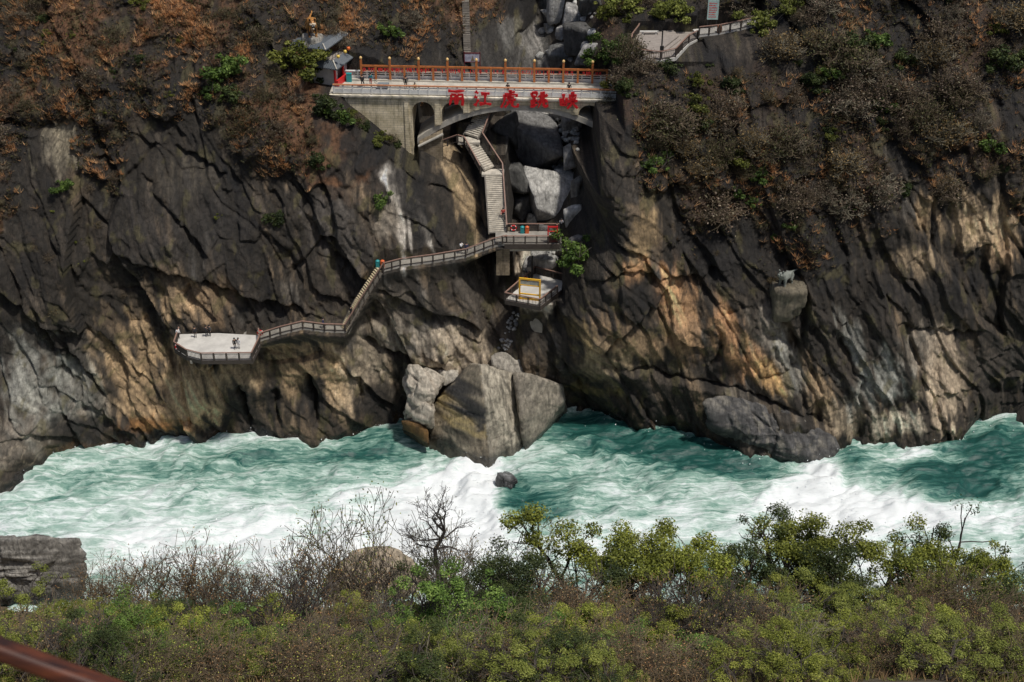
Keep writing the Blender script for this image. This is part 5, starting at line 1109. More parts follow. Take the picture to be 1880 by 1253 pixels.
for i, pal in enumerate((OLIVE, FRESH, LIME, DEEP)):
    for j in range(2):
        s_, t_ = unit_shrub(140 + i * 5 + j, (5, 7, 7, 8)[i], 2, (0.62, 0.7, 0.7, 0.6)[i], 0.024, 0.22, 0.05, 0.40, (3, 4)); k_ = ('olive', 'fresh', 'lime', 'deep')[i] + str(j); rl = random.Random(i * 9 + j); tt = rl.sample(t_, min(len(t_), (34, 46, 60, 50)[i]))
        tt += sorted(t_, key=lambda q: -q[2])[:14]; lobes = [(q, rl.uniform(0.05, (0.115, 0.13, 0.10, 0.13)[i])) for q in tt]
        cw = crown_mesh('crown', lobes, (15000, 14000, 14000, 16000)[i], (0.0128, 0.0145, 0.0125, 0.0135)[i], pal, 30 + i * 7 + j, 0.45, 0.25) 
        proto(k_, tubes_mesh('trunk', s_, 4), BARK, cw)
for i in range(2):
    s_, t_ = unit_shrub(170 + i, 16, 3, 0.75, 0.008, 0.24, 0.04, 0.34, (2, 4)); proto('russet%d' % i, tubes_mesh('stems', s_), BARKB, tip_leaves('crown', t_, 3, 0.035, 0.0115, (RUSSET, OLIVE)[i], 60 + i, 0.55))
# the gnarled tree over the foam, in metres
rr_ = random.Random(31); s_ = []; t_ = []; tp = [Vector(q) for q in ((0.35, 0, -0.3), (0.05, 0, 1.0), (0.0, .1, 1.9), (0.35, .1, 2.6), (0.55, .1, 3.1))]
for q0, q1, ra_, rb_ in zip(tp[:-1], tp[1:], (.15, .13, .115, .10), (.13, .115, .10, .085)): s_.append((q0[:], q1[:], ra_, rb_))
for st_, dr, ln, rd in ((tp[4], (-.75, .1, .85), 1.15, .07), (tp[4], (-.2, .2, 1), 1.1, .065), (tp[4], (.25, 0, 1), 1.1, .06), (tp[3], (-1, 0, .35), 1.05, .06), (tp[3], (-.7, -.2, .8), 1.2, .06), (tp[2], (1, .1, .35), 1.2, .07), (tp[2], (-1, .2, .1), .9, .05), (tp[3], (.8, .3, .6), .9, .05)): grow(rr_, st_, Vector(dr).normalized(), ln, rd, 3, s_, t_, 0.24, 0.06, (2, 3), (0.55, 0.8), 0.009)
proto('gnarled', tubes_mesh('trunk', s_, 5), BARK, tip_leaves('crown', t_, 1, 0.1, 0.05, OLIVE, 9, 0.06))
# small far versions for the cliff
rs = np.random.RandomState(4)
FAR = lambda pal, k: [tuple(c * k for c in q) for q in pal]
for i, pal in enumerate((FAR(FRESH, .62), DEEP, FAR(OLIVE, .5), FAR(LIME, .8))):
    rr_ = random.Random(200 + i); lobes = [((rr_.gauss(0, .34), rr_.gauss(0, .3), 0.22 + rr_.random() * .7), rr_.uniform(.08, .26)) for k in range(22)]
    s_, t_ = unit_shrub(210 + i, 4, 1, 0.6, 0.03, 0.2, 0.1, 0.5); proto('far_leafy%d' % i, tubes_mesh('trunk', s_), BARK, crown_mesh('crown', lobes, 2600, 0.065, pal, 20 + i, 0.5, 0.3))
for i in range(4):
    s_, t_ = unit_shrub(230 + i, 15, 2, 0.9, 0.015, 0.28, 0.03, 0.40, (3, 5), 0.0075); proto('far_bare%d' % i, tubes_mesh('stems', s_), (BARKG, BARKB, BARKG, BARKB)[i], tip_leaves('crown', t_, 5, 0.09, 0.04, (BRN, BRN, GOLDB, OLIVB)[i], i, 0.6))
PCOUNT = 0
LOOKS = {'far_bare0': 'grey leafless bush', 'far_bare1': 'russet bare bush', 'far_bare2': 'brown-grey bare bush', 'far_bare3': 'olive-tinged bare bush', 'far_leafy0': 'green bush', 'far_leafy1': 'dark green bush', 'far_leafy2': 'olive bush', 'russet0': 'russet dry brush', 'russet1': 'brown-green brush', 'olive0': 'olive leafy brush', 'olive1': 'dull olive brush', 'twig0': 'thin greenish twigs', 'twig1': 'reddish twigs', 'bare0': 'brown bare brush', 'bare1': 'dark bare stems', 'bare2': 'grey bare stems', 'bare3': 'brown twiggy brush', 'fresh0': 'fresh green brush', 'fresh1': 'bright green brush', 'deep1': 'blackish green brush', 'lime0': 'yellow-green brush', 'lime1': 'lime-green brush', 'deep0': 'dark green brush'}
def plant(key, base, h, wid, rz, name, label, cat, group=None):
    tm, cm_ = PROTO[key]; o = empty(name, base, rz); o.scale = (wid, wid, h); tag(o, label, cat, group)
    if group: o['look'] = ('large ' if h > (2.3 if 'far' in key else 3.4) else 'small ' if h < (1.2 if 'far' in key else 2.2) else '') + LOOKS.get(key, 'shrub')
    a = bpy.data.objects.new(tm.name.split('.')[0], tm); COL.objects.link(a); a.parent = o
    if cm_ is not None: b = bpy.data.objects.new('crown', cm_); COL.objects.link(b); b.parent = o
    return o
# ---- near bank shrubs: (px, top py, distance, kind, width factor, name, label)
rng = random.Random(77); px_ok = lambda k: k % 2 == 0
FG = [(40,1068,52,'lime0',1.0,'leafy_shrub','bright yellow-green shrub at the left edge below the ledge rock'),(120,1105,49,'olive1',1.1,'leafy_shrub','olive shrub just below the ledge rock'),(165,1060,55,'russet0',.9,'bare_shrub','reddish dry bush beside the right end of the ledge rock'),
      (60,1150,44,'russet1',1.2,'bare_shrub','tangled brown-green bush above the wooden handrail'),(230,1020,56,'bare0',.9,'bare_shrub','tall bare shrub with thin arching twigs right of the ledge rock'),(300,1015,57,'twig1',.9,'bare_shrub','bare reddish shrub left of centre against the foam'),(250,1110,48,'lime1',1.1,'leafy_shrub','sparse lime shrub above the wooden handrail'),
      (360,1010,56,'bare3',.9,'bare_shrub','thin brown shrub third from the ledge rock'),(430,1020,55,'bare0',.9,'bare_shrub','brown bare shrub behind the big dark bare one'),(470,1045,44,'bare1',1.0,'bare_shrub','big dark bare shrub with many upright stems left of centre'),(385,1120,46,'twig0',1.1,'leafy_shrub','thin greenish shrub in front of the big dark bare one'),(330,1160,43,'olive0',1.1,'leafy_shrub','olive bush at the bottom left of the big dark shrub'),
      (545,985,56,'bare0',.9,'bare_shrub','grey bare shrub in front of the tan boulder, left side'),(610,965,58,'twig2',.85,'bare_shrub','slender shrub with a few yellow leaves before the foam'),(640,912,59,'twig2',.7,'bare_shrub','tallest slender shrub topped with fresh yellow leaves'),(690,985,57,'bare1',.8,'bare_shrub','dark bare shrub standing before the tan boulder'),(560,1105,47,'twig0',1.1,'leafy_shrub','thin greenish shrub below the tan boulder'),(640,1120,46,'russet0',1.0,'bare_shrub','reddish bush below the tan boulder'),
      (830,960,57,'bare2',.8,'bare_shrub','thin bare shrub right of the gnarled tree'),(900,975,57,'twig0',.9,'bare_shrub','thin shrub with scattered green leaves right of the gnarled tree'),(965,985,57,'twig2',.9,'bare_shrub','open shrub with yellowish leaves at centre right of the gnarled tree'),
      (790,1075,48,'fresh0',1.25,'leafy_shrub','fresh green rounded bush at the bottom centre'),(870,1120,45,'fresh1',1.3,'leafy_shrub','second fresh green bush lower right of the rounded one'),(720,1105,46,'fresh1',1.0,'leafy_shrub','small fresh green bush left of the rounded one'),(900,1035,52,'deep0',1.2,'leafy_shrub','very dark green bush right of the gnarled tree'),(985,1055,51,'deep1',1.2,'leafy_shrub','very dark green bush beside the russet shrub'),(940,1100,48,'deep0',1.1,'leafy_shrub','lower very dark green bush at centre'),
      (1060,1075,49,'russet0',1.1,'bare_shrub','russet dry bush right of the dark green bushes'),(1090,965,57,'olive0',1.15,'leafy_tree','broad olive-green tree with a pale sprig on top'),(1170,985,56,'olive1',1.2,'leafy_tree','olive-green tree in the middle of the right-hand crowns'),(1245,965,56.5,'olive0',1.1,'leafy_tree','olive-green tree with a thin crooked leader'),(1310,1020,54,'olive1',1.1,'leafy_tree','olive-green crown sloping down beside the gap'),
      (1330,1045,43,'bare1',1.0,'bare_shrub','big dark bare shrub with fanning stems right of centre'),(1225,1062,45,'bare1',1.0,'bare_shrub','dark twiggy shrub under the olive trees'),(1440,1075,50,'bare3',1.0,'bare_shrub','brown twiggy shrub right of the fanning dark one'),(1150,1150,44,'twig1',1.2,'bare_shrub','reddish twigs at the bottom under the olive trees'),(1040,1155,44,'olive0',1.1,'leafy_shrub','olive bush at the bottom right of centre'),
      (1430,1000,55,'deep1',1.0,'leafy_tree','dark green tree left of three in a row on the right'),(1480,968,56,'olive1',1.1,'leafy_tree','dark olive tree with an open crown above the foam'),(1545,985,55.5,'deep0',1.0,'leafy_tree','dark green tree between the two open-crowned ones'),(1620,965,56,'olive0',1.15,'leafy_tree','tall olive tree with spreading twisted branches on the right'),(1700,1010,55,'olive1',1.0,'leafy_tree','low olive crown next to the spreading olive tree'),(1765,988,56,'deep1',.9,'leafy_tree','upright dark olive tree second from the right edge'),(1825,1012,55,'olive1',.9,'leafy_tree','olive tree last before the right edge'),(1870,1065,52,'deep0',.9,'leafy_shrub','dark bush cut by the right edge'),
      (1520,1100,47,'lime0',1.3,'leafy_shrub','lime-green bush below the dark trees on the right'),(1610,1120,45,'lime1',1.3,'leafy_shrub','lime-green bush at the bottom right'),(1690,1080,49,'russet0',1.2,'bare_shrub','russet bush below the spreading olive tree'),(1780,1070,49,'russet1',1.2,'bare_shrub','brown-green bush on the right slope'),(1830,1100,46,'bare0',1.2,'bare_shrub','brown bare shrub with a few golden leaves by the right edge'),(1720,1165,43,'russet0',1.2,'bare_shrub','russet bush at the bottom right edge'),(1420,1130,45,'twig0',1.2,'leafy_shrub','thin greenish shrub at the bottom right of the fanning stems')]
for i in range(54):
    FG.append((-200 + 2280 * (i + rng.random()) / 54, rng.uniform(1160, 1240), rng.uniform(37, 42.5), rng.choice(['russet1', 'olive0', 'twig0', 'bare1', 'olive1', 'bare3', 'lime1', 'deep0', 'deep1', 'fresh1', 'fresh0'] if px_ok(len(FG)) else ['russet0', 'twig1', 'olive0', 'bare1', 'lime1', 'russet1', 'olive1']), rng.uniform(1.1, 1.5), 'bottom_shrub', 'low mixed brush along the bottom edge of the picture'))
for i in range(32):
    FG.append((-200 + 2280 * (i + rng.random()) / 32, rng.uniform(1110, 1165), rng.uniform(44, 50), rng.choice(['olive1', 'olive0', 'twig0', 'twig1', 'bare3', 'bare1', 'fresh1', 'deep0']), rng.uniform(1.0, 1.3), 'filler_shrub', 'tangled brown and green brush in the middle of the near bank'))
for i in range(26):
    FG.append((-200 + 2280 * (i + rng.random()) / 26, rng.uniform(1215, 1250), rng.uniform(35, 37.5), rng.choice(['russet0', 'russet1', 'olive0', 'lime1', 'deep1', 'twig1']), rng.uniform(1.0, 1.3), 'bottom_shrub', 'low brush'))
NMS = {'bottom_shrub': ('low_brush', 'low brush along the bottom'), 'filler_shrub': ('brush', 'brush on the near bank')}
for (px, py, Y, key, wf, nm, lab) in FG:
    if nm in ('bottom_shrub', 'filler_shrub') and (390 < px < 560 or 1230 < px < 1440): py = max(py, 1222)
    p = at_y(px, py, Y); gz_ = float(slope_z(p.x, Y)); h = max(1.8, (p.z - gz_) * (0.86 if key[:4] in ('oliv', 'deep', 'fres') else 0.95)); n_, g_ = NMS.get(nm, (nm, None))
    plant(key, (p.x, Y, gz_ - 0.1), h, max(2.4, min(h * 1.05, 3.6 + 0.3 * h)) * wf * 1.12, rng.uniform(0, 6.28), n_, lab, 'tree' if 'tree' in n_ else 'shrub', g_)
p = at_y(800, 1060, 57.0); plant('gnarled', (p.x, 57.0, p.z - 0.1), 1.0, 1.0, 0.0, 'gnarled_tree', 'gnarled dark bare tree reaching over the foam at centre', 'tree')
# ---- cliff bushes: (px, py of the base, height m, kind, label)
CB = [(415,140,3.6,'far_leafy0','round fresh green bush on the left slope, upper of two'),(400,178,2.6,'far_leafy0','lower green bush of the pair on the left slope'),(425,190,2.4,'far_leafy1','dark green bush under the pair on the left slope'),(545,130,4.0,'far_leafy2','large dull green bush left of the pavilion'),(575,150,3.4,'far_leafy1','dark bush touching the pavilion'),(600,215,3.0,'far_leafy1','dark green bush under the left end of the bridge'),(630,225,2.6,'far_leafy0','green bush against the left foot of the bridge wall'),(720,66,2.2,'far_leafy0','small green bush on the brown slope behind the bridge'),
      (1105,118,3.4,'far_leafy0','green bush at the right end of the bridge screen'),(1135,112,3.6,'far_leafy0','bright green bush between bridge and terrace'),(1118,40,3.2,'far_leafy2','olive bush left of the terrace'),(1150,25,3.4,'far_leafy3','yellow-green bush above the terrace'),(1250,38,3.0,'far_leafy3','yellow bush behind the terrace'),(1215,34,2.6,'far_leafy3','golden bush beside the terrace rocks'),(1068,492,4.6,'far_leafy0','bright green bush hanging on the cliff right of the middle deck'),(1050,300,3.0,'far_leafy2','olive growth on the right wall of the gully'),
      (690,380,2.2,'far_leafy0','green bush beside the pale streaked rock'),(505,415,2.2,'far_leafy1','dim green bush on the dark left face'),(112,350,1.8,'far_leafy0','small green plant on the far left face'),(585,310,2.2,'far_leafy1','dark green tuft below the left end of the bridge'),(690,270,1.6,'far_leafy3','yellow-green tuft below the bridge wall'),(1575,110,3.6,'far_leafy1','dull green bush on the upper right slope'),(1600,90,3.0,'far_leafy0','green bush beside the dull one on the upper right slope'),
      (1840,135,3.4,'far_leafy1','dark green bush near the top right edge'),(1820,280,2.6,'far_leafy0','grey-green bush on the right slope'),(1660,360,2.0,'far_leafy1','dim green bush above the pale right-hand rocks'),(1345,170,2.4,'far_leafy1','dark green bush on the slope right of the terrace'),(1400,60,3.0,'far_leafy3','yellow-green bush below the path railing'),(1450,30,3.2,'far_leafy3','yellow-green bush right of the path railing'),(1290,240,2.2,'far_leafy1','dark bush on the slope under the terrace'),(1130,172,2.6,'far_leafy2','olive bush hiding the right end of the bridge'),(1118,186,1.8,'far_bare3','dry bush under the right end of the bridge'),(1140,150,2.4,'far_bare1','brown bush above the right end of the bridge'),(1150,175,2.2,'far_leafy1','dark bush on the headland beside the bridge end'),(1165,135,2.4,'far_bare0','grey bush below the terrace on the headland'),(1190,135,2.4,'far_bare1','brown bush under the terrace edge'),(1225,140,2.2,'far_leafy1','dark bush under the right part of the terrace'),(640,222,1.8,'far_leafy2','olive bush at the top of the diagonal foot of the bridge wall'),(668,240,1.5,'far_leafy1','dark bush halfway down the diagonal foot of the bridge wall'),(700,258,1.5,'far_leafy2','olive bush low on the diagonal foot of the bridge wall'),(728,272,1.2,'far_leafy1','dark tuft at the bottom corner of the bridge wall'),(655,228,1.6,'far_bare1','brown twiggy bush against the bridge wall'),(715,262,1.3,'far_bare3','dry twiggy tuft near the bottom corner of the bridge wall'),(860,160,0.1,'far_leafy1','small')]
for px, py, h, key, lab in CB[:-1]:
    p = face_at(px, py); plant(key, p + Vector((0, 0.5, -0.4)), h, h * rng.uniform(.95, 1.2), rng.uniform(0, 6), 'green_bush', lab, 'bush')
def scatter(n, xr, yr, keys, hr, name, label, cat, group, vmin=0.3, cl=0.0):
    k = 0; tries = 0
    while k < n and tries < n * 30:
        tries += 1; px, py = rng.uniform(*xr), rng.uniform(*yr)
        if 590 < px < 1150 and 108 < py < 640 or 925 < px < 1105 and py < 112: continue
        if 1140 < px < 1420 and 30 < py < 115: continue
        p = face_at(px, py); v = float(bil(VEG, np.array([p.x]), np.array([p.z]))[0])
        if v < vmin or (cl and float(noise2(px / 95.0, py / 70.0, 977)) * 1.6 + rng.gauss(0, .16) < cl - 0.5): continue
        h = hr[0] + (hr[1] - hr[0]) * rng.random() ** 1.7; plant(rng.choice(keys), p + Vector((0, 0.4, -0.3)), h, h * rng.uniform(.8, 1.4), rng.uniform(0, 6), name, label, cat, group); k += 1
scatter(125, (1120, 1890), (-10, 460), ['far_bare0', 'far_bare1', 'far_bare2', 'far_bare3'], (0.8, 4.4), 'bare_bush', 'leafless grey-brown bush on the right-hand scrub slope', 'bush', 'bare bushes on the right slope', 0.3, 0.42)
scatter(40, (1150, 1890), (-10, 440), ['far_leafy1', 'far_leafy2', 'far_leafy0'], (0.7, 3.0), 'dim_bush', 'dim green bush in the right-hand scrub', 'bush', 'dim bushes on the right slope')
scatter(80, (-10, 880), (-10, 420), ['far_bare0', 'far_bare1', 'far_bare3'], (0.6, 3.0), 'bare_bush', 'leafless grey bush on the left-hand slope', 'bush', 'bare bushes on the left slope', 0.3, 0.4)
scatter(14, (-10, 640), (-10, 460), ['far_leafy1', 'far_leafy2'], (0.7, 1.5), 'dim_bush', 'dim green bush on the left-hand slope', 'bush', 'dim bushes on the left slope')
scatter(40, (-10, 1890), (260, 600), ['far_bare1', 'far_bare2', 'far_leafy2'], (0.5, 1.2), 'crevice_bush', 'small scrubby plant rooted in a crack of the bare cliff', 'bush', 'small plants in the cliff cracks', 0.0)
# ---- dry grass over the scrub slopes (uncountable)
def grass(n, seed, weight, pal, h0, h1, name, label):
    rs = np.random.RandomState(seed); ix = rs.randint(2, NX - 2, n * 6); iz = rs.randint(2, NZ - 2, n * 6); w = weight[iz, ix]; keep = rs.rand(n * 6) < w; ix, iz = ix[keep][:n], iz[keep][:n]; n = len(ix)
    B = np.stack([GX[iz, ix], FACE[iz, ix], GZ[iz, ix]], 1) + rs.uniform(-.12, .12, (n, 3)); k = 9
    H_ = rs.uniform(h0, h1, n); A = rs.uniform(0, 6.28, (n, k)); sp = rs.uniform(.25, .9, (n, k)); hk = H_[:, None] * rs.uniform(.6, 1.1, (n, k))
    P0 = np.repeat(B[:, None, :], k, 1) + np.stack([np.cos(A) * .1, np.sin(A) * .1, 0 * A], -1); tip = P0 + np.stack([np.cos(A) * sp * hk, np.sin(A) * sp * hk - 0.3 * hk, hk * (1 - 0.45 * sp)], -1)
    side = np.stack([-np.sin(A), np.cos(A), 0 * A], -1) * 0.045; V_ = np.stack([P0 - side, P0 + side, tip], 2).reshape(-1, 3); F_ = np.arange(n * k * 3).reshape(-1, 3)
    pal = np.array(pal); i = rs.rand(n) * (len(pal) - 1.001); i0 = i.astype(int); f = (i - i0)[:, None]; Cc = (pal[i0] * (1 - f) + pal[i0 + 1] * f); Cc = np.repeat(Cc, k, 0) * rs.uniform(.7, 1.35, (n * k, 1)); Cc = np.repeat(Cc, 3, 0)
    m = np_mesh(name, V_, F_, False); col_attr(m, 'Col', Cc); o = link(name, m, GRASSM); tag(o, label, 'grass', None, 'stuff'); return o
clump = smooth(-0.1, 0.45, fbm(GX / 5, GZ / 4, 3, 951)); lft = smooth(6, -8, GX); built = ((GX > BR_A.x - 2) & (GX < BR_B.x + 1) & (GZ > 25) & (GZ < 46) & (FACE < 188.5)) | ((np.abs(GX - 5 - (GZ - 40) * 0.1) < 6.5) & (FACE > 188)) | ((GX > UP_POLY[0].x - 1) & (GX < 40) & (np.abs(GZ - 47) < 2.6))
grass(26000, 1, VEG * (0.04 + 0.96 * clump ** 1.6) * (0.3 + 0.7 * lft) * (~built), [(0.40, 0.19, 0.08), (0.58, 0.31, 0.14), (0.70, 0.44, 0.23), (0.46, 0.26, 0.12)], 0.5, 1.3, 'dry_grass', 'orange-brown dry grass covering the upper slopes')
grass(18000, 2, VEG * (0.3 + 0.7 * (1 - clump)) * (~built), [(0.05, 0.036, 0.024), (0.10, 0.066, 0.04), (0.08, 0.076, 0.032), (0.16, 0.12, 0.075)], 0.4, 1.0, 'brown_undergrowth', 'dull brown undergrowth between the bushes on the cliff')
# leaf litter and tiny plants hugging the scrub slopes
rs = np.random.RandomState(6); n = 420000; ix = rs.randint(1, NX - 1, n); iz = rs.randint(1, NZ - 1, n); keep = rs.rand(n) < (VEG * (~built) * (0.35 + 0.65 * smooth(-.2, .3, fbm(GX / 2.5, GZ / 2.5, 3, 961))))[iz, ix]; ix, iz = ix[keep][:70000], iz[keep][:70000]
P = np.stack([GX[iz, ix], FACE[iz, ix] - 0.04, GZ[iz, ix]], 1) + np.stack([rs.uniform(-.1, .1, len(ix)), -rs.rand(len(ix)) ** 2 * .35, rs.rand(len(ix)) * .25], 1); V_, F_ = leaf_quads(P, 0.17, np.tile(np.array([[0, -.6, .8]]), (len(P), 1)), rs, 2.2)
pal = np.array([(0.03, 0.024, 0.016), (0.07, 0.05, 0.03), (0.055, 0.055, 0.022), (0.13, 0.085, 0.045), (0.19, 0.11, 0.055)]); i0 = np.minimum((rs.rand(len(P)) * 3 + 1.6 * smooth(-.3, .4, sn2[iz, ix])).astype(int), 4); Cc = pal[i0] * rs.uniform(.6, 1.5, (len(P), 1))
m = np_mesh('ground_cover', V_, F_, False); col_attr(m, 'Col', np.repeat(Cc, 4, 0)); tag(link('ground_cover', m, GRASSM), 'leaf litter and tiny plants on the cliff slopes', 'ground cover', None, 'stuff')
# grass under the near shrubs
rs = np.random.RandomState(8); n = 9000; gxn = rs.uniform(-45, 45, n); gyn = rs.uniform(34, 60, n); B = np.stack([gxn, gyn, slope_z(gxn, gyn)], 1); k = 7; A = rs.uniform(0, 6.28, (n, k)); hk = rs.uniform(.2, .5, (n, k)); sp = rs.uniform(.2, .8, (n, k))
P0 = np.repeat(B[:, None, :], k, 1) + np.stack([np.cos(A) * .08, np.sin(A) * .08, 0 * A], -1); tip = P0 + np.stack([np.cos(A) * sp * hk, np.sin(A) * sp * hk, hk], -1); side = np.stack([-np.sin(A), np.cos(A), 0 * A], -1) * 0.02
pal = np.array([(0.12, 0.14, 0.03), (0.22, 0.2, 0.06), (0.30, 0.19, 0.10), (0.2, 0.13, 0.07)]); i = rs.rand(n) * 2.99; i0 = i.astype(int); f = (i - i0)[:, None]; Cc = pal[i0] * (1 - f) + pal[np.minimum(i0 + 1, 3)] * f
m = np_mesh('bank_grass', np.stack([P0 - side, P0 + side, tip], 2).reshape(-1, 3), np.arange(n * k * 3).reshape(-1, 3), False); col_attr(m, 'Col', np.repeat(np.repeat(Cc, k, 0) * rs.uniform(.7, 1.3, (n * k, 1)), 3, 0)); tag(link('bank_grass', m, GRASSM), 'tufted grass under the near shrubs', 'grass', None, 'stuff')
# ================================================================== PAVILION, STATUES, PEOPLE, SMALL THINGS
WALLW = simple_mat('white_plaster', (0.55, 0.54, 0.50), 0.85, 0.2, 1.2, 0.15)
def tile_mat():
    m, nt, b = new_mat('tiled_roof'); N = nt.nodes; L = nt.links; tc = N.new('ShaderNodeTexCoord'); w = N.new('ShaderNodeTexWave'); w.inputs['Scale'].default_value = 2.2; w.inputs['Distortion'].default_value = 1.0; w.bands_direction = 'DIAGONAL'
    L.new(tc.outputs['Object'], w.inputs['Vector']); r = N.new('ShaderNodeValToRGB'); r.color_ramp.elements[0].color = (0.055, 0.066, 0.078, 1); r.color_ramp.elements[1].color = (0.15, 0.17, 0.19, 1); L.new(w.outputs['Fac'], r.inputs['Fac']); L.new(r.outputs['Color'], b.inputs['Base Color'])
    bp = N.new('ShaderNodeBump'); bp.inputs['Distance'].default_value = 0.06; L.new(w.outputs['Fac'], bp.inputs['Height']); L.new(bp.outputs['Normal'], b.inputs['Normal']); b.inputs['Roughness'].default_value = 0.5; return m
TILE = tile_mat()
n1_, r1_ = at_z(618, 128, BR_Z + 2.7), at_z(654, 101, BR_Z + 2.7)
e1 = (r1_ - n1_); e1.z = 0; l1 = e1.length; e1.normalize(); e2 = Vector((-e1.y, e1.x, 0))
def PV(o, a, b, z): q = o + e1 * a + e2 * b; return Vector((q.x, q.y, z))
pav = empty('roofed_pavilion', (n1_.x, n1_.y, BR_Z)); tag(pav, 'two-tiered grey-roofed pavilion at the left end of the bridge', 'pavilion')
def pbox(o, a0, a1, b0, b1, z0, z1, name, mat, par=None):
    m = MB(); m.add([PV(o,a0,b0,z0),PV(o,a1,b0,z0),PV(o,a1,b1,z0),PV(o,a0,b1,z0),PV(o,a0,b0,z1),PV(o,a1,b0,z1),PV(o,a1,b1,z1),PV(o,a0,b1,z1)], [(0,3,2,1),(4,5,6,7),(0,1,5,4),(1,2,6,5),(2,3,7,6),(3,0,4,7)]); return m.build(name, mat, par or pav)
def skirt(o, a0, a1, b0, b1, z, rise, inset, name):
    m = MB(); O = [PV(o,a0,b0,z),PV(o,a1,b0,z),PV(o,a1,b1,z),PV(o,a0,b1,z)]; I = [PV(o,a0+inset,b0+inset,z+rise),PV(o,a1-inset,b0+inset,z+rise),PV(o,a1-inset,b1-inset,z+rise),PV(o,a0+inset,b1-inset,z+rise)]
    U_ = [p - Vector((0, 0, .16)) for p in O]; m.add(O + I + U_, [(0,1,5,4),(1,2,6,5),(2,3,7,6),(3,0,4,7),(4,5,6,7),(1,0,8,9),(2,1,9,10),(3,2,10,11),(0,3,11,8),(11,10,9,8)]); rf = m.build(name, TILE, pav)
    m = MB()
    for k in range(4): m.bar(O[k] + Vector((0,0,.04)), I[k] + Vector((0,0,.06)), .14, .12)
    m.build('hip_ridge', CONC, rf); return rf
W1_ = l1 + 0.2; W2_ = 6.0; o_ = n1_
skirt(o_, 0, W1_, 0, W2_, BR_Z + 2.7, 0.75, 1.0, 'lower_roof')
pbox(o_, 0.9, W1_ - 0.3, 0.9, W2_ - 0.8, BR_Z - 0.3, BR_Z + 2.6, 'lower_wall', WALLW)
for a in (0.65, W1_ * .5, W1_ - 0.5): pbox(o_, a - .12, a + .12, 0.55, 0.79, BR_Z, BR_Z + 2.53, 'red_column', RED)
pbox(o_, W1_ * .3, W1_ * .62, 0.86, 0.895, BR_Z, BR_Z + 2.1, 'doorway', BLACKM)
pbox(o_, 0.5, W1_ - .4, 0.2, 0.5, BR_Z, BR_Z + 0.85, 'counter', RED)
pbox(o_, 1.0, W1_ - 1.0, 1.02, W2_ - 1.0, BR_Z + 3.455, BR_Z + 3.52, 'terrace_floor', WOODDECK)
ub0 = 2.9
pbox(o_, 1.1, W1_ - 1.2, ub0, W2_ + 1.6, BR_Z + 3.0, BR_Z + 5.35, 'upper_wall', WALLW)
for a, b in ((1.05, ub0 - .9), (W1_ - 1.15, ub0 - .9)): pbox(o_, a - .08, a + .08, b - .08, b + .08, BR_Z + 3.53, BR_Z + 5.35, 'column', WALLW)
skirt(o_, -0.3, W1_ + 0.2, ub0 - 1.6, W2_ + 3.2, BR_Z + 5.4, 0.45, 0.8, 'upper_roof')
m = MB(); a_, b_ = PV(o_, W1_ - .85, 1.1, BR_Z + 4.25), PV(o_, W1_ - .85, ub0 - .1, BR_Z + 4.25); m.bar(a_, b_, .07, .07); m.bar(PV(o_, 1.05, 1.05, BR_Z + 4.25), PV(o_, W1_ - .9, 1.05, BR_Z + 4.25), .07, .07)
for t in range(6): q = PV(o_, 1.05 + (W1_ - 1.95) * t / 5, 1.05, 0); m.bar((q.x, q.y, BR_Z + 3.52), (q.x, q.y, BR_Z + 4.22), .05, .05)
m.build('terrace_rail', BLACKM, pav)
LANT = simple_mat('lantern_orange', (0.75, 0.16, 0.03), 0.5, 0.15, 2, 0); LANTY = simple_mat('lantern_yellow', (0.75, 0.52, 0.10), 0.5, 0.15, 2, 0)
def lantern(p, mat, label, s=0.24):
    r_ = empty('paper_lantern', p); tag(r_, label, 'lantern'); m = MB(); m.lathe([(.3*s,0),(.75*s,.2*s),(1*s,.7*s),(1*s,1.2*s),(.75*s,1.75*s),(.3*s,1.95*s)], p, 12); m.build('globe', mat, r_, True)
    m = MB(); m.lathe([(.32*s,1.96*s),(.32*s,2.15*s),(.03,2.2*s),(.03,2.9*s)], p, 8); m.build('cap', BLACKM, r_); m = MB(); m.lathe([(.12*s,-.7*s),(.1*s,-.02*s)], p, 6); m.build('tassel', RED, r_)
for px, py, mt, lab in ((621, 107, LANTY, 'yellow lantern on the pavilion eaves, left of three'), (634, 98, LANTY, 'yellow lantern in the middle of the pavilion eaves'), (640, 92, LANT, 'orange lantern on the pavilion eaves, right of three')):
    lantern(at_y(px, py, n1_.y + 1.0), mt, lab)
lantern(at_y(610, 201, 179.0), LANT, 'orange lantern hanging under the left end of the bridge', 0.3)

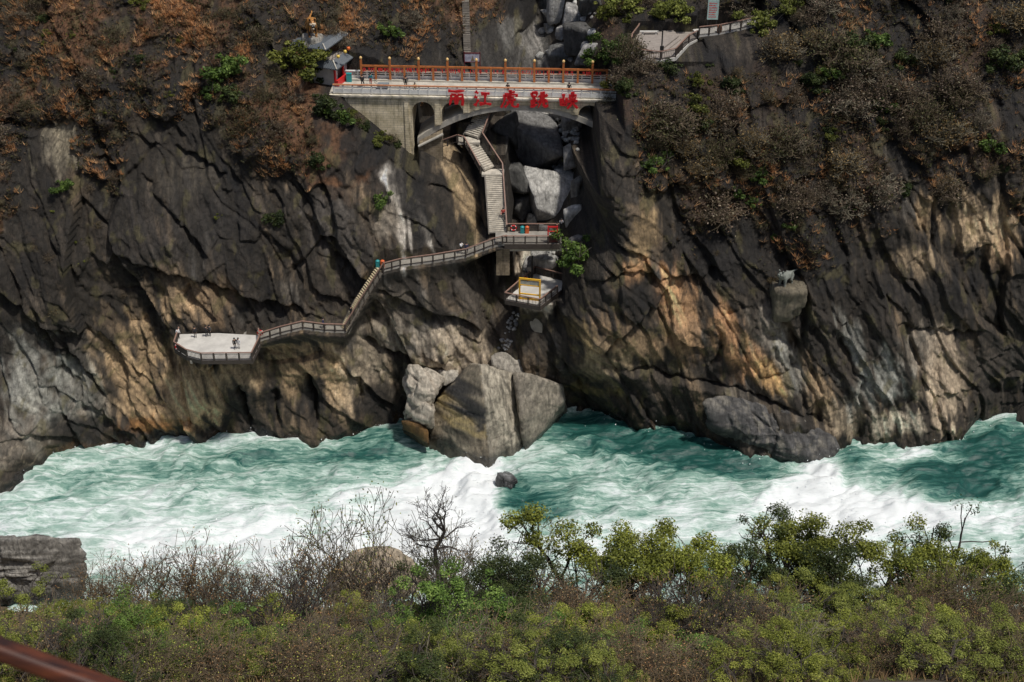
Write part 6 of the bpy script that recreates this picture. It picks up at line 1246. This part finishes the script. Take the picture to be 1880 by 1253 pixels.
# ---- skinned bodies
def skin_mesh(name, verts, edges, radii, sub=1, root=0):
    me = bpy.data.meshes.new(name + '_cage'); me.from_pydata(verts, edges, []); me.update(); ob = bpy.data.objects.new(name + '_cage', me); COL.objects.link(ob)
    md = ob.modifiers.new('skin', 'SKIN'); md.use_smooth_shade = True
    for i, v in enumerate(me.skin_vertices[0].data): v.radius = (radii[i], radii[i]) if not isinstance(radii[i], tuple) else radii[i]; v.use_root = (i == root)
    sb_ = ob.modifiers.new('sub', 'SUBSURF'); sb_.levels = sub; sb_.render_levels = sub
    dg = bpy.context.evaluated_depsgraph_get(); dg.update(); out = bpy.data.meshes.new_from_object(ob.evaluated_get(dg)); out.name = name
    bpy.data.objects.remove(ob); bpy.data.meshes.remove(me); return out
def body(pose):
    # x right, y forward(-y is the front), z up; 1.70 m tall
    J = {'pel': (0,0,.93), 'wst': (0,0,1.05), 'chs': (0,-.01,1.28), 'nck': (0,-.01,1.45), 'hd0': (0,-.02,1.53), 'hd1': (0,-.03,1.62), 'hd2': (0,-.02,1.68)}
    Rr = {'pel': .15, 'wst': .135, 'chs': .165, 'nck': .06, 'hd0': .085, 'hd1': .105, 'hd2': .06}
    E = [('pel','wst'),('wst','chs'),('chs','nck'),('nck','hd0'),('hd0','hd1'),('hd1','hd2')]
    for s, t in ((-1,'l'),(1,'r')):
        st_ = {'stand': 0, 'walk': s * .2, 'photo': 0, 'crouch': 0}[pose]
        if pose == 'crouch': L_ = {'hip': (s*.1,0,.42), 'kne': (s*.14,-.4,.5), 'ank': (s*.12,-.22,.09), 'toe': (s*.13,-.4,.04)}
        else: L_ = {'hip': (s*.1,0,.88), 'kne': (s*.11,-.02 - max(0, st_),.48), 'ank': (s*.11,-st_,.09), 'toe': (s*.12,-.17 - st_,.04)}
        A_ = {'sho': (s*.2,0,1.4), 'elb': (s*.27,.03,1.13), 'wri': (s*.26,-.1,.88), 'hnd': (s*.25,-.14,.79)}
        if pose == 'photo': A_ = {'sho': (s*.2,0,1.4), 'elb': (s*.25,-.2,1.2), 'wri': (s*.1,-.38,1.4), 'hnd': (s*.06,-.42,1.47)}
        if pose == 'walk': A_['wri'] = (s*.26,-.1 + st_, .9); A_['hnd'] = (s*.25,-.16 + st_, .82)
        if pose == 'crouch': A_ = {k: (x, y - .12, z - .48) for k, (x, y, z) in A_.items()}
        for k, v in {**L_, **A_}.items(): J[k + t] = v
        for k, v in {'hip': .1, 'kne': .066, 'ank': .042, 'toe': .04, 'sho': .07, 'elb': .052, 'wri': .036, 'hnd': .04}.items(): Rr[k + t] = v
        E += [('pel','hip'+t),('hip'+t,'kne'+t),('kne'+t,'ank'+t),('ank'+t,'toe'+t),('chs','sho'+t),('sho'+t,'elb'+t),('elb'+t,'wri'+t),('wri'+t,'hnd'+t)]
    if pose == 'crouch':
        for k in ('pel','wst','chs','nck','hd0','hd1','hd2'): x, y, z = J[k]; J[k] = (x, y - .12 * (k != 'pel'), z - .48)
    names = list(J); idx = {k: i for i, k in enumerate(names)}
    m = skin_mesh('person_body', [J[k] for k in names], [(idx[a], idx[b]) for a, b in E], [Rr[k] for k in names], 1, idx['pel'])
    for i in range(4): m.materials.append(None)
    col = {'nck': 0, 'hd0': 0, 'hd1': 0, 'hd2': 3, 'pel': 2, 'wst': 1, 'chs': 1}
    for k in names:
        if k not in col: col[k] = {'hip': 2, 'kne': 2, 'ank': 3, 'toe': 3, 'sho': 1, 'elb': 1, 'wri': 1, 'hnd': 0}[k[:3]]
    JP = np.array([J[k] for k in names])
    for f in m.polygons: f.material_index = col[names[int(np.argmin(((JP - np.array(f.center)) ** 2).sum(1)))]]
    hz = J['hd1']; hm = MB(); hm.lathe([(.02, .125), (.07, .115), (.115, .06), (.122, 0), (.11, -.05)], (hz[0], hz[1] + .025, hz[2]), 10)
    me = bpy.data.meshes.new('hair'); me.from_pydata(hm.v, [], hm.f); me.update(); return m, me
BODIES = {k: body(k) for k in ('stand', 'walk', 'photo', 'crouch')}
CM = {}
def cmat(c):
    if c not in CM: CM[c] = simple_mat('cloth_%d' % len(CM), c, 0.8, 0.15, 8, 0.1)
    return CM[c]
SKIN = simple_mat('skin', (0.50, 0.30, 0.2), 0.6, 0.05, 5, 0); BLK = (0.014, 0.014, 0.016)
def person(p, pose, rz, top, legs, label, h=1.0, hair=BLK):
    o = bpy.data.objects.new('person', BODIES[pose][0]); COL.objects.link(o); o.location = p; o.rotation_euler = (0, 0, rz); o.scale = (h, h, h); tag(o, label, 'person')
    for i, mt in enumerate((SKIN, cmat(top), cmat(legs), cmat(BLK))): o.material_slots[i].link = 'OBJECT'; o.material_slots[i].material = mt
    hr = bpy.data.objects.new('hair', BODIES[pose][1]); COL.objects.link(hr); hr.parent = o
    if not BODIES[pose][1].materials: BODIES[pose][1].materials.append(None)
    hr.material_slots[0].link = 'OBJECT'; hr.material_slots[0].material = cmat(hair); return o
TL, RDc, WHc, NAV = (0.02, 0.2, 0.24), (0.45, 0.05, 0.04), (0.7, 0.7, 0.7), (0.03, 0.035, 0.09)
def onb(px, v): q = BP(bu(px), v, 0.0); return q
person(onb(662, 2.2), 'walk', .6, BLK, BLK, 'person in black walking out of the pavilion onto the bridge', 1.08)
person(onb(676, 3.0), 'stand', -.5, TL, RDc, 'person in a teal coat by the first screen post on the bridge', 1.05)
person(onb(743, 2.0), 'stand', .2, BLK, BLK, 'person in black standing midway along the left half of the bridge', 1.08)
person(onb(761, 1.3), 'crouch', 0, (0.45, 0.33, 0.12), NAV, 'crouching person in a patterned yellow top on the bridge', 1.0)
person(onb(933, 0.6), 'stand', 3, BLK, BLK, 'person leaning behind the parapet above the third red character', .98)
person(onb(1045, 0.9), 'stand', 3.1, BLK, BLK, 'person in black behind the parapet above the last red character', 1.02)
person(onb(1125, 3.2), 'walk', 1.2, NAV, BLK, 'person at the far right end of the bridge beside the last screen post', 1.05)
person(Vector((ST3.x + 0.7, ST3.y + 1.3, MID_Z + 1.3)), 'walk', 0, RDc, BLK, 'person in red near the bottom of the long stair', 1.0)
person(Vector((6.0, DY1 - .8, MID_Z)), 'stand', .5, BLK, BLK, 'person in black behind the red gate frame'); person(Vector((6.6, DY1 + .3, MID_Z)), 'photo', 0, (0.2,0.2,0.22), BLK, 'person taking a photo at the right end of the middle deck')
q = WK[2] + Vector((.1, .7, 0)); person(q, 'stand', .3, NAV, NAV, 'person in dark blue on the walkway left of the middle deck'); person(q + Vector((-.75, .3, -.05)), 'photo', 1.0, WHc, BLK, 'person in white beside the dark blue one on the walkway')
q = at_z(975, 511, LOW_Z) + Vector((-.5, 0.3, 0)); person(q, 'stand', 0, (0.25,0.27,0.3), NAV, 'person in grey at the back corner of the yellow-frame platform')
q = WS[1].lerp(WS[2], .62) + Vector((-.2, .75, 0)); person(q, 'walk', .9, BLK, BLK, 'person in black climbing the steep lower stair'); 
q = WL2[1] + Vector((-.2, .6, 0)); person(q, 'walk', 1.5, NAV, BLK, 'person in dark clothes on the lower walkway behind the railing')
def onp(px, py): return at_z(px, py, PLAT_Z)
person(onp(432, 641), 'stand', .6, BLK, BLK, 'person in black standing in the middle of the white platform', 1.0); person(onp(439, 640), 'stand', -.4, WHc, WHc, 'person in white beside the black-clad one on the white platform', .96)
person(onp(359, 620), 'stand', 0, (.03,.03,.035), BLK, 'person in black at the back left of the white platform', 1.0); person(onp(380, 618), 'photo', .5, BLK, BLK, 'person photographing at the back of the white platform'); person(onp(386, 617), 'stand', -.6, (.08,.08,.08), BLK, 'person in dark grey next to the photographer on the white platform'); person(onp(328, 622), 'stand', .8, WHc, BLK, 'person in a white top at the left corner of the white platform', .97)
# ---- litter bins, lifebuoys, cart
def bins(p, label, rz=0):
    r_ = empty('litter_bins', p, 0); tag(r_, label, 'bins')
    for dx, mt in ((-.32, TEAL), (.32, ORBIN)):
        m = MB(); m.prism([(p.x+dx-.24,p.y-.22),(p.x+dx+.24,p.y-.22),(p.x+dx+.27,p.y+.22),(p.x+dx-.27,p.y+.22)], p.z, p.z + .85); bb = m.build('bin', mt, r_); m = MB(); m.lathe([(.27,0),(.27,.07),(.15,.16),(.02,.18)], (p.x+dx, p.y, p.z + .852), 10); m.build('lid', mt, bb)
bins(Vector((1.7, DY1 - .6, MID_Z)), 'teal and orange bins on the middle deck'); bins(WK[-1] + Vector((-.5, 1.0, 0)), 'teal and orange bins at the head of the steep lower stair')
def buoy(p, label, s=.36):
    m = MB(); n = 14
    ring = [Vector((p.x + s * math.cos(2*math.pi*i/n), p.y, p.z + s * math.sin(2*math.pi*i/n))) for i in range(n + 1)]; m.tube(ring, .09, 6, False); r_ = empty('lifebuoy', p); tag(r_, label, 'lifebuoy'); m.build('ring', RED, r_, True)
    for k in range(4):
        m = MB(); a = math.pi / 4 + k * math.pi / 2; q = Vector((p.x + s * math.cos(a), p.y, p.z + s * math.sin(a))); d = Vector((-math.sin(a), 0, math.cos(a))) * .05; m.tube([q - d, q + d], .098, 6); m.build('band', WHITE, r_)
buoy(Vector((0.2, DY1 - .3, MID_Z + .6)), 'red lifebuoy on the back railing of the middle deck'); buoy(PLAT_POLY[0].lerp(PLAT_POLY[1], .3) + Vector((0, .12, .62)), 'red lifebuoy at the left corner of the white platform'); buoy(PLAT_POLY[5] + Vector((.2, -.25, .55)), 'red lifebuoy where the walkway meets the white platform'); buoy(LOW_POLY[4].lerp(LOW_POLY[0], .35) + Vector((.12, -.15, .55)), 'red lifebuoy inside the yellow-frame platform railing')
q = onb(701, 1.9); r_ = empty('handcart', q); tag(r_, 'grey handcart parked on the left half of the bridge', 'cart'); m = MB(); m.prism([(q.x-.8,q.y-.4),(q.x+.7,q.y-.4),(q.x+.8,q.y+.4),(q.x-.7,q.y+.4)], q.z + .35, q.z + .75); m.build('tray', simple_mat('cart_grey', (.18,.21,.22), .5, .2, 3, .1), r_)
m = MB(); m.tube([(q.x-.8,q.y-.35,q.z+.75),(q.x-1.1,q.y-.35,q.z+1.05),(q.x-1.1,q.y+.35,q.z+1.05),(q.x-.8,q.y+.35,q.z+.75)], .03, 6); m.build('handle', BLACKM, r_)
for dx in (-.45, .45):
    for dy in (-.42, .42): m = MB(); m.tube([(q.x+dx,q.y+dy-.04,q.z+.18),(q.x+dx,q.y+dy+.04,q.z+.18)], .18, 12); m.build('wheel', BLACKM, r_)
q = PV(o_, W1_ * .45, -0.35, BR_Z); r_ = empty('teal_box', q); tag(r_, 'teal cabinet beside the red counter of the pavilion', 'cabinet'); m = MB(); m.box(q.x - .35, q.x + .35, q.y - .25, q.y + .25, q.z, q.z + 1.15); m.build('case', TEAL, r_); m = MB(); m.box(q.x - .39, q.x + .39, q.y - .29, q.y + .29, q.z + 1.152, q.z + 1.22); m.build('lid', TEAL, r_)
# barrel on the upper path
q = PATH_R[1] + Vector((.1, .5, 0)); r_ = empty('planter_barrel', q); tag(r_, 'reddish barrel planter behind the path railing top right', 'planter'); m = MB(); m.lathe([(.3,0),(.38,.35),(.36,.75),(.3,.9)], q, 12); m.build('staves', RUST, r_, True); m = MB(); m.lathe([(.385,.3),(.39,.38)], q, 12); m.build('hoop', BLACKM, r_)

# ---- tigers
def tiger_mat():
    m, nt, b = new_mat('tiger_stripes'); N = nt.nodes; L = nt.links; tc = N.new('ShaderNodeTexCoord'); w = N.new('ShaderNodeTexWave'); w.bands_direction = 'Y'; w.inputs['Scale'].default_value = 1.7; w.inputs['Distortion'].default_value = 5; w.inputs['Detail'].default_value = 2; L.new(tc.outputs['Object'], w.inputs['Vector'])
    r = N.new('ShaderNodeValToRGB'); r.color_ramp.elements[0].position = .22; r.color_ramp.elements[0].color = (.03, .015, .008, 1); r.color_ramp.elements[1].position = .36; r.color_ramp.elements[1].color = (.55, .25, .06, 1); L.new(w.outputs['Fac'], r.inputs['Fac']); L.new(r.outputs['Color'], b.inputs['Base Color']); b.inputs['Roughness'].default_value = .6; return m
def tiger(p, s, rz, mat, face, label, name, roar, crouch_head=0.0):
    # faces -y; about 1.1 m at the shoulder
    J = [(0,.55,.95),(0,.1,.95),(0,-.35,1.02),(0,-.62,1.18),(0,-.85,1.28 + crouch_head),(0,-1.05,1.2 + crouch_head)]; Rr = [.27,.27,.33,.26,.25,.13]; E = [(0,1),(1,2),(2,3),(3,4),(4,5)]
    def add(par, ch):
        i = par
        for q, r in ch: J.append(q); Rr.append(r); E.append((i, len(J) - 1)); i = len(J) - 1
    for sx in (-1, 1):
        add(2, [((sx*.2,-.42,.82),.17),((sx*.23,-.45,.5),.105),((sx*.24,-.5,.14),.085),((sx*.24,-.64,.07),.09)])
        add(0, [((sx*.2,.55,.78),.2),((sx*.24,.38,.5),.13),((sx*.24,.62,.3),.08),((sx*.24,.5,.08),.08),((sx*.24,.4,.06),.08)])
    add(0, [((0,.85,1.02),.09),((.1,1.2,1.06),.06),((.25,1.55,1.12),.05),((.3,1.8,1.22),.045)])
    m = skin_mesh('body', J, E, Rr, 2, 1); o = empty(name, p, rz); o.scale = (s, s, s); tag(o, label, 'statue'); m.materials.append(mat); b = link('body', m, None, o)
    hz = 1.28 + crouch_head
    def prt(nm, fn, mt, sh=True):
        q = MB(); fn(q); me = bpy.data.meshes.new(nm); me.from_pydata(q.v, [], q.f); me.update(); me.polygons.foreach_set('use_smooth', np.full(len(me.polygons), sh, dtype=bool)); me.materials.append(mt); return link(nm, me, None, b)
    for sx in (-1, 1):
        prt('ear', lambda q: q.tube([(sx*.17,-.82,hz+.16),(sx*.2,-.84,hz+.3)], [.09, .04], 8), mat)
        prt('eye', lambda q: q.lathe([(.01,-.03),(.035,-.015),(.035,.015),(.01,.03)], (sx*.1,-1.06,hz+.09), 8), BLACKM)
        prt('cheek', lambda q: q.tube([(sx*.12,-.98,hz-.1),(sx*.17,-1.05,hz-.12)], [.12, .07], 8), face)
    prt('nose', lambda q: q.tube([(0,-1.1,hz+.0),(0,-1.21,hz-.04)], [.09, .06], 8), face)
    if roar:
        prt('open_mouth', lambda q: q.tube([(0,-1.0,hz-.22),(0,-1.19,hz-.2)], [.1, .115], 10), BLACKM); prt('lower_jaw', lambda q: q.tube([(0,-.9,hz-.3),(0,-1.2,hz-.36)], [.1, .07], 8), face)
        for sx in (-1, 1): prt('fang', lambda q: q.tube([(sx*.06,-1.2,hz-.1),(sx*.06,-1.21,hz-.2)], [.02, .005], 6), WHITE)
    else: prt('chin', lambda q: q.tube([(0,-.95,hz-.17),(0,-1.14,hz-.15)], [.1, .07], 8), face)
    return o
rt = PV(o_, W1_ * .45, W2_ - 0.9, BR_Z + 5.86)
tr = at_z(572, 66, BR_Z + 6.5); 
m = rock_mesh('statue_rock', [(1,0,.2),(-1,0,.2),(0,1,.2),(0,-1,.25),(0,0,1),(0,0,-1),(.6,-.6,.5),(-.6,-.6,.5)], [1.5,1.5,1.4,1.3,.75,.6,1.3,1.3], 4, 91, 14, .16, 1.0, cmix((.32,.3,.26), (.16,.15,.13))); ro = link('statue_rock', m, ROCK); ro.location = tr - Vector((0, 0, .75)); tag(ro, 'grey rock base under the tiger on the pavilion roof', 'rock')
tiger(tr - Vector((0, -.5, .25)), 1.95, .25, tiger_mat(), simple_mat('tiger_muzzle', (.62,.5,.36), .6, .1, 4, 0), 'roaring orange striped tiger statue on the pavilion roof', 'tiger_statue', True)
q = face_at(1450, 530); STONEW = simple_mat('pale_statue_stone', (.19,.205,.18), .85, .4, 3, .4)
qy = q.y - 1.3; qt = at_y(1450, 530, qy)
hull_rock('statue_ledge', [(qt.x-1.9,qy-1.1,qt.z),(qt.x+2.1,qy-1.0,qt.z+.1),(qt.x+2.2,qy+3,qt.z+.1),(qt.x-1.9,qy+3,qt.z),(qt.x-1.5,qy-.6,qt.z-4.2),(qt.x+1.5,qy-.5,qt.z-4.2),(qt.x+1.5,qy+3,qt.z-4.2),(qt.x-1.5,qy+3,qt.z-4.2)], 'streaked rock ledge carrying the pale tiger statue', 4, 93, 24, .4, cmix((.17,.145,.10), (.03,.028,.025)), False, 0, 'ledge')
tiger(Vector((qt.x - .5, qy + .6, qt.z + .0)), 1.6, -.75, STONEW, STONEW, 'pale stone tiger statue on a ledge of the right cliff', 'tiger_statue', False, .22)
cut_ok = True
# ================================================================== HANDRAIL BY THE CAMERA
WOODR, nt_, b_ = new_mat('varnished_wood'); tc_ = nt_.nodes.new('ShaderNodeTexCoord'); mp_ = nt_.nodes.new('ShaderNodeMapping'); mp_.inputs['Rotation'].default_value = (0, R(12), 0); mp_.inputs['Scale'].default_value = (4, 40, 40); nz_ = nt_.nodes.new('ShaderNodeTexNoise'); nz_.inputs['Scale'].default_value = 1.0; nz_.inputs['Detail'].default_value = 5
rp_ = nt_.nodes.new('ShaderNodeValToRGB'); rp_.color_ramp.elements[0].position = 0.35; rp_.color_ramp.elements[0].color = (0.022, 0.006, 0.003, 1); rp_.color_ramp.elements[1].position = 0.7; rp_.color_ramp.elements[1].color = (0.13, 0.032, 0.009, 1)
for a_, b2_ in ((tc_.outputs['Object'], mp_.inputs['Vector']), (mp_.outputs[0], nz_.inputs['Vector']), (nz_.outputs['Fac'], rp_.inputs['Fac']), (rp_.outputs['Color'], b_.inputs['Base Color'])): nt_.links.new(a_, b2_)
b_.inputs['Roughness'].default_value = 0.55
h0, h1 = at_y(-420, 1036, 2.2), at_y(560, 1400, 1.95)
hr = empty('wooden_handrail', h0.lerp(h1, .5) - Vector((0, 0, 2))); tag(hr, 'blurred reddish-brown wooden handrail in the bottom left corner', 'railing')
m = MB(); d_ = (h1 - h0).normalized()
m.bar(h0, h1, 0.052, 0.036, up=(0, 0.4, 1)); rl_ = m.build('rail', WOODR, hr); bv = rl_.modifiers.new('soft_edge', 'BEVEL'); bv.width = 0.012; bv.segments = 3
for p in (h0 + d_ * .03, h1 - d_ * .03): m = MB(); m.tube([p - Vector((0, 0, .03)), p - Vector((0, 0, 4.6))], .03, 10); m.build('post', WOODR, hr, True)

# ================================================================== LABELS: say which one
LMK = [('the pavilion', 605, 105), ('the bridge', 880, 165), ('the terrace', 1215, 85), ('the path railing', 1345, 45), ('the pale tiger statue', 1450, 515), ('the white platform', 400, 640), ('the steep lower stair', 660, 550), ('the middle deck', 975, 435), ('the wedge rock', 870, 770), ('the top left corner', 20, 15), ('the top right corner', 1860, 15),
       ('the left edge', 0, 330), ('the right edge', 1880, 330), ('the pale right-hand rocks', 1800, 420), ('the green bush pair', 410, 150), ('the hanging green bush', 1068, 470), ('the dull green bush', 1575, 90), ('the dark slab rock', 1410, 785), ('the gnarled tree', 800, 1000), ('the tan boulder', 690, 1050), ('the ledge rock', 80, 1030), ('the bottom left corner', 10, 1245), ('the bottom right corner', 1870, 1245), ('the fanning dark shrub', 1330, 1100), ('the dark bare shrub', 470, 1100), ('the fresh green bush', 800, 1130), ('the spreading olive tree', 1620, 1010), ('the black boulder', 1066, 76), ('the huge pale boulder', 1016, 372), ('the scree', 1040, 245), ('the upper gully', 1000, 40)]
ORD = 'first second third fourth fifth sixth seventh eighth ninth tenth eleventh twelfth thirteenth fourteenth fifteenth sixteenth seventeenth eighteenth nineteenth twentieth'.split()
def to_px(v):
    z = v.y * _cp + (CAM_Z - v.z) * _sp; return 940 + FPX * v.x / z, 626.5 - FPX * (v.y * _sp - (CAM_Z - v.z) * _cp) / z
shared = {}
for o in list(scene.objects):
    if o.parent is None and o.get('group') and o.get('label'):
        px, py = to_px(o.location); n, lx, ly = min(LMK, key=lambda l: (l[1] - px) ** 2 + (l[2] - py) ** 2); dx, dy = px - lx, py - ly
        if abs(dx) < 25 and abs(dy) < 25: w = 'close to'
        elif abs(dx) > 2.2 * abs(dy): w = 'right of' if dx > 0 else 'left of'
        elif abs(dy) > 2.2 * abs(dx): w = 'below' if dy > 0 else 'above'
        else: w = ('lower ' if dy > 0 else 'upper ') + ('right of' if dx > 0 else 'left of')
        if n.endswith('corner') or n.endswith('edge'): w = 'near'
        shared.setdefault((o.get('look', o['label']) + ' ' + w + ' ' + n, 0), []).append((px, o))
for (lab, g), lst_ in shared.items():
    lst_.sort(key=lambda t: t[0])
    for i, (px, o) in enumerate(lst_):
        o['label'] = lab if len(lst_) == 1 else lab + (', %s from left' % ORD[i] if i < len(ORD) else ', %dth from left' % (i + 1))
    
for o in scene.objects:
    if 'look' in o: del o['look']
